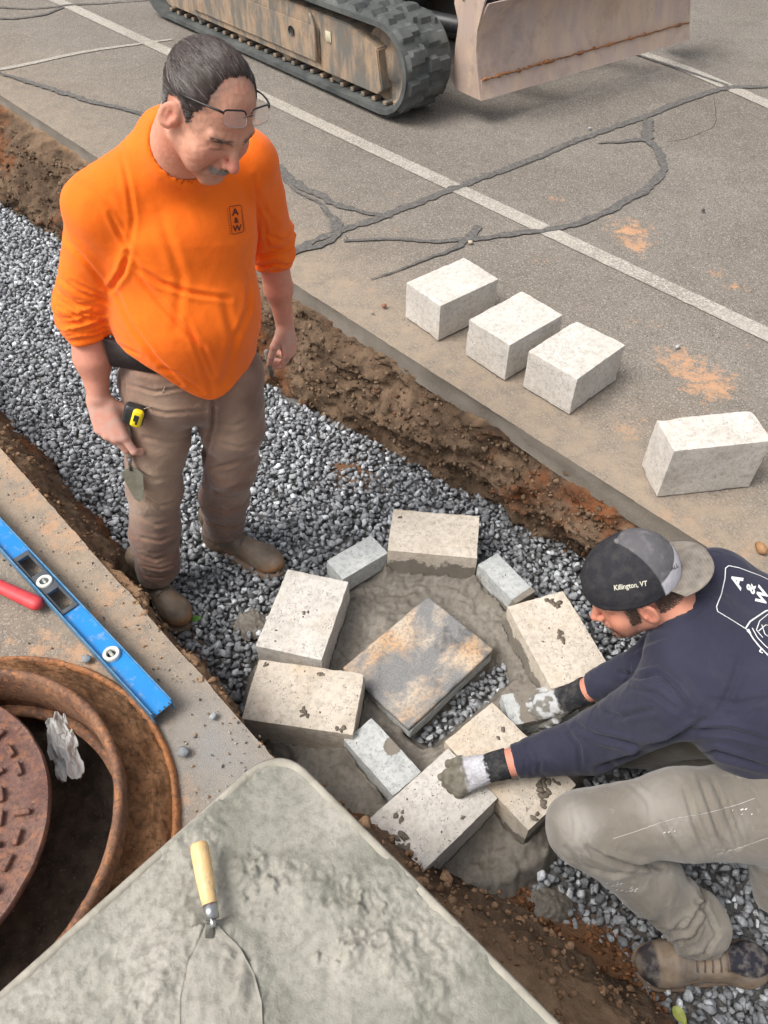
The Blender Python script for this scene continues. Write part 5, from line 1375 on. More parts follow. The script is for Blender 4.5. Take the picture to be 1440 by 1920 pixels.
def hand_chain(W0, D, N, S, curl, thumb, sc=1.0, spread=.06, extra=0.0):
    """list of (a, b, ra, rb, group). W0 wrist, D towards fingers, N back of hand, S towards thumb"""
    D, N, S = nrm(D), nrm(N), nrm(S); seg = []
    offs = (.026, .0085, -.009, -.0255); klen = (.088, .090, .085, .077); L = ((.043, .026, .021), (.047, .030, .022), (.043, .028, .021), (.034, .021, .019)); rad = (.0098, .0100, .0095, .0083)
    for i in range(4):
        base = W0 + S * offs[i] * .62 * sc + D * .010 * sc; kn = W0 + (S * offs[i] + D * klen[i] + N * (.002 if i in (1, 2) else -.001)) * sc
        seg.append((base, kn, .0155 * sc, (rad[i] + .0028) * sc, 0))
        c = curl[i] if hasattr(curl[0], '__len__') else curl
        d = nrm(D + S * spread * (1.5 - i)); p = kn; r = rad[i] * sc; ang = 0
        for j in range(3):
            ang += R(c[j]); dd = d * math.cos(ang) - N * math.sin(ang); q = p + dd * L[i][j] * sc
            r2 = r * (.94 if j < 2 else .86); seg.append((p, q, r, r2, i + 1)); p, r = q, r2
    # thumb
    p = W0 + (S * .020 + D * .018 - N * .006) * sc; t = [nrm(S * a + D * b + N * c) for a, b, c in thumb]
    for j, (ln, r1, r2) in enumerate(((.044, .0150, .0120), (.036, .0118, .0108), (.029, .0108, .0088))):
        q = p + t[j] * ln * sc; seg.append((p, q, r1 * sc, r2 * sc, 5 if j else 0)); p = q
    return seg
def hand_sdf(p, seg, k0=.013, kf=.004):
    palm = None
    for a, b, ra, rb, g in seg:
        if g == 0:
            d = rc(p, a, b, ra, rb); palm = d if palm is None else smin(palm, d, k0)
    out = palm; groups = {}
    for a, b, ra, rb, g in seg:
        if g: 
            d = rc(p, a, b, ra, rb); groups[g] = d if g not in groups else smin(groups[g], d, .003)
    fing = None
    for g, d in groups.items(): fing = d if fing is None else np.minimum(fing, d)
    return smin(out, fing, .005)
def seg_bounds(pts, pad):
    pts = np.array(pts); return pts.min(0) - pad, pts.max(0) + pad
def merge_parts(parts):
    V, Fq, C_ = [], [], []; b = 0
    for v, f, c in parts: V.append(v); Fq.append(f + b); C_.append(c); b += len(v)
    return np.concatenate(V), np.concatenate(Fq), np.concatenate(C_)
def bvh(v, f): return BVHTree.FromPolygons([tuple(x) for x in v], [tuple(int(i) for i in x) for x in f])
def pix_ray(px, py):
    a = (px - 720) / FPX; b = (960 - py) / FPX; return Vector((a, CP + b * SP, -SP + b * CP)).normalized()
def on_surface(tree, px, py, off=.0015):
    h = tree.ray_cast(Vector((0, 0, CAM_H)), pix_ray(px, py))
    if h[0] is None: return None
    n = h[1]
    if n.dot(pix_ray(px, py)) > 0: n = -n
    return h[0] + n * off
def print_line(tree, pts, w, mat, parent, name, step=3.0, off=.0015, bm=None):
    """a printed stroke: flat ribbon lying on the cloth; w in metres"""
    own = bm is None
    if own: bm = bmesh.new()
    pts = np.array(pts, float); L = np.r_[0, np.cumsum(np.linalg.norm(np.diff(pts, axis=0), axis=1))]; t = np.arange(0, L[-1] + step * .5, step); t[-1] = L[-1]
    q = [on_surface(tree, x, y, off) for x, y in zip(np.interp(t, L, pts[:, 0]), np.interp(t, L, pts[:, 1]))]
    q = [x for x in q if x is not None]
    if len(q) > 1:
        rows = []
        for i, p in enumerate(q):
            d = (q[min(i + 1, len(q) - 1)] - q[max(i - 1, 0)]).normalized(); hit = tree.find_nearest(p); n = hit[1]; s = d.cross(n).normalized() * w / 2
            rows.append((bm.verts.new(p + s), bm.verts.new(p - s)))
        for a, b in zip(rows[:-1], rows[1:]): bm.faces.new((a[0], a[1], b[1], b[0]))
    if own: return link(name, bm_mesh(bm), mat, parent, smooth=False)
def print_text(tree, txt, org, ux, uy, mat, parent, name, bold=.03, off=.0016):
    """lettering laid on the cloth: org = lower-left pixel, ux/uy = pixel vectors of one em to the right and up"""
    cu = bpy.data.curves.new('t', 'FONT'); cu.body = txt; cu.size = 1.0; cu.offset = bold; cu.resolution_u = 4
    to = bpy.data.objects.new('t', cu); COL.objects.link(to); dg = bpy.context.evaluated_depsgraph_get(); me = bpy.data.meshes.new_from_object(to.evaluated_get(dg))
    bpy.data.objects.remove(to); bm = bmesh.new(); bm.from_mesh(me)
    bmesh.ops.triangulate(bm, faces=bm.faces)
    for _ in range(1): bmesh.ops.subdivide_edges(bm, edges=[e for e in bm.edges if e.calc_length() > .3], cuts=2)
    bad = []
    for v in bm.verts:
        x, y = v.co.x, v.co.y; p = on_surface(tree, org[0] + ux[0] * x + uy[0] * y, org[1] + ux[1] * x + uy[1] * y, off)
        if p is None: bad.append(v)
        else: v.co = p
    bmesh.ops.delete(bm, geom=bad, context='VERTS')
    return link(name, bm_mesh(bm), mat, parent, smooth=False)
def strands(name, tree, roots, dirfn, length, nseg, rad, lift, mat, parent, seed, cols=None, droop=0):
    """hair strands hugging a surface"""
    rs = np.random.RandomState(seed); V, Fq, C_ = [], [], []; b = 0
    for ri, r0 in enumerate(roots):
        p = Vector(r0) + Vector(rs.normal(0, .0016, 3)); L = length * rs.uniform(.6, 1.15); path = []; h = lift * rs.uniform(.2, 1.0)
        for i in range(nseg + 1):
            hit = tree.find_nearest(p); 
            if hit[0] is None: break
            n = hit[1]; base = hit[0]; t = i / nseg
            path.append((base + n * (.0006 + h * math.sin(math.pi * min(t * .9 + .05, 1))), n))
            d = Vector(dirfn(np.array(base))) + Vector(rs.normal(0, .06, 3)); d = (d - n * d.dot(n))
            if d.length < 1e-6: break
            p = base + d.normalized() * L / nseg
        if len(path) < 3: continue
        m = len(path)
        for i, (q, n) in enumerate(path):
            d = (path[min(i + 1, m - 1)][0] - path[max(i - 1, 0)][0]); 
            if d.length < 1e-9: d = Vector((1, 0, 0))
            s = d.normalized().cross(n).normalized(); rr = rad * (1 - .75 * i / m)
            V += [q - s * rr, q + n * rr * 1.2, q + s * rr]
        for i in range(m - 1):
            o = b + i * 3; Fq += [(o, o + 1, o + 4, o + 3), (o + 1, o + 2, o + 5, o + 4)]
        c = cols[ri] if cols is not None else (.05, .04, .035); C_ += [c] * (3 * m); b += 3 * m
    return link(name, np_mesh(np.array([tuple(x) for x in V]), np.array(Fq), np.array(C_)), mat, parent)
def hair_mat(name):
    n = NT(name); return n.fin(n.mix(1.0, n.attr('col', 'Color'), (1, 1, 1, 1), 'MULTIPLY'), .38, 0, None, spec=.5)
M['hair'] = hair_mat('hair')
def boot_sdf(p, heel, toe, z0, wid=.046, shaft=.16):
    """heel and toe are ground points (xy); the upper of a lace boot"""
    ax = nrm(np.r_[toe - heel, 0]); sd = np.cross([0, 0, 1.0], ax); L = np.linalg.norm(toe - heel); H0 = np.r_[heel, z0]
    q = p - H0; x = q @ ax; y = q @ sd; z = q[:, 2]; c = np.stack([x, y, z], 1)
    d = el(c, A3(.050, 0, .035), (.052, wid * .80, .055))
    d = smin(d, rc(c * [1, 1.0, 1], A3(.06, 0, .04), A3(L - .075, .002, .038), .040, .040), .03)
    d = smin(d, el(c, A3(L - .068, .003, .034), (.068, wid * 1.03, .040)), .03)
    d = smin(d, rc(c, A3(.060, 0, .05), A3(.055, 0, shaft), .046, .050 if shaft > .1 else .036), .035)
    d = smin(d, rc(c, A3(.085, 0, .085), A3(L - .10, 0, .052), .030, .028), .03)
    return smax(d, .012 - z, .006)
def sole_mesh(heel, toe, z0, wid=.05, th=.024, grow=.004):
    ax = (toe - heel) / np.linalg.norm(toe - heel); sd = np.array([-ax[1], ax[0]]); L = np.linalg.norm(toe - heel); pts = []
    prof = [(-.004, .0), (.0, .018), (.012, .031), (.035, .037), (.075, .034), (.12, .033), (.16, .039), (.20, .047), (L - .05, .049), (L - .025, .041), (L - .006, .024), (L + .003, .0)]
    k = (wid + grow) / .05
    up = [(x, y * k) for x, y in prof]; lo_ = [(x, -y * k * .94) for x, y in prof[-2:0:-1]]
    poly = [tuple(heel + ax * x + sd * y) for x, y in up + lo_]
    bm = prism(poly, z0, z0 + th); bmesh.ops.bevel(bm, geom=list(bm.edges), offset=.003, segments=2, affect='EDGES'); return bm_mesh(bm)

# ------------------------------------------------------------------ the standing man
ml, mf, mu = A3(.838, .546, 0), A3(.546, -.838, 0), A3(0, 0, 1.0)
shR, shL = A3(P(188, 388, .955)), A3(P(462, 300, .97))
elR, elL = A3(P(160, 575, .69)), A3(P(506, 450, .70))
wrR, wrL = A3(P(184, 738, .468)), A3(P(533, 602, .441))
hipR, hipL = A3(P(292, 705, .47)), A3(P(428, 695, .47))
knR, knL = A3(P(290, 905, .085)), A3(P(432, 868, .085))
anR, anL = A3(P(296, 1080, -.335)), A3(P(418, 992, -.335))
sh0 = (shR + shL) / 2
skinA = skin_mat('skin_weathered', (.56, .28, .19, 1), (.64, .35, .245, 1), (.66, .20, .145, 1))
mA = empty('person', (-.68, 1.70, G)); tag(mA, 'man in an orange long sleeved shirt and brown trousers standing on the gravel', 'person')
# head frame
az, pit, roll = R(-48), R(33), R(13)
hf = A3(math.cos(az) * math.cos(pit), math.sin(az) * math.cos(pit), -math.sin(pit)); hl = A3(-math.sin(az), math.cos(az), 0.0); hu = np.cross(hl, hf); hu = -hu if hu[2] < 0 else hu
hl, hu = hl * math.cos(roll) - hu * math.sin(roll), hu * math.cos(roll) + hl * math.sin(roll)
HF = np.array([hl, hf, hu])                     # rows: world -> head
HC = A3(P(392, 208, 1.185))
HS = .0103                                      # metres per head-centimetre
def to_head(p): return (p - HC) @ HF.T / HS
def from_head(q): return HC + (np.asarray(q, float) @ HF) * HS
neck0 = A3(P(332, 292, 1.045))
HO = {'neck_end': to_head(neck0[None])[0], 'neck_r': 6.6}
def headA(p):
    return head_sdf(to_head(p), HO) * HS
lo_, hi_ = HC - .16, HC + .16; lo_[2] -= .05
def hair_line(q):
    """>0 where hair grows (head coordinates)"""
    ax_ = np.abs(q[:, 0]); y, z = q[:, 1], q[:, 2]
    top = z - (1.6 + .0 * y)
    front = (6.3 - .9 * (ax_ < 4) * 0 - .055 * (ax_ - 0) ** 2 * (ax_ < 5)) - y                # receding crown line
    front = np.minimum(front, 6.0 - y + np.clip(ax_ - 5.2, 0, 3) * .6)
    side = np.where(y > .5, np.minimum(z + .3, 5.5 - y), z + 4.6 + .5 * y * 0)
    burn = np.minimum(np.minimum(3.1 - y, y - .6), z + 3.0)
    front = 5.0 + .16 * np.clip(ax_ - 2.5, 0, 4) ** 1.6 - .10 * np.clip(z - 7, 0, 6) * 0 - y
    wgt = sstep(3.5, 7.0, z); fr = front * wgt + (4.0 - y) * (1 - wgt)
    s = np.where(z > 2.5, fr, np.maximum(np.minimum(side, 3.8 - y), burn)) + .5 * pnoise(q * 1.3)
    ear = ((y + 1.0) / 2.6) ** 2 + ((z + 1.4) / 3.3) ** 2
    return np.minimum(s, (ear - 1) * 2.0)
hair_line0 = hair_line
hv, hfc = surface(headA, lo_, hi_, .0024); hv = relax(hv, hfc, 1, .4)
_q = to_head(hv); _w = np.zeros(len(hv))
for _z, _k in ((3.4, .5), (4.3, .7), (5.2, .6)): _w += _k * np.exp(-((_q[:, 2] - _z - .25 * np.sin(_q[:, 0] * .9 + _z)) / .16) ** 2) * sstep(4.6, 3.4, np.abs(_q[:, 0])) * (_q[:, 1] > 4)
for _k in (-.5, 0, .5): _w += .6 * np.exp(-((_q[:, 2] + .3 - _k * (np.abs(_q[:, 0]) - 4.6) * 1.2) / .13) ** 2) * sstep(4.5, 4.9, np.abs(_q[:, 0])) * sstep(6.6, 6.0, np.abs(_q[:, 0])) * (_q[:, 1] > 2)
hv = hv - vnormals(hv, hfc) * (_w * .0011 - .0006 * fbm(_q, .9, 3))[:, None]
q = to_head(hv)
def sp(q, c, r): return np.exp(-(((q - np.array(c)) / np.array(r)) ** 2).sum(1))
qa = q * [1, 1, 1]; qa[:, 0] = np.abs(qa[:, 0])
red = .55 * sp(qa, (4.2, 7, -3), (2.6, 3, 2.6)) + .9 * sp(q, (0, 10.5, -3), (1.7, 2.2, 1.8)) + .6 * sp(qa, (8, -1, -1), (1.4, 2.6, 3.6)) + .45 * sp(q, (0, 0, -10), (8, 8, 4)) + .25 * sp(q, (0, 9, 5), (5, 3, 3)) + .8 * sp(q, (0, 8.8, -6.6), (2.0, 1.4, .7))
stub_shade = .80 * sstep(-.7, 2.6, hair_line0(q)) * (1 - .6 * np.exp(-(q[:, 0] / 3.0) ** 2) * sstep(-2, 4, q[:, 1])) + .30 * sp(qa, (3.5, 5, -8), (4, 4, 3)) + .40 * sp(qa, (2.9, 8.4, 1.75), (2.3, 2, .45)) + .85 * sp(qa, (3.15, 7.9, -.75), (1.5, 1.2, .18)) + .35 * sp(qa, (3.1, 7.4, .35), (1.4, 1, .4)) + .5 * sp(q, (0, 9.2, -6.42), (2.2, 1.2, .16)) + .5 * sp(qa, (.7, 9.6, -4.3), (.4, .7, .3))  # closing terms paint shade into the lid fold, mouth line and nostrils
hc = np.stack([np.clip(red, 0, 1), np.clip(stub_shade, 0, 1), 0 * red], 1)
# arms and hands (bare below the pushed-up sleeves)
DR = nrm(wrR - elR); DL = nrm(wrL - elL)
segR = hand_chain(wrR + DR * .012, nrm(DR + mf * .35 + ml * .12), nrm(-ml * .62 + mf * .78), nrm(mf * .62 + ml * .78 - mu * .05), [(12, 38, 28), (26, 58, 38), (38, 70, 42), (48, 76, 45)], [(.55, .62, -.55), (.25, .85, -.45), (-.15, .9, -.35)], 1.22, .13)
segL = hand_chain(wrL + DL * .012, nrm(DL + mf * .1), nrm(mf * .75 + ml * .55), nrm(-ml * .8 + mf * .5), [(28, 42, 25), (36, 50, 30), (42, 58, 30), (48, 60, 30)], [(.45, .8, -.4), (.1, .92, -.4), (-.1, .9, -.45)], 1.04, .05)
def armR(p):
    d = rc(p, elR, elR * .45 + wrR * .55, .052, .046); d = smin(d, ec(p, elR * .4 + wrR * .6, wrR, (.041, .041), (.034, .028), mf, ml), .03)
    return smin(d, hand_sdf(p, segR), .014)
def armL(p):
    d = rc(p, elL, elL * .45 + wrL * .55, .048, .040); d = smin(d, ec(p, elL * .4 + wrL * .6, wrL, (.034, .034), (.029, .023), ml, mf), .03)
    return smin(d, hand_sdf(p, segL), .014)
parts = [(hv, hfc, hc)]
for fn, e, w, seg in ((armR, elR, wrR, segR), (armL, elL, wrL, segL)):
    lo_, hi_ = seg_bounds([e, w] + [s[1] for s in seg], .055); v, f = surface(fn, lo_, hi_, .0027); v = relax(v, f, 1, .4)
    kn = sum(np.exp(-np.linalg.norm(v - s[1], axis=1) ** 2 / .012 ** 2) for s in seg if s[4] == 0); tips = sum(np.exp(-np.linalg.norm(v - seg[i][1], axis=1) ** 2 / .012 ** 2) for i in range(len(seg)) if seg[i][4])
    dust = sstep(-.05, .06, (v - w) @ nrm(w - e)) * .55 * (0.6 + .5 * fbm(v, 30, 3))
    c = np.stack([np.clip(.35 + .3 * kn + .3 * tips, 0, 1), .10 * np.clip(fbm(v, 60, 2), 0, 1), np.clip(dust, 0, .7)], 1); parts.append((v, f, c))
def coreA(p):
    d = ec(p, (hipR + hipL) / 2, sh0 - mu * .08, (.15, .10), (.15, .09), ml, mf); d = smin(d, rc(p, sh0 - mu * .05, neck0, .10, .058), .05)
    for h_, k_, a_ in ((hipR, knR, anR), (hipL, knL, anL)): d = smin(d, smin(rc(p, h_, k_, .08, .05), rc(p, k_, a_, .05, .035), .02), .05)
    for s_, e_ in ((shR, elR), (shL, elL)): d = smin(d, rc(p, s_, e_, .055, .042), .04)
    return d
lo_, hi_ = seg_bounds([anR, anL, shR, shL, elR, elL], .12); v, f = surface(coreA, lo_, hi_, .012); parts.append((v, f, np.zeros((len(v), 3))))
V_, F_, C_ = merge_parts(parts); o = link('body', np_mesh(V_, F_, C_), skinA, mA)
htree = bvh(hv, hfc)
# hair: a close shell with receding front, then combed strands
def hairA(p):
    q = to_head(p); base = head_sdf(q, HO)
    er = .9 + 1.5 * sstep(4.0, 7.0, q[:, 2]) * sstep(-4, 3, q[:, 1])
    return smax(base - .20 - .16 * fbm(q * [1.6, .5, 1], 1, 3), -(hair_line(q) - er) * .35, .6) * HS
lo_, hi_ = HC - .13, HC + .15; v, f = surface(hairA, lo_, hi_, .0024); q = to_head(v)
streak = fbm(q * [3.2, .7, 1.4], 1, 3); grey = sstep(3.5, -1.0, q[:, 2]) * .8
thin = np.exp(-((q[:, 0] + 0) / 4.6) ** 2) * sstep(-3, 5, q[:, 1])
base = np.array([.024, .017, .015])[None] * (1 + .7 * streak[:, None]); base = base + grey[:, None] * np.array([.10, .095, .09]) * (.6 + .8 * np.clip(streak, -.6, 1))[:, None] + thin[:, None] * np.array([.28, .14, .10]) * .75
hair = link('hair', np_mesh(v, f, np.clip(base, .01, 1)), M['hair'], mA)
rsn = np.random.RandomState(2); hvq = to_head(hv); _hl = hair_line(hvq); ok = np.where(rsn.uniform(size=len(hvq)) < .04 + .96 * sstep(-.7, 2.2, _hl))[0]; ok = ok[_hl[ok] > -.7]; rid = rsn.choice(ok, 7500); rq = hvq[rid]
hn_ = vnormals(hv, hfc)
thin_r = np.exp(-(rq[:, 0] / 3.2) ** 2) * sstep(1, 6, rq[:, 1]); keep = rsn.uniform(size=len(rid)) > thin_r * .40; rid = rid[keep]; rq = rq[keep]
g_ = sstep(3.2, -1.5, rq[:, 2]); t_ = rsn.uniform(size=len(rid)); cc = np.where((t_ < .05 + .55 * g_)[:, None], np.array([.25, .23, .22]) * rsn.uniform(.5, 1.1, (len(rid), 1)), np.array([.040, .028, .024]) * rsn.uniform(.5, 2.0, (len(rid), 1)))
hshell = bvh(v, f)
def comb(p):
    q = to_head(p[None])[0]; side = math.copysign(1, q[0])
    d = np.array([q[0] * .05, -1.0, .35]) if q[2] > 3 else np.array([0, -.9, -.45])
    if q[2] > 5: d = np.array([side * .12, -1.0, 0])
    return d @ HF
strands('hair_strands', hshell, hv[rid] + hn_[rid] * .005, comb, .040, 6, .00042, .0022, M['hair'], hair, 4, cc)
# moustache and eyebrows
mr = [i for i in range(len(hv)) if abs(hvq[i, 0]) < 2.6 and -5.9 + .16 * abs(hvq[i, 0]) * 0 < hvq[i, 2] + abs(hvq[i, 0]) * .18 < -4.75 and hvq[i, 1] > 6.5]
rid = rsn.choice(mr, 420); cm = np.array([.42, .37, .33]) * rsn.uniform(.45, 1.1, (420, 1))
strands('moustache', htree, hv[rid], lambda p: np.array([math.copysign(.45, to_head(p[None])[0][0]), .1, -1.0]) @ HF, .011, 4, .00042, .0016, M['hair'], mA, 6, cm)
br = [i for i in range(len(hv)) if 1.2 < abs(hvq[i, 0]) < 5.2 and 1.25 < hvq[i, 2] + .12 * (abs(hvq[i, 0]) - 2.5) * 0 < 2.0 and hvq[i, 1] > 5]
for _s in (-1, 1):
  rid = rsn.choice([i for i in br if hvq[i, 0] * _s > 0], 90); cm = np.array([.06, .045, .038]) * rsn.uniform(.6, 2.2, (90, 1))
  strands('eyebrow', htree, hv[rid], lambda p: np.array([math.copysign(1, to_head(p[None])[0][0]), -.2, .15]) @ HF, .008, 3, .00035, .001, M['hair'], mA, 7, cm)
# shirt
c_hem = (hipR + hipL) / 2 - mu * .03 + mf * .005; c_bel = (hipR + hipL) * .36 + sh0 * .28; c_bel[2] = .66; c_bel = c_bel + mf * .020
c_che = (hipR + hipL) * .15 + sh0 * .70; c_che[2] = .86; c_sh = sh0 - mu * .02 + mf * .0
cuffR = elR + DR * .105; cuffL = elL + DL * .075
collar = neck0 + nrm(from_head((0, -3, -6)) - neck0) * .035
ndir = nrm(from_head((0, -2.2, -6)) - neck0); cdir = nrm(ndir + mf * .55 + ml * .12)
def shirtA(p):
    d = ec(p, c_hem, c_bel, (.170, .136), (.178, .156), ml, mf); d = smin(d, ec(p, c_bel, c_che, (.178, .156), (.190, .128), ml, mf), .05)
    d = smin(d, ec(p, c_che, c_sh, (.186, .126), (.150, .088), ml, mf), .06)
    d = smin(d, rc(p, shR - ml * .015, shL + ml * .0, .066, .066), .05)
    d = smin(d, ec(p, sh0 + mu * .01, neck0 + ndir * .012, (.105, .085), (.072, .070), ml, mf), .05); d = smin(d, rc(p, shR + mu * .010 - ml * -.02, neck0 - mf * .03 + mu * .012, .066, .056), .05); d = smin(d, rc(p, sh0 + mu * .03 - mf * .01, neck0 - mf * .035 + mu * .040, .07, .050), .05)
    nk = rc(p, neck0 - ndir * .03, neck0 + ndir * .075, .074, .0705); nk = smax(nk, (p - (neck0 + ndir * .034)) @ cdir, .005); d = smin(d, nk, .022)
    for s_, e_, cf, m_, rr_ in ((shR, elR, cuffR, ml, (.076, .072, .0565)), (shL, elL, cuffL, -ml, (.078, .066, .052))):
        a = rc(p, s_ + m_ * .005 - mu * .01, e_, rr_[0], rr_[1]); b = rc(p, e_, cf, rr_[1], rr_[2]); ax_ = nrm(cf - e_)
        # bunched cloth above the cuff
        tt = (p - e_) @ ax_; bunch = .009 * fbm(np.stack([tt * 70 + 3 * pnoise(p * 9), (p @ mf) * 7, (p @ ml) * 7], 1), 1, 2) * sstep(-.09, -.02, tt) * sstep(.10, .05, tt)
        arm = smin(a, b, .03) - bunch; arm = smax(arm, tt - np.linalg.norm(cf - e_), .005); d = smin(d, arm, .022)
    x = (p - c_hem) @ ml; zh = .476 + .150 * sstep(.01, -.17, x) + .030 * sstep(.0, .13, x) + .006 * pnoise(p * 9)
    d = smax(d, zh - p[:, 2], .006)
    d = d - .0042 * fbm(np.stack([p @ ml * 8 + p[:, 2] * 3, p @ mf * 8, p[:, 2] * 4], 1), 1, 3) - .0018 * ridged(np.stack([p @ ml * 7 - p[:, 2] * 4, p @ mf * 7, p[:, 2] * 6], 1), 1, 2)
    nkin = rc(p, neck0, neck0 + ndir * .12, .0655, .0655); d = smax(d, -smax(nkin, -((p - (neck0 + ndir * .024)) @ cdir), .001), .002)
    return d
lo_, hi_ = seg_bounds([shR, shL, elR, elL, cuffR, cuffL, c_hem, neck0], .13); lo_[:2] -= .08; hi_[:2] += .08
sv, sf = surface(shirtA, lo_, hi_, .0045); sn = vnormals(sv, sf)
FOLD = [([(240, 470), (262, 505), (300, 530), (360, 550), (430, 560)], 9, .006), ([(238, 490), (280, 545), (330, 600), (380, 650), (400, 700)], 10, .006), ([(212, 535), (240, 600), (290, 670), (340, 720)], 9, .006),
        ([(243, 460), (250, 410), (240, 340), (228, 290)], 9, .005), ([(205, 400), (225, 440), (243, 468)], 8, .005), ([(105, 415), (125, 450), (165, 495), (200, 540)], 9, .005),
        ([(100, 490), (115, 525), (150, 550), (200, 562)], 7, .005), ([(104, 540), (140, 570), (200, 578)], 6, .004), ([(130, 525), (170, 545), (203, 555)], 6, .004), ([(106, 575), (150, 595), (195, 600)], 6, .004), ([(150, 585), (180, 590), (200, 590)], 4, .003),
        ([(240, 475), (230, 510), (205, 545)], 10, .009), ([(478, 330), (484, 400), (482, 470), (478, 500)], 8, .007), ([(490, 400), (500, 440), (540, 455)], 7, .004), ([(488, 420), (505, 465), (545, 472)], 6, .004), ([(485, 360), (500, 400), (520, 420)], 8, .004),
        ([(290, 230), (310, 280), (340, 330), (385, 352)], 3.5, .0022), ([(150, 330), (200, 370), (235, 430)], 14, .003), ([(300, 400), (340, 520), (330, 620)], 16, .003), ([(420, 560), (440, 640), (420, 720)], 14, .004), ([(350, 600), (380, 680), (400, 740)], 10, .003),
        ([(300, 690), (330, 700), (380, 735)], 7, .004), ([(470, 520), (465, 580), (440, 640)], 10, .004), ([(200, 640), (230, 650), (260, 665)], 6, .005), ([(106, 612), (150, 626), (186, 622)], 4, .002), ([(486, 495), (515, 505), (548, 490)], 4, .002)]
sv = creases(sv, sn, [(a, b * .72, c * (.8 if min(y for _, y in a) < 400 else 1.15)) for a, b, c in FOLD]); sv = relax(sv, sf, 1, .35)
orange = cloth_mat('orange_jersey', (.94, .160, .008, 1), (.99, .185, .011, 1), 1100, .85, .12, (.60, .12, .03, 1), .35, None, 7, .35)
shirt = link('shirt', np_mesh(sv, sf), orange, mA)
stree = bvh(sv, sf)
# dirt smudges on the shirt front
ink = NT('print_ink').fin((.10, .022, .012, 1), .8); smud = NT('smudge').fin((.42, .09, .02, 1), .85)
# printed emblem: framed letters with dotted side lettering
print_line(stree, [(429.5, 388), (449, 384.5), (452.5, 388), (456, 432), (454, 435), (437, 439.5), (434, 437), (429.5, 388)], .0014, ink, shirt, 'emblem_frame', 2.0)
print_text(stree, 'A', (435.0, 404.3), (17, -3.2), (-1.0, -17.5), ink, shirt, 'emblem_letter', .03)
print_text(stree, '&', (438.9, 418.2), (12.5, -1.5), (-.8, -14.5), ink, shirt, 'emblem_letter', .03)
print_text(stree, 'W', (436.5, 434.2), (15, -2.2), (-.8, -16.0), ink, shirt, 'emblem_letter', .03)
bm = bmesh.new()
for k in range(10):
    for (xa, ya, xb, yb) in ((425.6, 392, 430.6, 438), (453, 396, 458.6, 432)):
        x, y = xa + (xb - xa) * k / 9, ya + (yb - ya) * k / 9; print_line(stree, [(x - .9, y), (x + .9, y + .2)], .0016, None, None, '', 1.0, .0015, bm)
o = link('emblem_lettering', bm_mesh(bm), ink, shirt, smooth=False); o['kind'] = 'stuff'
# trousers
def trousA(p):
    pc = (hipR + hipL) / 2 - mu * .0; d = ec(p, pc + mu * .10, pc - mu * .02, (.158, .118), (.170, .126), ml, mf)
    for h_, k_, a_, s_ in ((hipR, knR, anR, -1), (hipL, knL, anL, 1)):
        m = h_ * .5 + k_ * .5 + mf * .012; lg = rc(p, h_ - mu * .02, m, .101, .092); lg = smin(lg, rc(p, m, k_, .092, .082), .03); cal = k_ * .5 + a_ * .5 - mf * .012
        lg = smin(lg, rc(p, k_, cal, .082, .078), .03); lg = smin(lg, rc(p, cal, a_ - mu * .0, .078, .074), .03)
        tt = -p[:, 2]; wq = p + .03 * np.stack([pnoise(p * 6), pnoise(p * 6 + 7), pnoise(p * 6 + 13)], 1); lg = lg - .0055 * (ridged(np.stack([wq @ ml * 7, wq @ mf * 7, wq[:, 2] * 10 + (wq @ ml) * 8], 1), 1, 2, seed=s_ + 2) - .5) * sstep(.05, .26, tt) - .006 * fbm(np.stack([wq @ ml * 7 + wq[:, 2] * 4, wq @ mf * 7, wq[:, 2] * 9], 1), 1, 3, seed=s_ + 3)
        zc = a_[2] + (.018 if s_ < 0 else .008); lg = smax(lg, zc - p[:, 2] + .05 * ((p - a_) @ mf) * 0, .006)
        d = smin(d, lg, .03)
    d = smax(d, p[:, 2] - .56, .01)
    cut = rc(p, pc - mu * .10 + mf * .0, (knR + knL) / 2 - mu * .1, .002, .03) 
    d = smax(d, -cut, .03)
    return d
lo_, hi_ = seg_bounds([anR - mu * .02, anL, hipR + mu * .10, hipL, knR, knL], .14)
tv, tf = surface(trousA, lo_, hi_, .005); tn = vnormals(tv, tf)
TFOLD = [([(400, 755), (398, 800), (385, 850), (375, 900)], 9, .010), ([(235, 720), (290, 735), (350, 725), (395, 745)], 7, .005), ([(250, 760), (310, 775), (385, 770)], 8, .005), ([(225, 700), (224, 760), (235, 850)], 6, .004), ([(232, 690), (236, 740), (262, 800)], 4, .003),
         ([(245, 880), (290, 900), (340, 890)], 9, .005), ([(255, 920), (300, 950), (335, 940)], 8, .005), ([(245, 960), (290, 985), (330, 975)], 8, .006), ([(248, 1005), (300, 1015), (335, 1000)], 7, .006), ([(252, 1035), (290, 1050), (330, 1035)], 6, .006), ([(262, 1060), (300, 1068), (330, 1058)], 5, .006), ([(262, 1078), (300, 1084), (330, 1075)], 4, .004),
         ([(385, 880), (430, 870), (485, 850)], 9, .006), ([(380, 915), (420, 925), (475, 900)], 9, .005), ([(385, 950), (430, 960), (465, 935)], 8, .006), ([(380, 975), (430, 992), (465, 975)], 6, .006), ([(405, 790), (440, 800), (478, 780)], 9, .004), ([(410, 830), (450, 840), (488, 825)], 8, .004), ([(270, 820), (320, 830), (370, 815)], 9, .004)]
tv = creases(tv, tn, [(a, b * .6, c * (1.2 if a[0][1] < 950 else .75)) for a, b, c in TFOLD]); tv = relax(tv, tf, 1, .3)
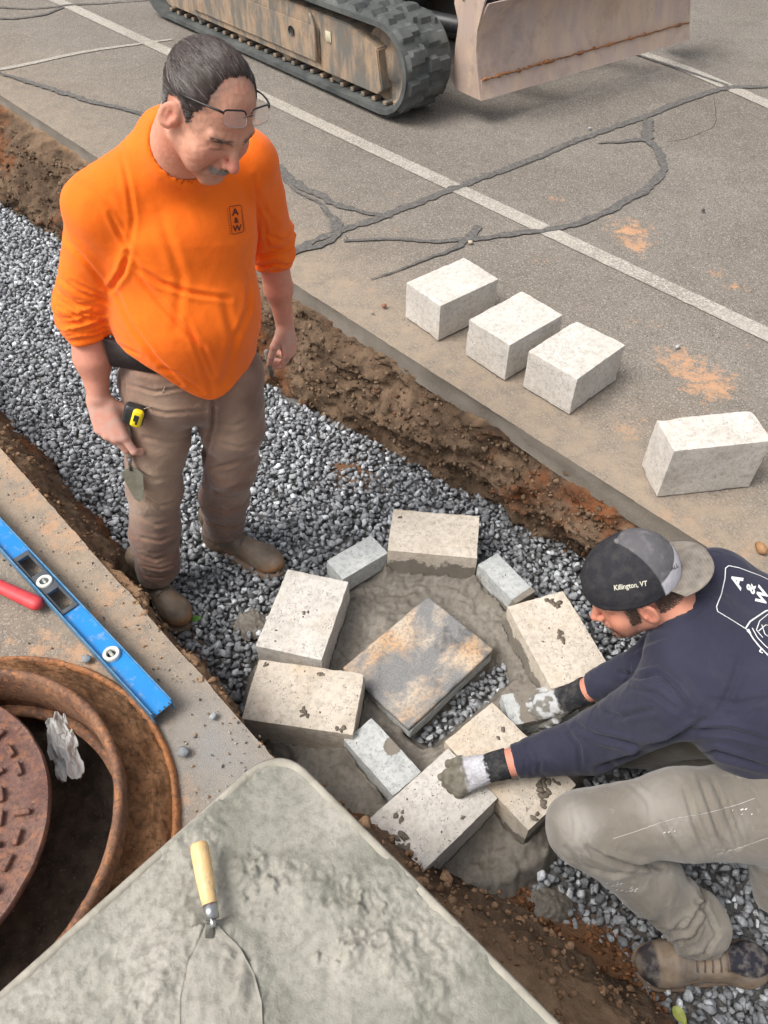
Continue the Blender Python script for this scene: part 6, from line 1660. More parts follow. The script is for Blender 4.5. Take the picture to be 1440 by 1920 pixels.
qx = Qpx(tv); worn = np.exp(-(((qx[:, 0] - 300) / 60) ** 2 + ((qx[:, 1] - 800) / 110) ** 2)) * .5 + .75 * np.exp(-(((qx[:, 0] - 278) / 32) ** 2 + ((qx[:, 1] - 925) / 60) ** 2)) + .35 * np.exp(-(((qx[:, 0] - 440) / 40) ** 2 + ((qx[:, 1] - 800) / 90) ** 2))
worn = np.clip(worn + .25 * fbm(tv, 9, 4), 0, .9)
brown = cloth_mat('brown_canvas', (.165, .092, .066, 1), (.225, .130, .096, 1), 800, .9, .25, (.12, .070, .050, 1), .7, (.46, .33, .235, 1), 5)
tro = link('trousers', np_mesh(tv, tf, worn), brown, mA); ttree = bvh(tv, tf)
# boots
lea = NT('boot_leather'); c = lea.mix(lea.ramp(lea.noise(12, 5, .65), [(.35, 0.0), (.65, 1.0)]), (.115, .088, .064, 1), (.20, .155, .115, 1)); c = lea.mix(lea.attr('col'), c, (.30, .145, .06, 1))
leather = lea.fin(c, .6, 0, lea.bump(lea.noise(55, 5, .6), .35, .002)); M['leather'] = leather
solem = simple_mat('boot_sole', (.17, .12, .085, 1), (.26, .185, .135, 1), 40, .85, .5, .002); lacem = simple_mat('lace', (.10, .07, .05, 1), (.16, .12, .09, 1), 100, .9)
for hp, tp, an in (((268, 1074), (349, 1176), anR), ((388, 1004), (530, 1070), anL)):
    he, to_ = P(*hp, G + .02)[:2], P(*tp, G + .02)[:2]; z0 = G + .008
    bt = link('boot_upper', bpy.data.meshes.new('x'), leather, mA, smooth=False); bpy.data.objects.remove(bt)
    fn = lambda p: boot_sdf(p, he, to_, z0, .048)
    lo_ = np.r_[np.minimum(he, to_) - .08, z0]; hi_ = np.r_[np.maximum(he, to_) + .08, z0 + .22]; v, f = surface(fn, lo_, hi_, .0032)
    ax_ = (to_ - he) / np.linalg.norm(to_ - he); L_ = np.linalg.norm(to_ - he); xx_ = (v[:, :2] - he) @ ax_
    col = np.clip(sstep(L_ - .07, L_ - .01, xx_) * .8 * sstep(z0 + .07, z0 + .03, v[:, 2]) + .7 * sstep(z0 + .05, z0 + .025, v[:, 2]) + .3 * fbm(v, 25, 3), 0, 1)
    v = v + vnormals(v, f) * (.0018 * fbm(v, 30, 3))[:, None]
    up = link('boot', np_mesh(v, f, col), leather, mA)
    link('sole', sole_mesh(he, to_, G - .012, .05, .026, .008), solem, up, smooth=False)
    bt_ = bvh(v, f); sd = np.array([-ax_[1], ax_[0]])
    for k in range(4):
        c0 = he + ax_ * (.105 + .024 * k); pts = []
        for s in np.linspace(-1, 1, 9):
            hit = bt_.ray_cast(Vector((c0[0] + sd[0] * s * .024 + ax_[0] * .004 * s * (-1) ** k, c0[1] + sd[1] * s * .024 + ax_[1] * .004 * s * (-1) ** k, z0 + .3)), Vector((0, 0, -1)))
            if hit[0] is not None: pts.append(hit[0] + hit[1] * .0015)
        if len(pts) > 2: bm = bmesh.new(); add_tube(bm, pts, .0026, 8); link('lace', bm_mesh(bm), lacem, up)
# eyeglasses pushed up on the brow
gm = simple_mat('glasses_frame', (.012, .011, .012, 1), (.02, .018, .018, 1), 60, .35)
gl = empty('eyeglasses', tuple(from_head((0, 10, 5)))); gl.parent = mA; gl.matrix_parent_inverse = mA.matrix_basis.inverted(); 
def GP(x, y, z): return tuple(from_head((x, y, z)))
gz, gy = 7.4, 8.5
lensm = NT('lens'); lensm.b.inputs['Transmission Weight'].default_value = .9; lensm.b.inputs['IOR'].default_value = 1.25; lens = lensm.fin((.95, .90, .88, 1), .22)
def kid(name, me, mat, par, smooth=True):
    o = link(name, me, mat, None, smooth); o.parent = par; o.matrix_parent_inverse = (mA.matrix_basis @ mA.matrix_basis.inverted() @ par.matrix_basis).inverted(); return o
for s in (-1, 1):
    cx = 3.1 * s; prof = []
    for k in range(33):
        t = 2 * math.pi * k / 32; x = 2.45 * math.copysign(abs(math.cos(t)) ** .45, math.cos(t)); z = 1.42 * math.copysign(abs(math.sin(t)) ** .5, math.sin(t)); prof.append((cx + x, gy - .05 * (cx + x) ** 2 * .5 - z * .62, gz + z * .80))
    bm = bmesh.new(); add_tube(bm, [GP(*p) for p in prof if p[2] > gz + .35], .0017, 8); kid('frame', bm_mesh(bm), gm, gl)
    bm = bmesh.new(); add_tube(bm, [GP(*p) for p in prof], .0006, 6); kid('lens_rim', bm_mesh(bm), M['steel'], gl)
    bm = bmesh.new(); a_ = [bm.verts.new(GP(p[0], p[1], p[2])) for p in prof[:-1]]; b_ = [bm.verts.new(GP(p[0], p[1] - .12, p[2])) for p in prof[:-1]]; bm.faces.new(a_); bm.faces.new(b_[::-1])
    for k in range(32): bm.faces.new((a_[k], b_[k], b_[(k + 1) % 32], a_[(k + 1) % 32]))
    kid('lens', bm_mesh(bm), lens, gl, False)
    bm = bmesh.new(); add_tube(bm, [GP(5.55 * s, gy - 1.3, gz + .75), GP(6.1 * s, gy - 2.0, gz + .6), GP(6.9 * s, 5.2, gz + .1), GP(7.7 * s, 3.2, gz - .8), GP(8.05 * s, 1.0, gz - 2.0), GP(8.1 * s, -1.0, gz - 3.1)], [.0022, .0024, .0020, .0016, .0022, .0026], 10, True, 1.0); kid('temple', bm_mesh(bm), gm, gl)
bm = bmesh.new(); add_tube(bm, [GP(-.75, gy, gz + .6), GP(0, gy + .15, gz + .85), GP(.75, gy, gz + .6)], .0012, 8); add_tube(bm, [GP(-.72, gy, gz + .6), GP(-.95, gy - .5, gz - .3)], .0006, 6); add_tube(bm, [GP(.72, gy, gz + .6), GP(.95, gy - .5, gz - .3)], .0006, 6); kid('bridge', bm_mesh(bm), gm, gl)
# phone in a black case on the belt
def facebox(name, px_corners, depth_off, thick, mat, tree, par=None, bev=.004):
    pass
def slab_from_px(name, corners, dist_pts, thick, mat, parent=None, bev=.005):
    """flat box whose front face has the four given world corners"""
    a, b, c, d = [Vector(x) for x in dist_pts]; n = (b - a).cross(d - a).normalized(); cam_ = Vector((0, 0, CAM_H))
    if n.dot(cam_ - a) < 0: n = -n
    bm = bmesh.new(); fr = [bm.verts.new(x) for x in (a, b, c, d)]; bk = [bm.verts.new(x - n * thick) for x in (a, b, c, d)]
    bm.faces.new(fr); bm.faces.new(bk[::-1])
    for k in range(4): bm.faces.new((fr[k], bk[k], bk[(k + 1) % 4], fr[(k + 1) % 4]))
    bmesh.ops.bevel(bm, geom=list(bm.edges), offset=bev, segments=3, affect='EDGES')
    return link(name, bm_mesh(bm), mat, parent), n
def on_plane(px, py, p0, n):
    r = np.array(pix_ray(px, py)); t = ((np.array(p0) - [0, 0, CAM_H]) @ n) / (r @ n); return np.array([0, 0, CAM_H]) + r * t
ph_c = on_surface(ttree, 262, 668, .0) or on_surface(stree, 262, 668, .0)
pn = nrm(mf * .60 - ml * .80 + mu * .10); p0 = A3(*ph_c) + pn * .058
pc4 = [on_plane(x, y, p0, pn) for x, y in ((190, 634), (277, 654), (294, 702), (206, 688))]
phn = empty('phone', tuple(p0)); tag(phn, 'black phone in a rugged case clipped to the belt of the standing man', 'phone')
o, _ = slab_from_px('case', None, pc4, .014, M['black'], phn, .004)
cam4 = [on_plane(x, y, p0 + pn * .0012, pn) for x, y in ((249, 660), (267, 664), (275, 682), (258, 679))]
o, _ = slab_from_px('camera_window', None, cam4, .003, simple_mat('glossy_black', (.006, .006, .008, 1), (.01, .01, .012, 1), 10, .12), phn, .001)
clip4 = [on_plane(x, y, p0 - pn * .014, pn) for x, y in ((200, 640), (230, 645), (238, 690), (210, 690))]
o, _ = slab_from_px('clip', None, clip4, .02, M['black'], phn, .003)
# tape measure hanging at the pocket
tp = on_surface(ttree, 255, 768, .0); tn_ = nrm(mf * .75 - ml * .45 + mu * .15); t0 = A3(*tp) + tn_ * .030
tm_ = empty('tape_measure', tuple(t0)); tag(tm_, 'yellow and black tape measure clipped at the pocket of the brown trousers', 'tape measure')
yl = simple_mat('yellow_plastic', (.80, .60, .01, 1), (.86, .66, .02, 1), 30, .4, .1, .0004)
tl_ = nrm(np.cross(mu, tn_)); tu_ = np.cross(tn_, tl_); th_ = R(-24); ta_ = tl_ * math.cos(th_) + tu_ * math.sin(th_); tb_ = -tl_ * math.sin(th_) + tu_ * math.cos(th_)
def TM(bm, c): bm.transform(Matrix(((ta_[0], tb_[0], tn_[0], c[0]), (ta_[1], tb_[1], tn_[1], c[1]), (ta_[2], tb_[2], tn_[2], c[2]), (0, 0, 0, 1)))); return bm
bm = bmesh.new(); add_box(bm, (0, 0, -.006), (.056, .060, .034), None, .012, 4); link('case', bm_mesh(TM(bm, t0)), M['black'], tm_)
bm = bmesh.new(); add_box(bm, (.010, 0, -.004), (.030, .056, .040), None, .010, 4); link('shell', bm_mesh(TM(bm, t0)), yl, tm_)
bm = bmesh.new(); add_box(bm, (.009, .004, .0165), (.013, .020, .002), None, .001, 1); add_box(bm, (.012, -.010, .0165), (.006, .010, .002), None, .001, 1); link('label_plate', bm_mesh(TM(bm, t0)), M['black'], tm_, smooth=False)
bm = bmesh.new(); add_tube(bm, [tuple(t0 + ta_ * .02 + tb_ * .03), tuple(t0 + ta_ * .05 + tb_ * .05 - tn_ * .01), tuple(A3(*(on_surface(ttree, 310, 724, .004) or on_surface(stree, 310, 724, .004))))], .0012, 6); link('cord', bm_mesh(bm), simple_mat('cord', (.4, .3, .22, 1), (.3, .22, .16, 1), 50), tm_)
# trowel in his right hand
gc = (segR[4 + 4 * 0][0] + 0) if False else None
kn_mid = (segR[1][1] * 1.0 + 0) if False else wrR
f_idx = [s for s in segR if s[4] == 2]; grip = (f_idx[0][1] + f_idx[2][1] + f_idx[1][0]) / 3
hx = nrm(A3(P(250, 900, grip[2] - .15)) - grip); hx = nrm(A3(*on_surface(ttree, 262, 915, .035)) - grip)
tw = empty('trowel', tuple(grip)); tag(tw, 'mortar crusted trowel hanging from the fist of the standing man', 'trowel')
bm = bmesh.new(); add_tube(bm, [grip - hx * .055, grip - hx * .05, grip, grip + hx * .035, grip + hx * .045], [.008, .0125, .0135, .0125, .009], 16); link('handle', bm_mesh(bm), simple_mat('old_handle', (.38, .30, .23, 1), (.28, .22, .17, 1), 40, .7), tw)
nk2 = grip + hx * .078; bm = bmesh.new(); add_tube(bm, [grip + hx * .04, grip + hx * .06, nk2 + hx * .01], [.0055, .0055, .005], 10); link('neck', bm_mesh(bm), M['steel'], tw)
bx_ = nrm(hx + .12 * ml); bn_ = nrm(A3(0, -.75, .35) - bx_ * (A3(0, -.75, .35) @ bx_)); bs_ = np.cross(bn_, bx_)
bm = bmesh.new(); ol = [(0, .004), (.008, .018), (.024, .030), (.07, .023), (.115, .012), (.126, 0), (.115, -.012), (.07, -.023), (.024, -.030), (.008, -.018), (0, -.004)]
A_ = [bm.verts.new(tuple(nk2 + bx_ * x + bs_ * y + bn_ * .0012)) for x, y in ol]; B_ = [bm.verts.new(tuple(nk2 + bx_ * x + bs_ * y - bn_ * .0012)) for x, y in ol]; bm.faces.new(A_); bm.faces.new(B_[::-1])
for k in range(len(ol)): bm.faces.new((A_[k], B_[k], B_[(k + 1) % len(ol)], A_[(k + 1) % len(ol)]))
link('blade', bm_mesh(bm), mat_mortar('crusted_steel', (.20, .19, .14, 1), (.30, .28, .23, 1), (.14, .13, .10, 1), .7), tw, smooth=False)
# small pointing tool in his left hand
lt = empty('pointing_tool', tuple(wrL)); tag(lt, 'small dirty steel pointing tool pinched in the lowered left hand of the standing man', 'hand tool')
fi = [s for s in segL if s[4] == 1]; fm = [s for s in segL if s[4] == 2]; tq = (fi[2][1] + [s for s in segL if s[4] == 5][-1][1]) / 2; dq = nrm(A3(.1, -.1, -1))
bm = bmesh.new(); add_tube(bm, [tq - dq * .05, tq - dq * .045, tq + dq * .02], [.004, .0085, .0075], 12); link('handle', bm_mesh(bm), simple_mat('grey_handle', (.30, .29, .26, 1), (.2, .19, .17, 1), 60), lt)
bm = bmesh.new(); add_tube(bm, [tq + dq * .018, tq + dq * .035, tq + dq * .055], [.006, .010, .003], 8, True, .4); link('blade', bm_mesh(bm), simple_mat('dark_steel', (.06, .06, .06, 1), (.1, .1, .1, 1), 60, .5), lt)

# ------------------------------------------------------------------ the kneeling man
mB = empty('person', (.72, .72, G)); tag(mB, 'man in a navy shirt, backward cap and gloves squatting in the trench, setting a block', 'person')
sN, sF = A3(.668, .872, .165), A3(.835, 1.165, .235)
shB = (sN + sF) / 2; pelB = A3(.985, .80, .03); hN, hF = A3(.90, .685, .03), A3(1.0, .93, .02)
lB = nrm(sN - sF); spn = nrm(shB - pelB); lB = nrm(lB - spn * (lB @ spn)); fB = np.cross(lB, spn)      # chest normal
if fB[2] > 0: fB = -fB
eN, wN = A3(P(1112, 1392, -.10)), A3(P(903, 1443, -.190)); eF, wF = A3(.715, 1.075, -.01), A3(P(1064, 1311, -.225))
kN, aN = A3(P(1092, 1552, -.035)), A3(P(1318, 1744, -.305)); 
neckB = A3(P(1302, 1160, .235))
# head
f_ = nrm((-.88, -.16, -.46)); u_ = A3(-.26, .22, .90); u_ = nrm(u_ - f_ * (u_ @ f_)); l_ = np.cross(u_, f_) * -1
l_ = np.cross(f_, u_); l_ = -l_ if l_[1] > 0 else l_         # wearer's left is towards the camera
BF = np.array([l_, f_, u_]); BC = A3(P(1186, 1106, .290)); BS = .0103
def toB(p): return (p - BC) @ BF.T / BS
def fromB(q): return BC + (np.asarray(q, float) @ BF) * BS
BO = {'neck_end': toB(neckB[None])[0], 'neck_r': 6.2}
def headB(p): return head_sdf(toB(p), BO) * BS
hv2, hf2 = surface(headB, BC - .16, BC + .16, .0024); hv2 = relax(hv2, hf2, 1, .4); q = toB(hv2); qa = q.copy(); qa[:, 0] = np.abs(qa[:, 0])
red = .18 + .5 * sp(qa, (4.2, 7, -3), (3, 3, 3)) + .5 * sp(q, (0, 10.5, -3), (1.7, 2.2, 1.8)) + .5 * sp(qa, (8, -1, -1), (1.4, 2.6, 3.6)) + .3 * sp(q, (0, -5, -6), (6, 5, 5))
stub_shade = .62 * sp(qa, (3.0, 5.2, -8.4), (4.2, 4.2, 2.6)) + .4 * sp(qa, (6, 2, -6), (2.4, 3, 3)) + .7 * sp(qa, (2.9, 8.4, 1.75), (2.3, 2, .5)) + .8 * sstep(-2.6, -.6, q[:, 2]) * sstep(4.6, 2.8, q[:, 1]) * sstep(1.4, 2.4, np.abs(q[:, 1] + 1) + .5 * (np.abs(q[:, 2] + 1) > 2.6)) + .6 * sp(q, (0, 9.4, -6.4), (2.2, 1.2, .2))  # last term paints shade into the line between the lips
skinB = skin_mat('skin_sunburnt', (.50, .235, .155, 1), (.58, .30, .205, 1), (.58, .19, .125, 1))
parts = [(hv2, hf2, np.stack([np.clip(red, 0, 1), np.clip(stub_shade, 0, .95), 0 * red], 1))]
def armsB(p): return np.minimum(rc(p, eN, wN, .046, .034), rc(p, eF, wF, .044, .033))
lo_, hi_ = seg_bounds([eN, wN, eF, wF], .06); v, f = surface(armsB, lo_, hi_, .005); parts.append((v, f, np.tile([.55, .0, .1], (len(v), 1))))
def coreB(p):
    d = ec(p, pelB, shB, (.12, .09), (.13, .08), lB, fB); d = smin(d, rc(p, shB, neckB, .07, .055), .05)
    d = smin(d, rc(p, hN, kN, .075, .05), .05); d = smin(d, rc(p, kN, aN, .05, .04), .03); d = smin(d, rc(p, sN, eN, .055, .044), .03); return smin(d, rc(p, sF, eF, .055, .044), .03)
lo_, hi_ = seg_bounds([pelB, shB, kN, aN, sN, sF, eN, eF, hF], .12); v, f = surface(coreB, lo_, hi_, .012); parts.append((v, f, np.zeros((len(v), 3))))
V_, F_, C_ = merge_parts(parts); link('body', np_mesh(V_, F_, C_), skinB, mB)
h2tree = bvh(hv2, hf2)
ok = [i for i in range(len(hv2)) if q[i, 2] > -3.6 - .2 * (q[i, 1] < 0) and q[i, 2] < 2.9 and q[i, 1] < 3.6 and not (abs(q[i, 1] + 1.0) < 2.3 and abs(q[i, 2] + 1) < 3.3) and abs(q[i, 0]) < 8.2]
rid = rsn.choice(ok, 6500); cm = np.array([.055, .038, .028]) * rsn.uniform(.5, 1.6, (6500, 1))
strands('hair', h2tree, hv2[rid], lambda p: np.array([0, -.5, -1.0]) @ BF, .006, 3, .0007, .0012, M['hair'], mB, 9, cm)
okb = [i for i in range(len(hv2)) if q[i, 2] < -4.2 and q[i, 1] > 2.5 and abs(q[i, 0]) < 6.5 and q[i, 2] > -11.5 and not (q[i, 1] > 7.6 and q[i, 2] > -7.6 and abs(q[i, 0]) < 2)]
rid = rsn.choice(okb, 1100); cm = np.array([.07, .045, .032]) * rsn.uniform(.5, 2.2, (1100, 1))
strands('beard', h2tree, hv2[rid], lambda p: np.array([0, .2, -1.0]) @ BF, .006, 3, .0004, .001, M['hair'], mB, 10, cm)
# cap, worn backwards
def rim_z(y): return 2.5 + .10 * y
def cap_sdf(q):
    d = el(q, A3(0, -.9, 4.3), (9.0, 11.2, 10.8)); d = smin(d, el(q, A3(0, -4.6, 6.9), (7.0, 6.3, 7.4)), 2.5)
    return smax(d, rim_z(q[:, 1]) - q[:, 2], .25)
v, f = surface(lambda p: cap_sdf(toB(p)) * BS, BC - .15, BC + .17, .0022); q = toB(v)
th = np.degrees(np.arctan2(q[:, 0], -(q[:, 1] + 1.1)))       # 0 at the back of the head (the cap's front), 90 over the ear
dark = np.array([.030, .030, .036]); grey = np.array([.105, .102, .110]); white = np.array([.50, .49, .53])
ab = np.abs(th); rear = sstep(57, 60, ab)                      # 0: solid front panels, 1: mesh
hgt = q[:, 2] - rim_z(q[:, 1]); band = sstep(.3, 0, np.clip(hgt - (7.0 - .05 * ab), 0, 1)) * (1 - rear) * sstep(.1, .25, hgt + .2)
mesh_hole = (.5 + .5 * np.sin(th * 1.9) * np.sin(q[:, 2] * 12)) * .6 + .55
col = grey * (1 - rear[:, None]) + dark * rear[:, None] * mesh_hole[:, None]; col = col * (1 - band[:, None]) + white * band[:, None]
col = col + np.clip(fbm(q, .5, 4), 0, 1)[:, None] * np.array([.06, .055, .05]) * (1 - .8 * rear[:, None])
seam = 0
for s in (-150, -105, -58, 0, 58, 105, 150): seam = np.maximum(seam, np.exp(-((th - s) / 1.5) ** 2) * (hgt > .4))
n_ = vnormals(v, f); v = v + n_ * (-.0009 * seam + .0009 * np.exp(-((hgt - .9) / .5) ** 2) * rear + .0004 * fbm(q, 1.0, 3))[:, None]
def capmat(name, rough=.9, dust=.28):
    n = NT(name); c = n.attr('col', 'Color'); dn = n.ramp(n.noise(35, 5, .65), [(.45, 0.0), (.7, dust)]); return n.fin(n.mix(dn, c, (.24, .215, .19, 1)), rough, 0, n.bump(n.noise(600, 2), .3, .001), spec=.2)
cmx = capmat('cap_cloth', .9, .10); cap = link('cap', np_mesh(v, f, col), cmx, mB); ctree = bvh(v, f)
nb_, mb_ = 44, 22; pts = []
for i in range(nb_ + 1):
    a = -1 + 2 * i / nb_
    ang = math.radians(a * 54)
    r0 = A3(8.6 * math.sin(ang), -1.1 - 10.5 * math.cos(ang) * 1.0, 0)
    outr = A3(a * 9.4, -9.6 - 9.0 * (1 - abs(a) ** 2.6) ** .55, 0)
    for j in range(mb_ + 1):
        t = j / mb_; p = r0 * (1 - t) + outr * t; p[2] = rim_z(p[1]) + .35 - .8 * (p[0] / 9.4) ** 2 * (.4 + .6 * t) - .1 * t * 1 + .10 * (-p[1] - 10) * .0; pts.append(fromB(p))
pts = np.array(pts); fb = grid_faces(nb_ + 1, mb_ + 1); bq = toB(pts); s_ = np.sin(bq[:, 1] * 9) * .02
bc_ = np.array([.195, .172, .148]) * (1 + .3 * fbm(bq, .5, 4))[:, None] + s_[:, None]
bill = link('bill', np_mesh(pts, fb, bc_), cmx, cap); md = bill.modifiers.new('t', 'SOLIDIFY'); md.thickness = .0035; md.offset = 0
bm = bmesh.new(); bmesh.ops.create_uvsphere(bm, u_segments=20, v_segments=12, radius=.0075); bmesh.ops.scale(bm, vec=(1, 1, .7), verts=bm.verts); bmesh.ops.translate(bm, vec=tuple(fromB((0, -1.6, 15.3))), verts=bm.verts)
link('button', bm_mesh(bm), simple_mat('cap_button', (.13, .125, .13, 1), (.17, .165, .17, 1), 60), cap)
thread = NT('white_thread').fin((.62, .60, .50, 1), .8)
print_text(ctree, 'Killington, VT', (1151.5, 1106.5), (11.2, -1.6), (-1.6, -13.5), thread, cap, 'side_lettering', .02, .0012)
dthr = NT('dark_thread').fin((.06, .05, .06, 1), .8)
print_text(ctree, 'ALL', (1258, 1071), (8.5, -5), (-2, -11), dthr, cap, 'band_lettering', .01, .0012)
# gloves
gl_mat = capmat('knit_glove', .85)
def glove(W0, E0, tip, N, S, curl, thumb, name_lab, sc=1.05):
    D = nrm(tip - W0); N = nrm(A3(N) - D * (A3(N) @ D)); S = nrm(A3(S) - D * (A3(S) @ D) - N * (A3(S) @ N)); seg = hand_chain(W0, D, N, S, curl, thumb, sc, .10)
    seg = [(a, b, ra * 1.13, rb * 1.13, g) for a, b, ra, rb, g in seg]; back = nrm(E0 - W0); CE = W0 + back * .072
    def fn(p):
        d = hand_sdf(p, seg); c = rc(p, W0 - back * .01, CE, .0345, .0405); c = smax(c, (p - CE) @ back, .003); return smin(d, c, .02)
    lo_, hi_ = seg_bounds([s[1] for s in seg] + [W0, CE], .05); v, f = surface(fn, lo_, hi_, .0024); n = vnormals(v, f); x = (v - W0) @ back
    rib = np.sin(((v - W0) @ S) * 900) * .0005; v = v + n * (rib * (x > -.01) + (.0022 * fbm(v, 60, 3) + .002 * np.clip(fbm(v, 25, 2), 0, 1)) * (x < -.02) )[:, None]
    return v, f, x, fn, seg
v, f, x, _, segNN = glove(wN, eN, A3(P(838, 1476, -.243)), (0, -.25, 1), (0, 1, 0), [(30, 38, 25), (36, 42, 28), (40, 45, 30), (42, 46, 30)], [(.55, .75, -.35), (.2, .9, -.4), (0, .9, -.45)], '')
muda = np.array([.155, .145, .115]); wht = np.array([.50, .50, .54]); blk = np.array([.022, .024, .028])
w1 = sstep(.012, .018, x + .008 * fbm(v, 70, 2)); w0 = sstep(-.052, -.035, x + .010 * fbm(v, 50, 2)); col = (muda * (1 + .4 * fbm(v, 50, 3))[:, None]) * (1 - w0[:, None]) + w0[:, None] * (wht * (1 - w1[:, None]) * (1 + .25 * fbm(v * [1, 1, 1], 160, 2))[:, None] + blk * w1[:, None])
link('glove', np_mesh(v, f, np.clip(col, 0, 1)), gl_mat, mB)['label'] = 'muddy near glove with white knit and black cuff'
v, f, x, _, segFF = glove(wF, eF, A3(P(1006, 1326, -.268)), (-.1, -.45, 1), (0, -1, -.1), [(24, 34, 22), (28, 38, 24), (30, 40, 26), (34, 42, 26)], [(.55, .75, -.3), (.2, .9, -.4), (0, .9, -.45)], '', 1.0)
w1 = sstep(-.016, -.006, x + .008 * fbm(v, 60, 2)); patch = sstep(-.1, .25, fbm(v, 34, 3)); col = np.array([.46, .47, .48]) * patch[:, None] + np.array([.17, .165, .145]) * (1 - patch[:, None]); col = col * (1 - w1[:, None]) + blk * w1[:, None]
link('glove', np_mesh(v, f, np.clip(col, 0, 1)), gl_mat, mB)['label'] = 'far glove smeared grey and white with black cuff'
# navy shirt
cufN = eN + nrm(wN - eN) * (np.linalg.norm(wN - eN) - .088); cufF = eF + nrm(wF - eF) * (np.linalg.norm(wF - eF) - .088)
midB = pelB * .48 + shB * .52 - fB * .045 
nB = nrm(fromB((0, -3.2, -5.5)) - neckB)
def shirtB(p):
    d = ec(p, pelB + spn * .04 + A3(.02, 0, 0), midB, (.175, .125), (.19, .130), lB, fB); d = smin(d, ec(p, midB, shB - spn * .01, (.185, .130), (.155, .092), lB, fB), .08)
    d = smin(d, rc(p, sN - lB * .015, sF, .082, .070), .06); d = smin(d, rc(p, sF - A3(0, 0, .01), A3(1.04, 1.02, .165), .066, .13), .05); d = smin(d, ec(p, shB + spn * .02 - fB * .02, neckB, (.10, .08), (.066, .064), lB, fB), .05)
    nk = rc(p, neckB - nB * .02, neckB + nB * .035, .069, .066); nk = smax(nk, (p - (neckB + nB * .022)) @ nB, .005); d = smin(d, nk, .02)
    for s_, e_, cf, rr_ in ((sN, eN, cufN, (.090, .074, .045)), (sF, eF, cufF, (.072, .056, .043))):
        drop = A3(0, 0, -.006) if rr_[0] > .08 else A3(0, 0, 0); m_ = e_ + drop
        ax_ = nrm(cf - e_); tt = (p - e_) @ ax_; a = rc(p, s_, m_, rr_[0], rr_[1]); b = rc(p, m_, cf, rr_[1], rr_[2])
        arm = smin(a, b, .03) - .0035 * fbm(np.stack([tt * 40 + 2 * pnoise(p * 8), p[:, 1] * 6, p[:, 2] * 6], 1), 1, 2) * sstep(-.1, 0, tt); arm = smax(arm, tt - np.linalg.norm(cf - e_), .004); d = smin(d, arm, .025)
    d = smax(d, (pelB + spn * .02 - p) @ spn + .02 * pnoise(p * 6), .008)
    d = d - .004 * fbm(np.stack([p @ lB * 8, p @ fB * 8, p @ spn * 5], 1), 1, 3)
    nkin = rc(p, neckB, neckB + nB * .12, .0615, .0615); return smax(d, -smax(nkin, -((p - (neckB + nB * .014)) @ nB), .001), .002)
lo_, hi_ = seg_bounds([pelB, midB, sN, sF, eN, eF, cufN, cufF, neckB], .20); sv2, sf2 = surface(shirtB, lo_, hi_, .005); sn2 = vnormals(sv2, sf2)
BFOLD = [([(1165, 1262), (1200, 1270), (1235, 1262), (1270, 1290), (1300, 1330)], 8, .009), ([(1120, 1330), (1165, 1345), (1225, 1330)], 9, .007), ([(1180, 1290), (1230, 1300), (1265, 1330)], 8, .006), ([(1080, 1360), (1120, 1380), (1200, 1400), (1290, 1380)], 9, .007),
         ([(1000, 1400), (1012, 1430), (1010, 1452)], 6, .005), ([(1060, 1365), (1085, 1400), (1090, 1440)], 8, .006), ([(1120, 1440), (1180, 1420), (1250, 1390), (1320, 1350)], 9, .009), ([(1250, 1400), (1300, 1370), (1370, 1370), (1440, 1390)], 10, .007), ([(1280, 1430), (1340, 1410), (1440, 1440)], 9, .008),
         ([(1300, 1450), (1360, 1450), (1440, 1480)], 7, .007), ([(1262, 1172), (1310, 1150), (1345, 1108)], 4, .004), ([(1180, 1225), (1210, 1205), (1260, 1188)], 9, .004), ([(1180, 1240), (1182, 1262), (1170, 1290)], 5, .004), ([(1330, 1310), (1380, 1320), (1440, 1310)], 10, .004), ([(1390, 1230), (1370, 1290), (1350, 1330)], 10, .004), ([(975, 1398), (985, 1425), (983, 1456)], 4, .003)]
sv2 = creases(sv2, sn2, [(a, b * .8, c * 1.5) for a, b, c in BFOLD]); sv2 = relax(sv2, sf2, 1, .35)
navy = cloth_mat('navy_jersey', (.022, .023, .042, 1), (.032, .033, .056, 1), 1100, .85, .12, (.06, .06, .075, 1), .3)
shirt2 = link('shirt', np_mesh(sv2, sf2), navy, mB); s2t = bvh(sv2, sf2)
wink = NT('white_print').fin((.66, .66, .66, 1), .8)
print_line(s2t, [(1470, 1102), (1425, 1080), (1385, 1065), (1366, 1061), (1360, 1066), (1359, 1085), (1352, 1115), (1343, 1138), (1345, 1147), (1375, 1165), (1402, 1182)], .0022, wink, shirt2, 'emblem_frame', 3.0)
# stacked letters, their tops towards the collar
print_text(s2t, 'A', (1387.5, 1106), (7, -31), (-26, -18), wink, shirt2, 'emblem_letter', .04)
print_text(s2t, '&', (1413, 1116), (5, -26), (-22, -14), wink, shirt2, 'emblem_letter', .03)
print_text(s2t, 'W', (1434, 1138), (6, -27), (-26, -17), wink, shirt2, 'emblem_letter', .04)
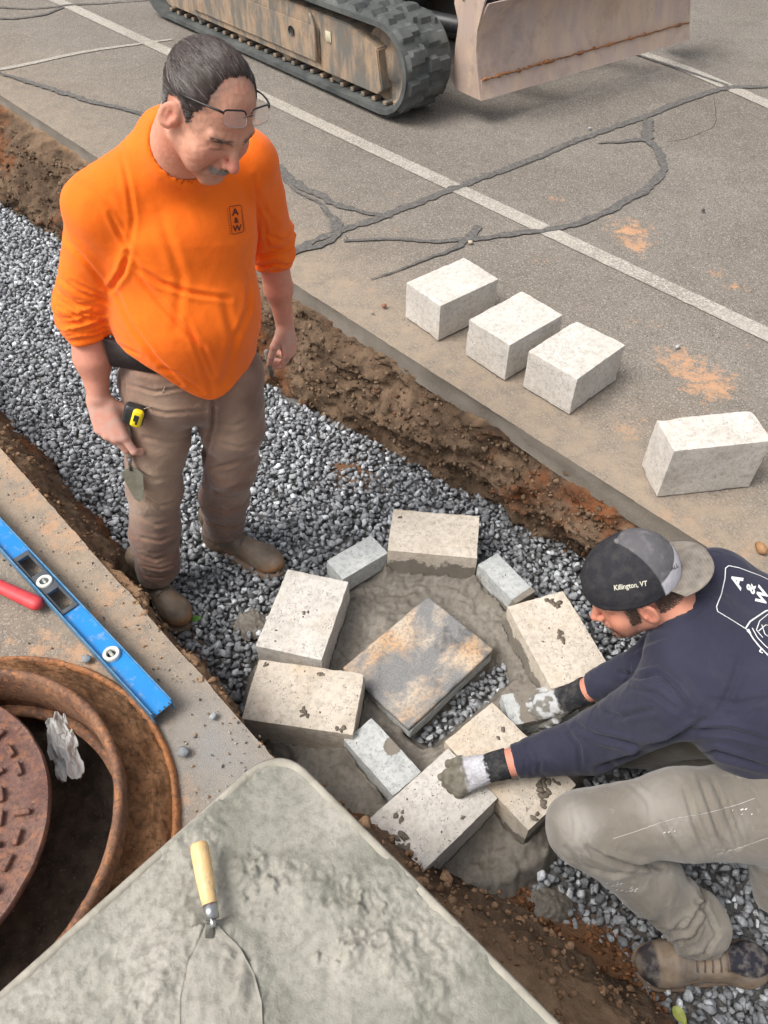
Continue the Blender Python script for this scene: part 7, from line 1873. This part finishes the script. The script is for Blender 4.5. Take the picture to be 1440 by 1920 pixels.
# outline drawing of a digger under the letters
bm = bmesh.new()
for pl, w in (([(1398, 1178), (1406, 1166), (1424, 1154), (1436, 1146), (1452, 1142)], .0035), ([(1402, 1182), (1412, 1198), (1424, 1213), (1437, 1226), (1450, 1240)], .0030), ([(1410, 1178), (1420, 1196), (1434, 1211), (1452, 1226)], .0022), ([(1424, 1165), (1418, 1182), (1430, 1196)], .002), ([(1428, 1216), (1424, 1222), (1430, 1225)], .003), ([(1424, 1165), (1440, 1152), (1456, 1158)], .002), ([(1422, 1184), (1436, 1172), (1452, 1178)], .0022), ([(1428, 1172), (1434, 1190), (1450, 1200)], .002), ([(1400, 1183), (1408, 1190), (1403, 1180)], .003)):
    print_line(s2t, pl, w, None, None, '', 2.5, .0015, bm)
o = link('emblem_drawing', bm_mesh(bm), wink, shirt2, smooth=False)
# trousers
ftK, ftA = A3(.70, 1.02, -.335), A3(1.12, .92, -.36)
lowR = A3(P(1452, 1672, -.27)), A3(P(1600, 1650, -.27))
def trousB(p):
    d = ec(p, pelB + A3(.03, -.01, .0), pelB - spn * .03 + A3(.06, 0, -.06), (.155, .13), (.17, .14), lB, fB)
    m = hN * .5 + kN * .5 + A3(0, 0, .004); t = rc(p, hN + A3(.03, -.01, -.03), m, .124, .097); t = smin(t, rc(p, m, kN, .097, .080), .03)
    cal = kN * .5 + aN * .5 + A3(.012, 0, -.01); c = smin(rc(p, kN, cal, .077, .072), rc(p, cal, aN, .072, .072), .02)
    ax_ = nrm(aN - kN); tt = (p - kN) @ ax_; c = c - .016 * fbm(np.stack([tt * 24 + 2 * pnoise(p * 7), p[:, 0] * 6, p[:, 1] * 6], 1), 1, 2) * sstep(.18, .34, tt); c = smax(c, tt - np.linalg.norm(aN - kN) - .035, .008)
    d = smin(d, smin(t, c, .022), .04)
    d = smin(d, rc(p, hF, ftK, .115, .085), .05); d = smin(d, rc(p, ftK, ftA, .08, .07), .03)
    d = smin(d, rc(p, hN + A3(.04, 0, -.02), lowR[0], .12, .052), .04)
    return d - .004 * fbm(p, 11, 3)
lo_, hi_ = seg_bounds([pelB, hN, kN, aN, hF, ftK, ftA, lowR[0]], .17); lo_[2] = G - .02; tv2, tf2 = surface(trousB, lo_, hi_, .0055); tn2 = vnormals(tv2, tf2)
KF = [([(1140, 1606), (1195, 1620), (1240, 1626)], 8, .016), ([(1100, 1590), (1140, 1610), (1180, 1618)], 9, .008), ([(1085, 1560), (1110, 1600), (1135, 1612)], 8, .005), ([(1060, 1590), (1090, 1625), (1150, 1640), (1200, 1625)], 9, .006), ([(1238, 1540), (1270, 1590), (1300, 1622)], 7, .006), ([(1285, 1480), (1300, 1540), (1330, 1610)], 8, .007),
      ([(1310, 1455), (1330, 1510), (1350, 1570), (1380, 1610)], 8, .008), ([(1335, 1460), (1360, 1520), (1385, 1590)], 7, .007), ([(1360, 1490), (1380, 1540), (1395, 1580)], 6, .005), ([(1240, 1535), (1262, 1575)], 5, .004), ([(1165, 1558), (1250, 1540), (1330, 1524), (1400, 1505)], 3, .0025), ([(1340, 1615), (1345, 1600), (1380, 1590), (1440, 1570)], 3, .003),
      ([(1215, 1765), (1260, 1770), (1300, 1755), (1325, 1700)], 7, .010), ([(1240, 1755), (1290, 1740), (1320, 1690), (1322, 1665)], 7, .009), ([(1270, 1800), (1320, 1790), (1345, 1750)], 7, .007), ([(1305, 1690), (1330, 1720), (1345, 1755)], 7, .008), ([(1220, 1740), (1260, 1745), (1290, 1720)], 7, .006), ([(1310, 1670), (1320, 1700), (1312, 1730)], 6, .008), ([(1180, 1470), (1215, 1500), (1220, 1540)], 9, .003), ([(1070, 1510), (1080, 1550), (1075, 1580)], 8, .003)]
tv2 = creases(tv2, tn2, [(a, b * .75, c * 1.45) for a, b, c in KF]); tv2 = relax(tv2, tf2, 1, .3); qx = Qpx(tv2)
worn = .9 * np.exp(-(((qx[:, 0] - 1080) / 40) ** 2 + ((qx[:, 1] - 1540) / 60) ** 2)) + .35 * np.exp(-(((qx[:, 0] - 1200) / 90) ** 2 + ((qx[:, 1] - 1510) / 40) ** 2)); worn = np.clip(worn + .4 * fbm(tv2, 8, 4), 0, .9)
khaki = cloth_mat('khaki_canvas', (.150, .134, .110, 1), (.205, .184, .155, 1), 800, .9, .25, (.20, .17, .12, 1), .5, (.36, .34, .31, 1), 6, 1.0)
tro2 = link('trousers', np_mesh(tv2, tf2, worn), khaki, mB); t2t = bvh(tv2, tf2)
stch = NT('pale_seam').fin((.36, .34, .31, 1), .9)
print_line(t2t, [(1150, 1572), (1200, 1556), (1262, 1535), (1330, 1523), (1385, 1508), (1415, 1497)], .0016, stch, tro2, 'side_seam', 4.0)
print_line(t2t, [(1332, 1625), (1338, 1602), (1378, 1592), (1440, 1570), (1460, 1562)], .0014, stch, tro2, 'pocket_seam', 4.0)
dr = NT('paint_drips').fin((.62, .61, .58, 1), .6); bm = bmesh.new(); rsd = np.random.RandomState(6)
for cx, cy, n_ in ((1150, 1658, 8), (1185, 1668, 9), (1255, 1560, 3), (1390, 1520, 5)):
    for _ in range(n_):
        x, y = cx + rsd.normal(0, 9), cy + rsd.normal(0, 4); print_line(t2t, [(x - rsd.uniform(1, 3), y + 1), (x + rsd.uniform(1, 3), y - 1)], rsd.uniform(.001, .0028), None, None, '', 1.5, .001, bm)
o = link('paint_spots', bm_mesh(bm), dr, tro2, smooth=False); o['kind'] = 'stuff'
# work shoe: toe to the left
he, to_ = P(1434, 1812, G + .03)[:2], P(1188, 1806, G + .03)[:2]; z0 = G + .010
fn = lambda p: smin(boot_sdf(p, he, to_, z0, .050, .085), 1e3 + 0 * p[:, 0], .1)
lo_ = np.r_[np.minimum(he, to_) - .09, z0]; hi_ = np.r_[np.maximum(he, to_) + .09, z0 + .20]; v, f = surface(fn, lo_, hi_, .0032)
ax_ = (to_ - he) / np.linalg.norm(to_ - he); L_ = np.linalg.norm(to_ - he); xx_ = (v[:, :2] - he) @ ax_; hz = v[:, 2] - z0
dk_ = np.clip(.9 * sstep(L_ - .050, L_ - .040, xx_) * sstep(L_ + .0, L_ - .015, xx_) * sstep(.022, .03, hz) + sstep(.088, .096, hz) * sstep(.14, .11, xx_) + .6 * .9 * sstep(L_ - .15, L_ - .13, xx_) * sstep(L_ - .085, L_ - .10, xx_) * sstep(.05, .06, hz), 0, 1)
colr = np.array([.25, .19, .135])[None] * (1 + .45 * fbm(v, 22, 4))[:, None] * (1 - dk_[:, None]) + np.array([.022, .022, .032]) * dk_[:, None]
v = v + vnormals(v, f) * (.0016 * fbm(v, 28, 3))[:, None]
shoe = link('shoe', np_mesh(v, f, np.clip(colr, .01, 1)), capmat('shoe_cloth', .8, .75), mB); link('sole', sole_mesh(he, to_, G - .010, .052, .024, .006), simple_mat('dusty_sole', (.24, .17, .12, 1), (.15, .11, .08, 1), 30, .85, .4, .002), shoe, smooth=False)
bt_ = bvh(v, f); sd = np.array([-ax_[1], ax_[0]])
for k in range(5):
    c0 = he + ax_ * (.120 + .018 * k); pts = []
    for s in np.linspace(-1, 1, 9):
        hit = bt_.ray_cast(Vector((c0[0] + sd[0] * s * .028, c0[1] + sd[1] * s * .028, z0 + .3)), Vector((0, 0, -1)))
        if hit[0] is not None: pts.append(hit[0] + hit[1] * .0012)
    if len(pts) > 2: bm = bmesh.new(); add_tube(bm, pts, .0024, 8); link('lace', bm_mesh(bm), lacem, shoe)
# far shoe, mostly behind the leg
he2, to2 = A3(1.36, .95)[:2], A3(1.12, .93)[:2]
v, f = surface(lambda p: boot_sdf(p, he2, to2, z0, .05), np.r_[np.minimum(he2, to2) - .09, z0], np.r_[np.maximum(he2, to2) + .09, z0 + .2], .006); sh2 = link('shoe', np_mesh(v, f, np.tile([.22, .17, .12], (len(v), 1))), capmat('shoe_cloth', .75), mB); link('sole', sole_mesh(he2, to2, G - .01), solem, sh2, smooth=False)
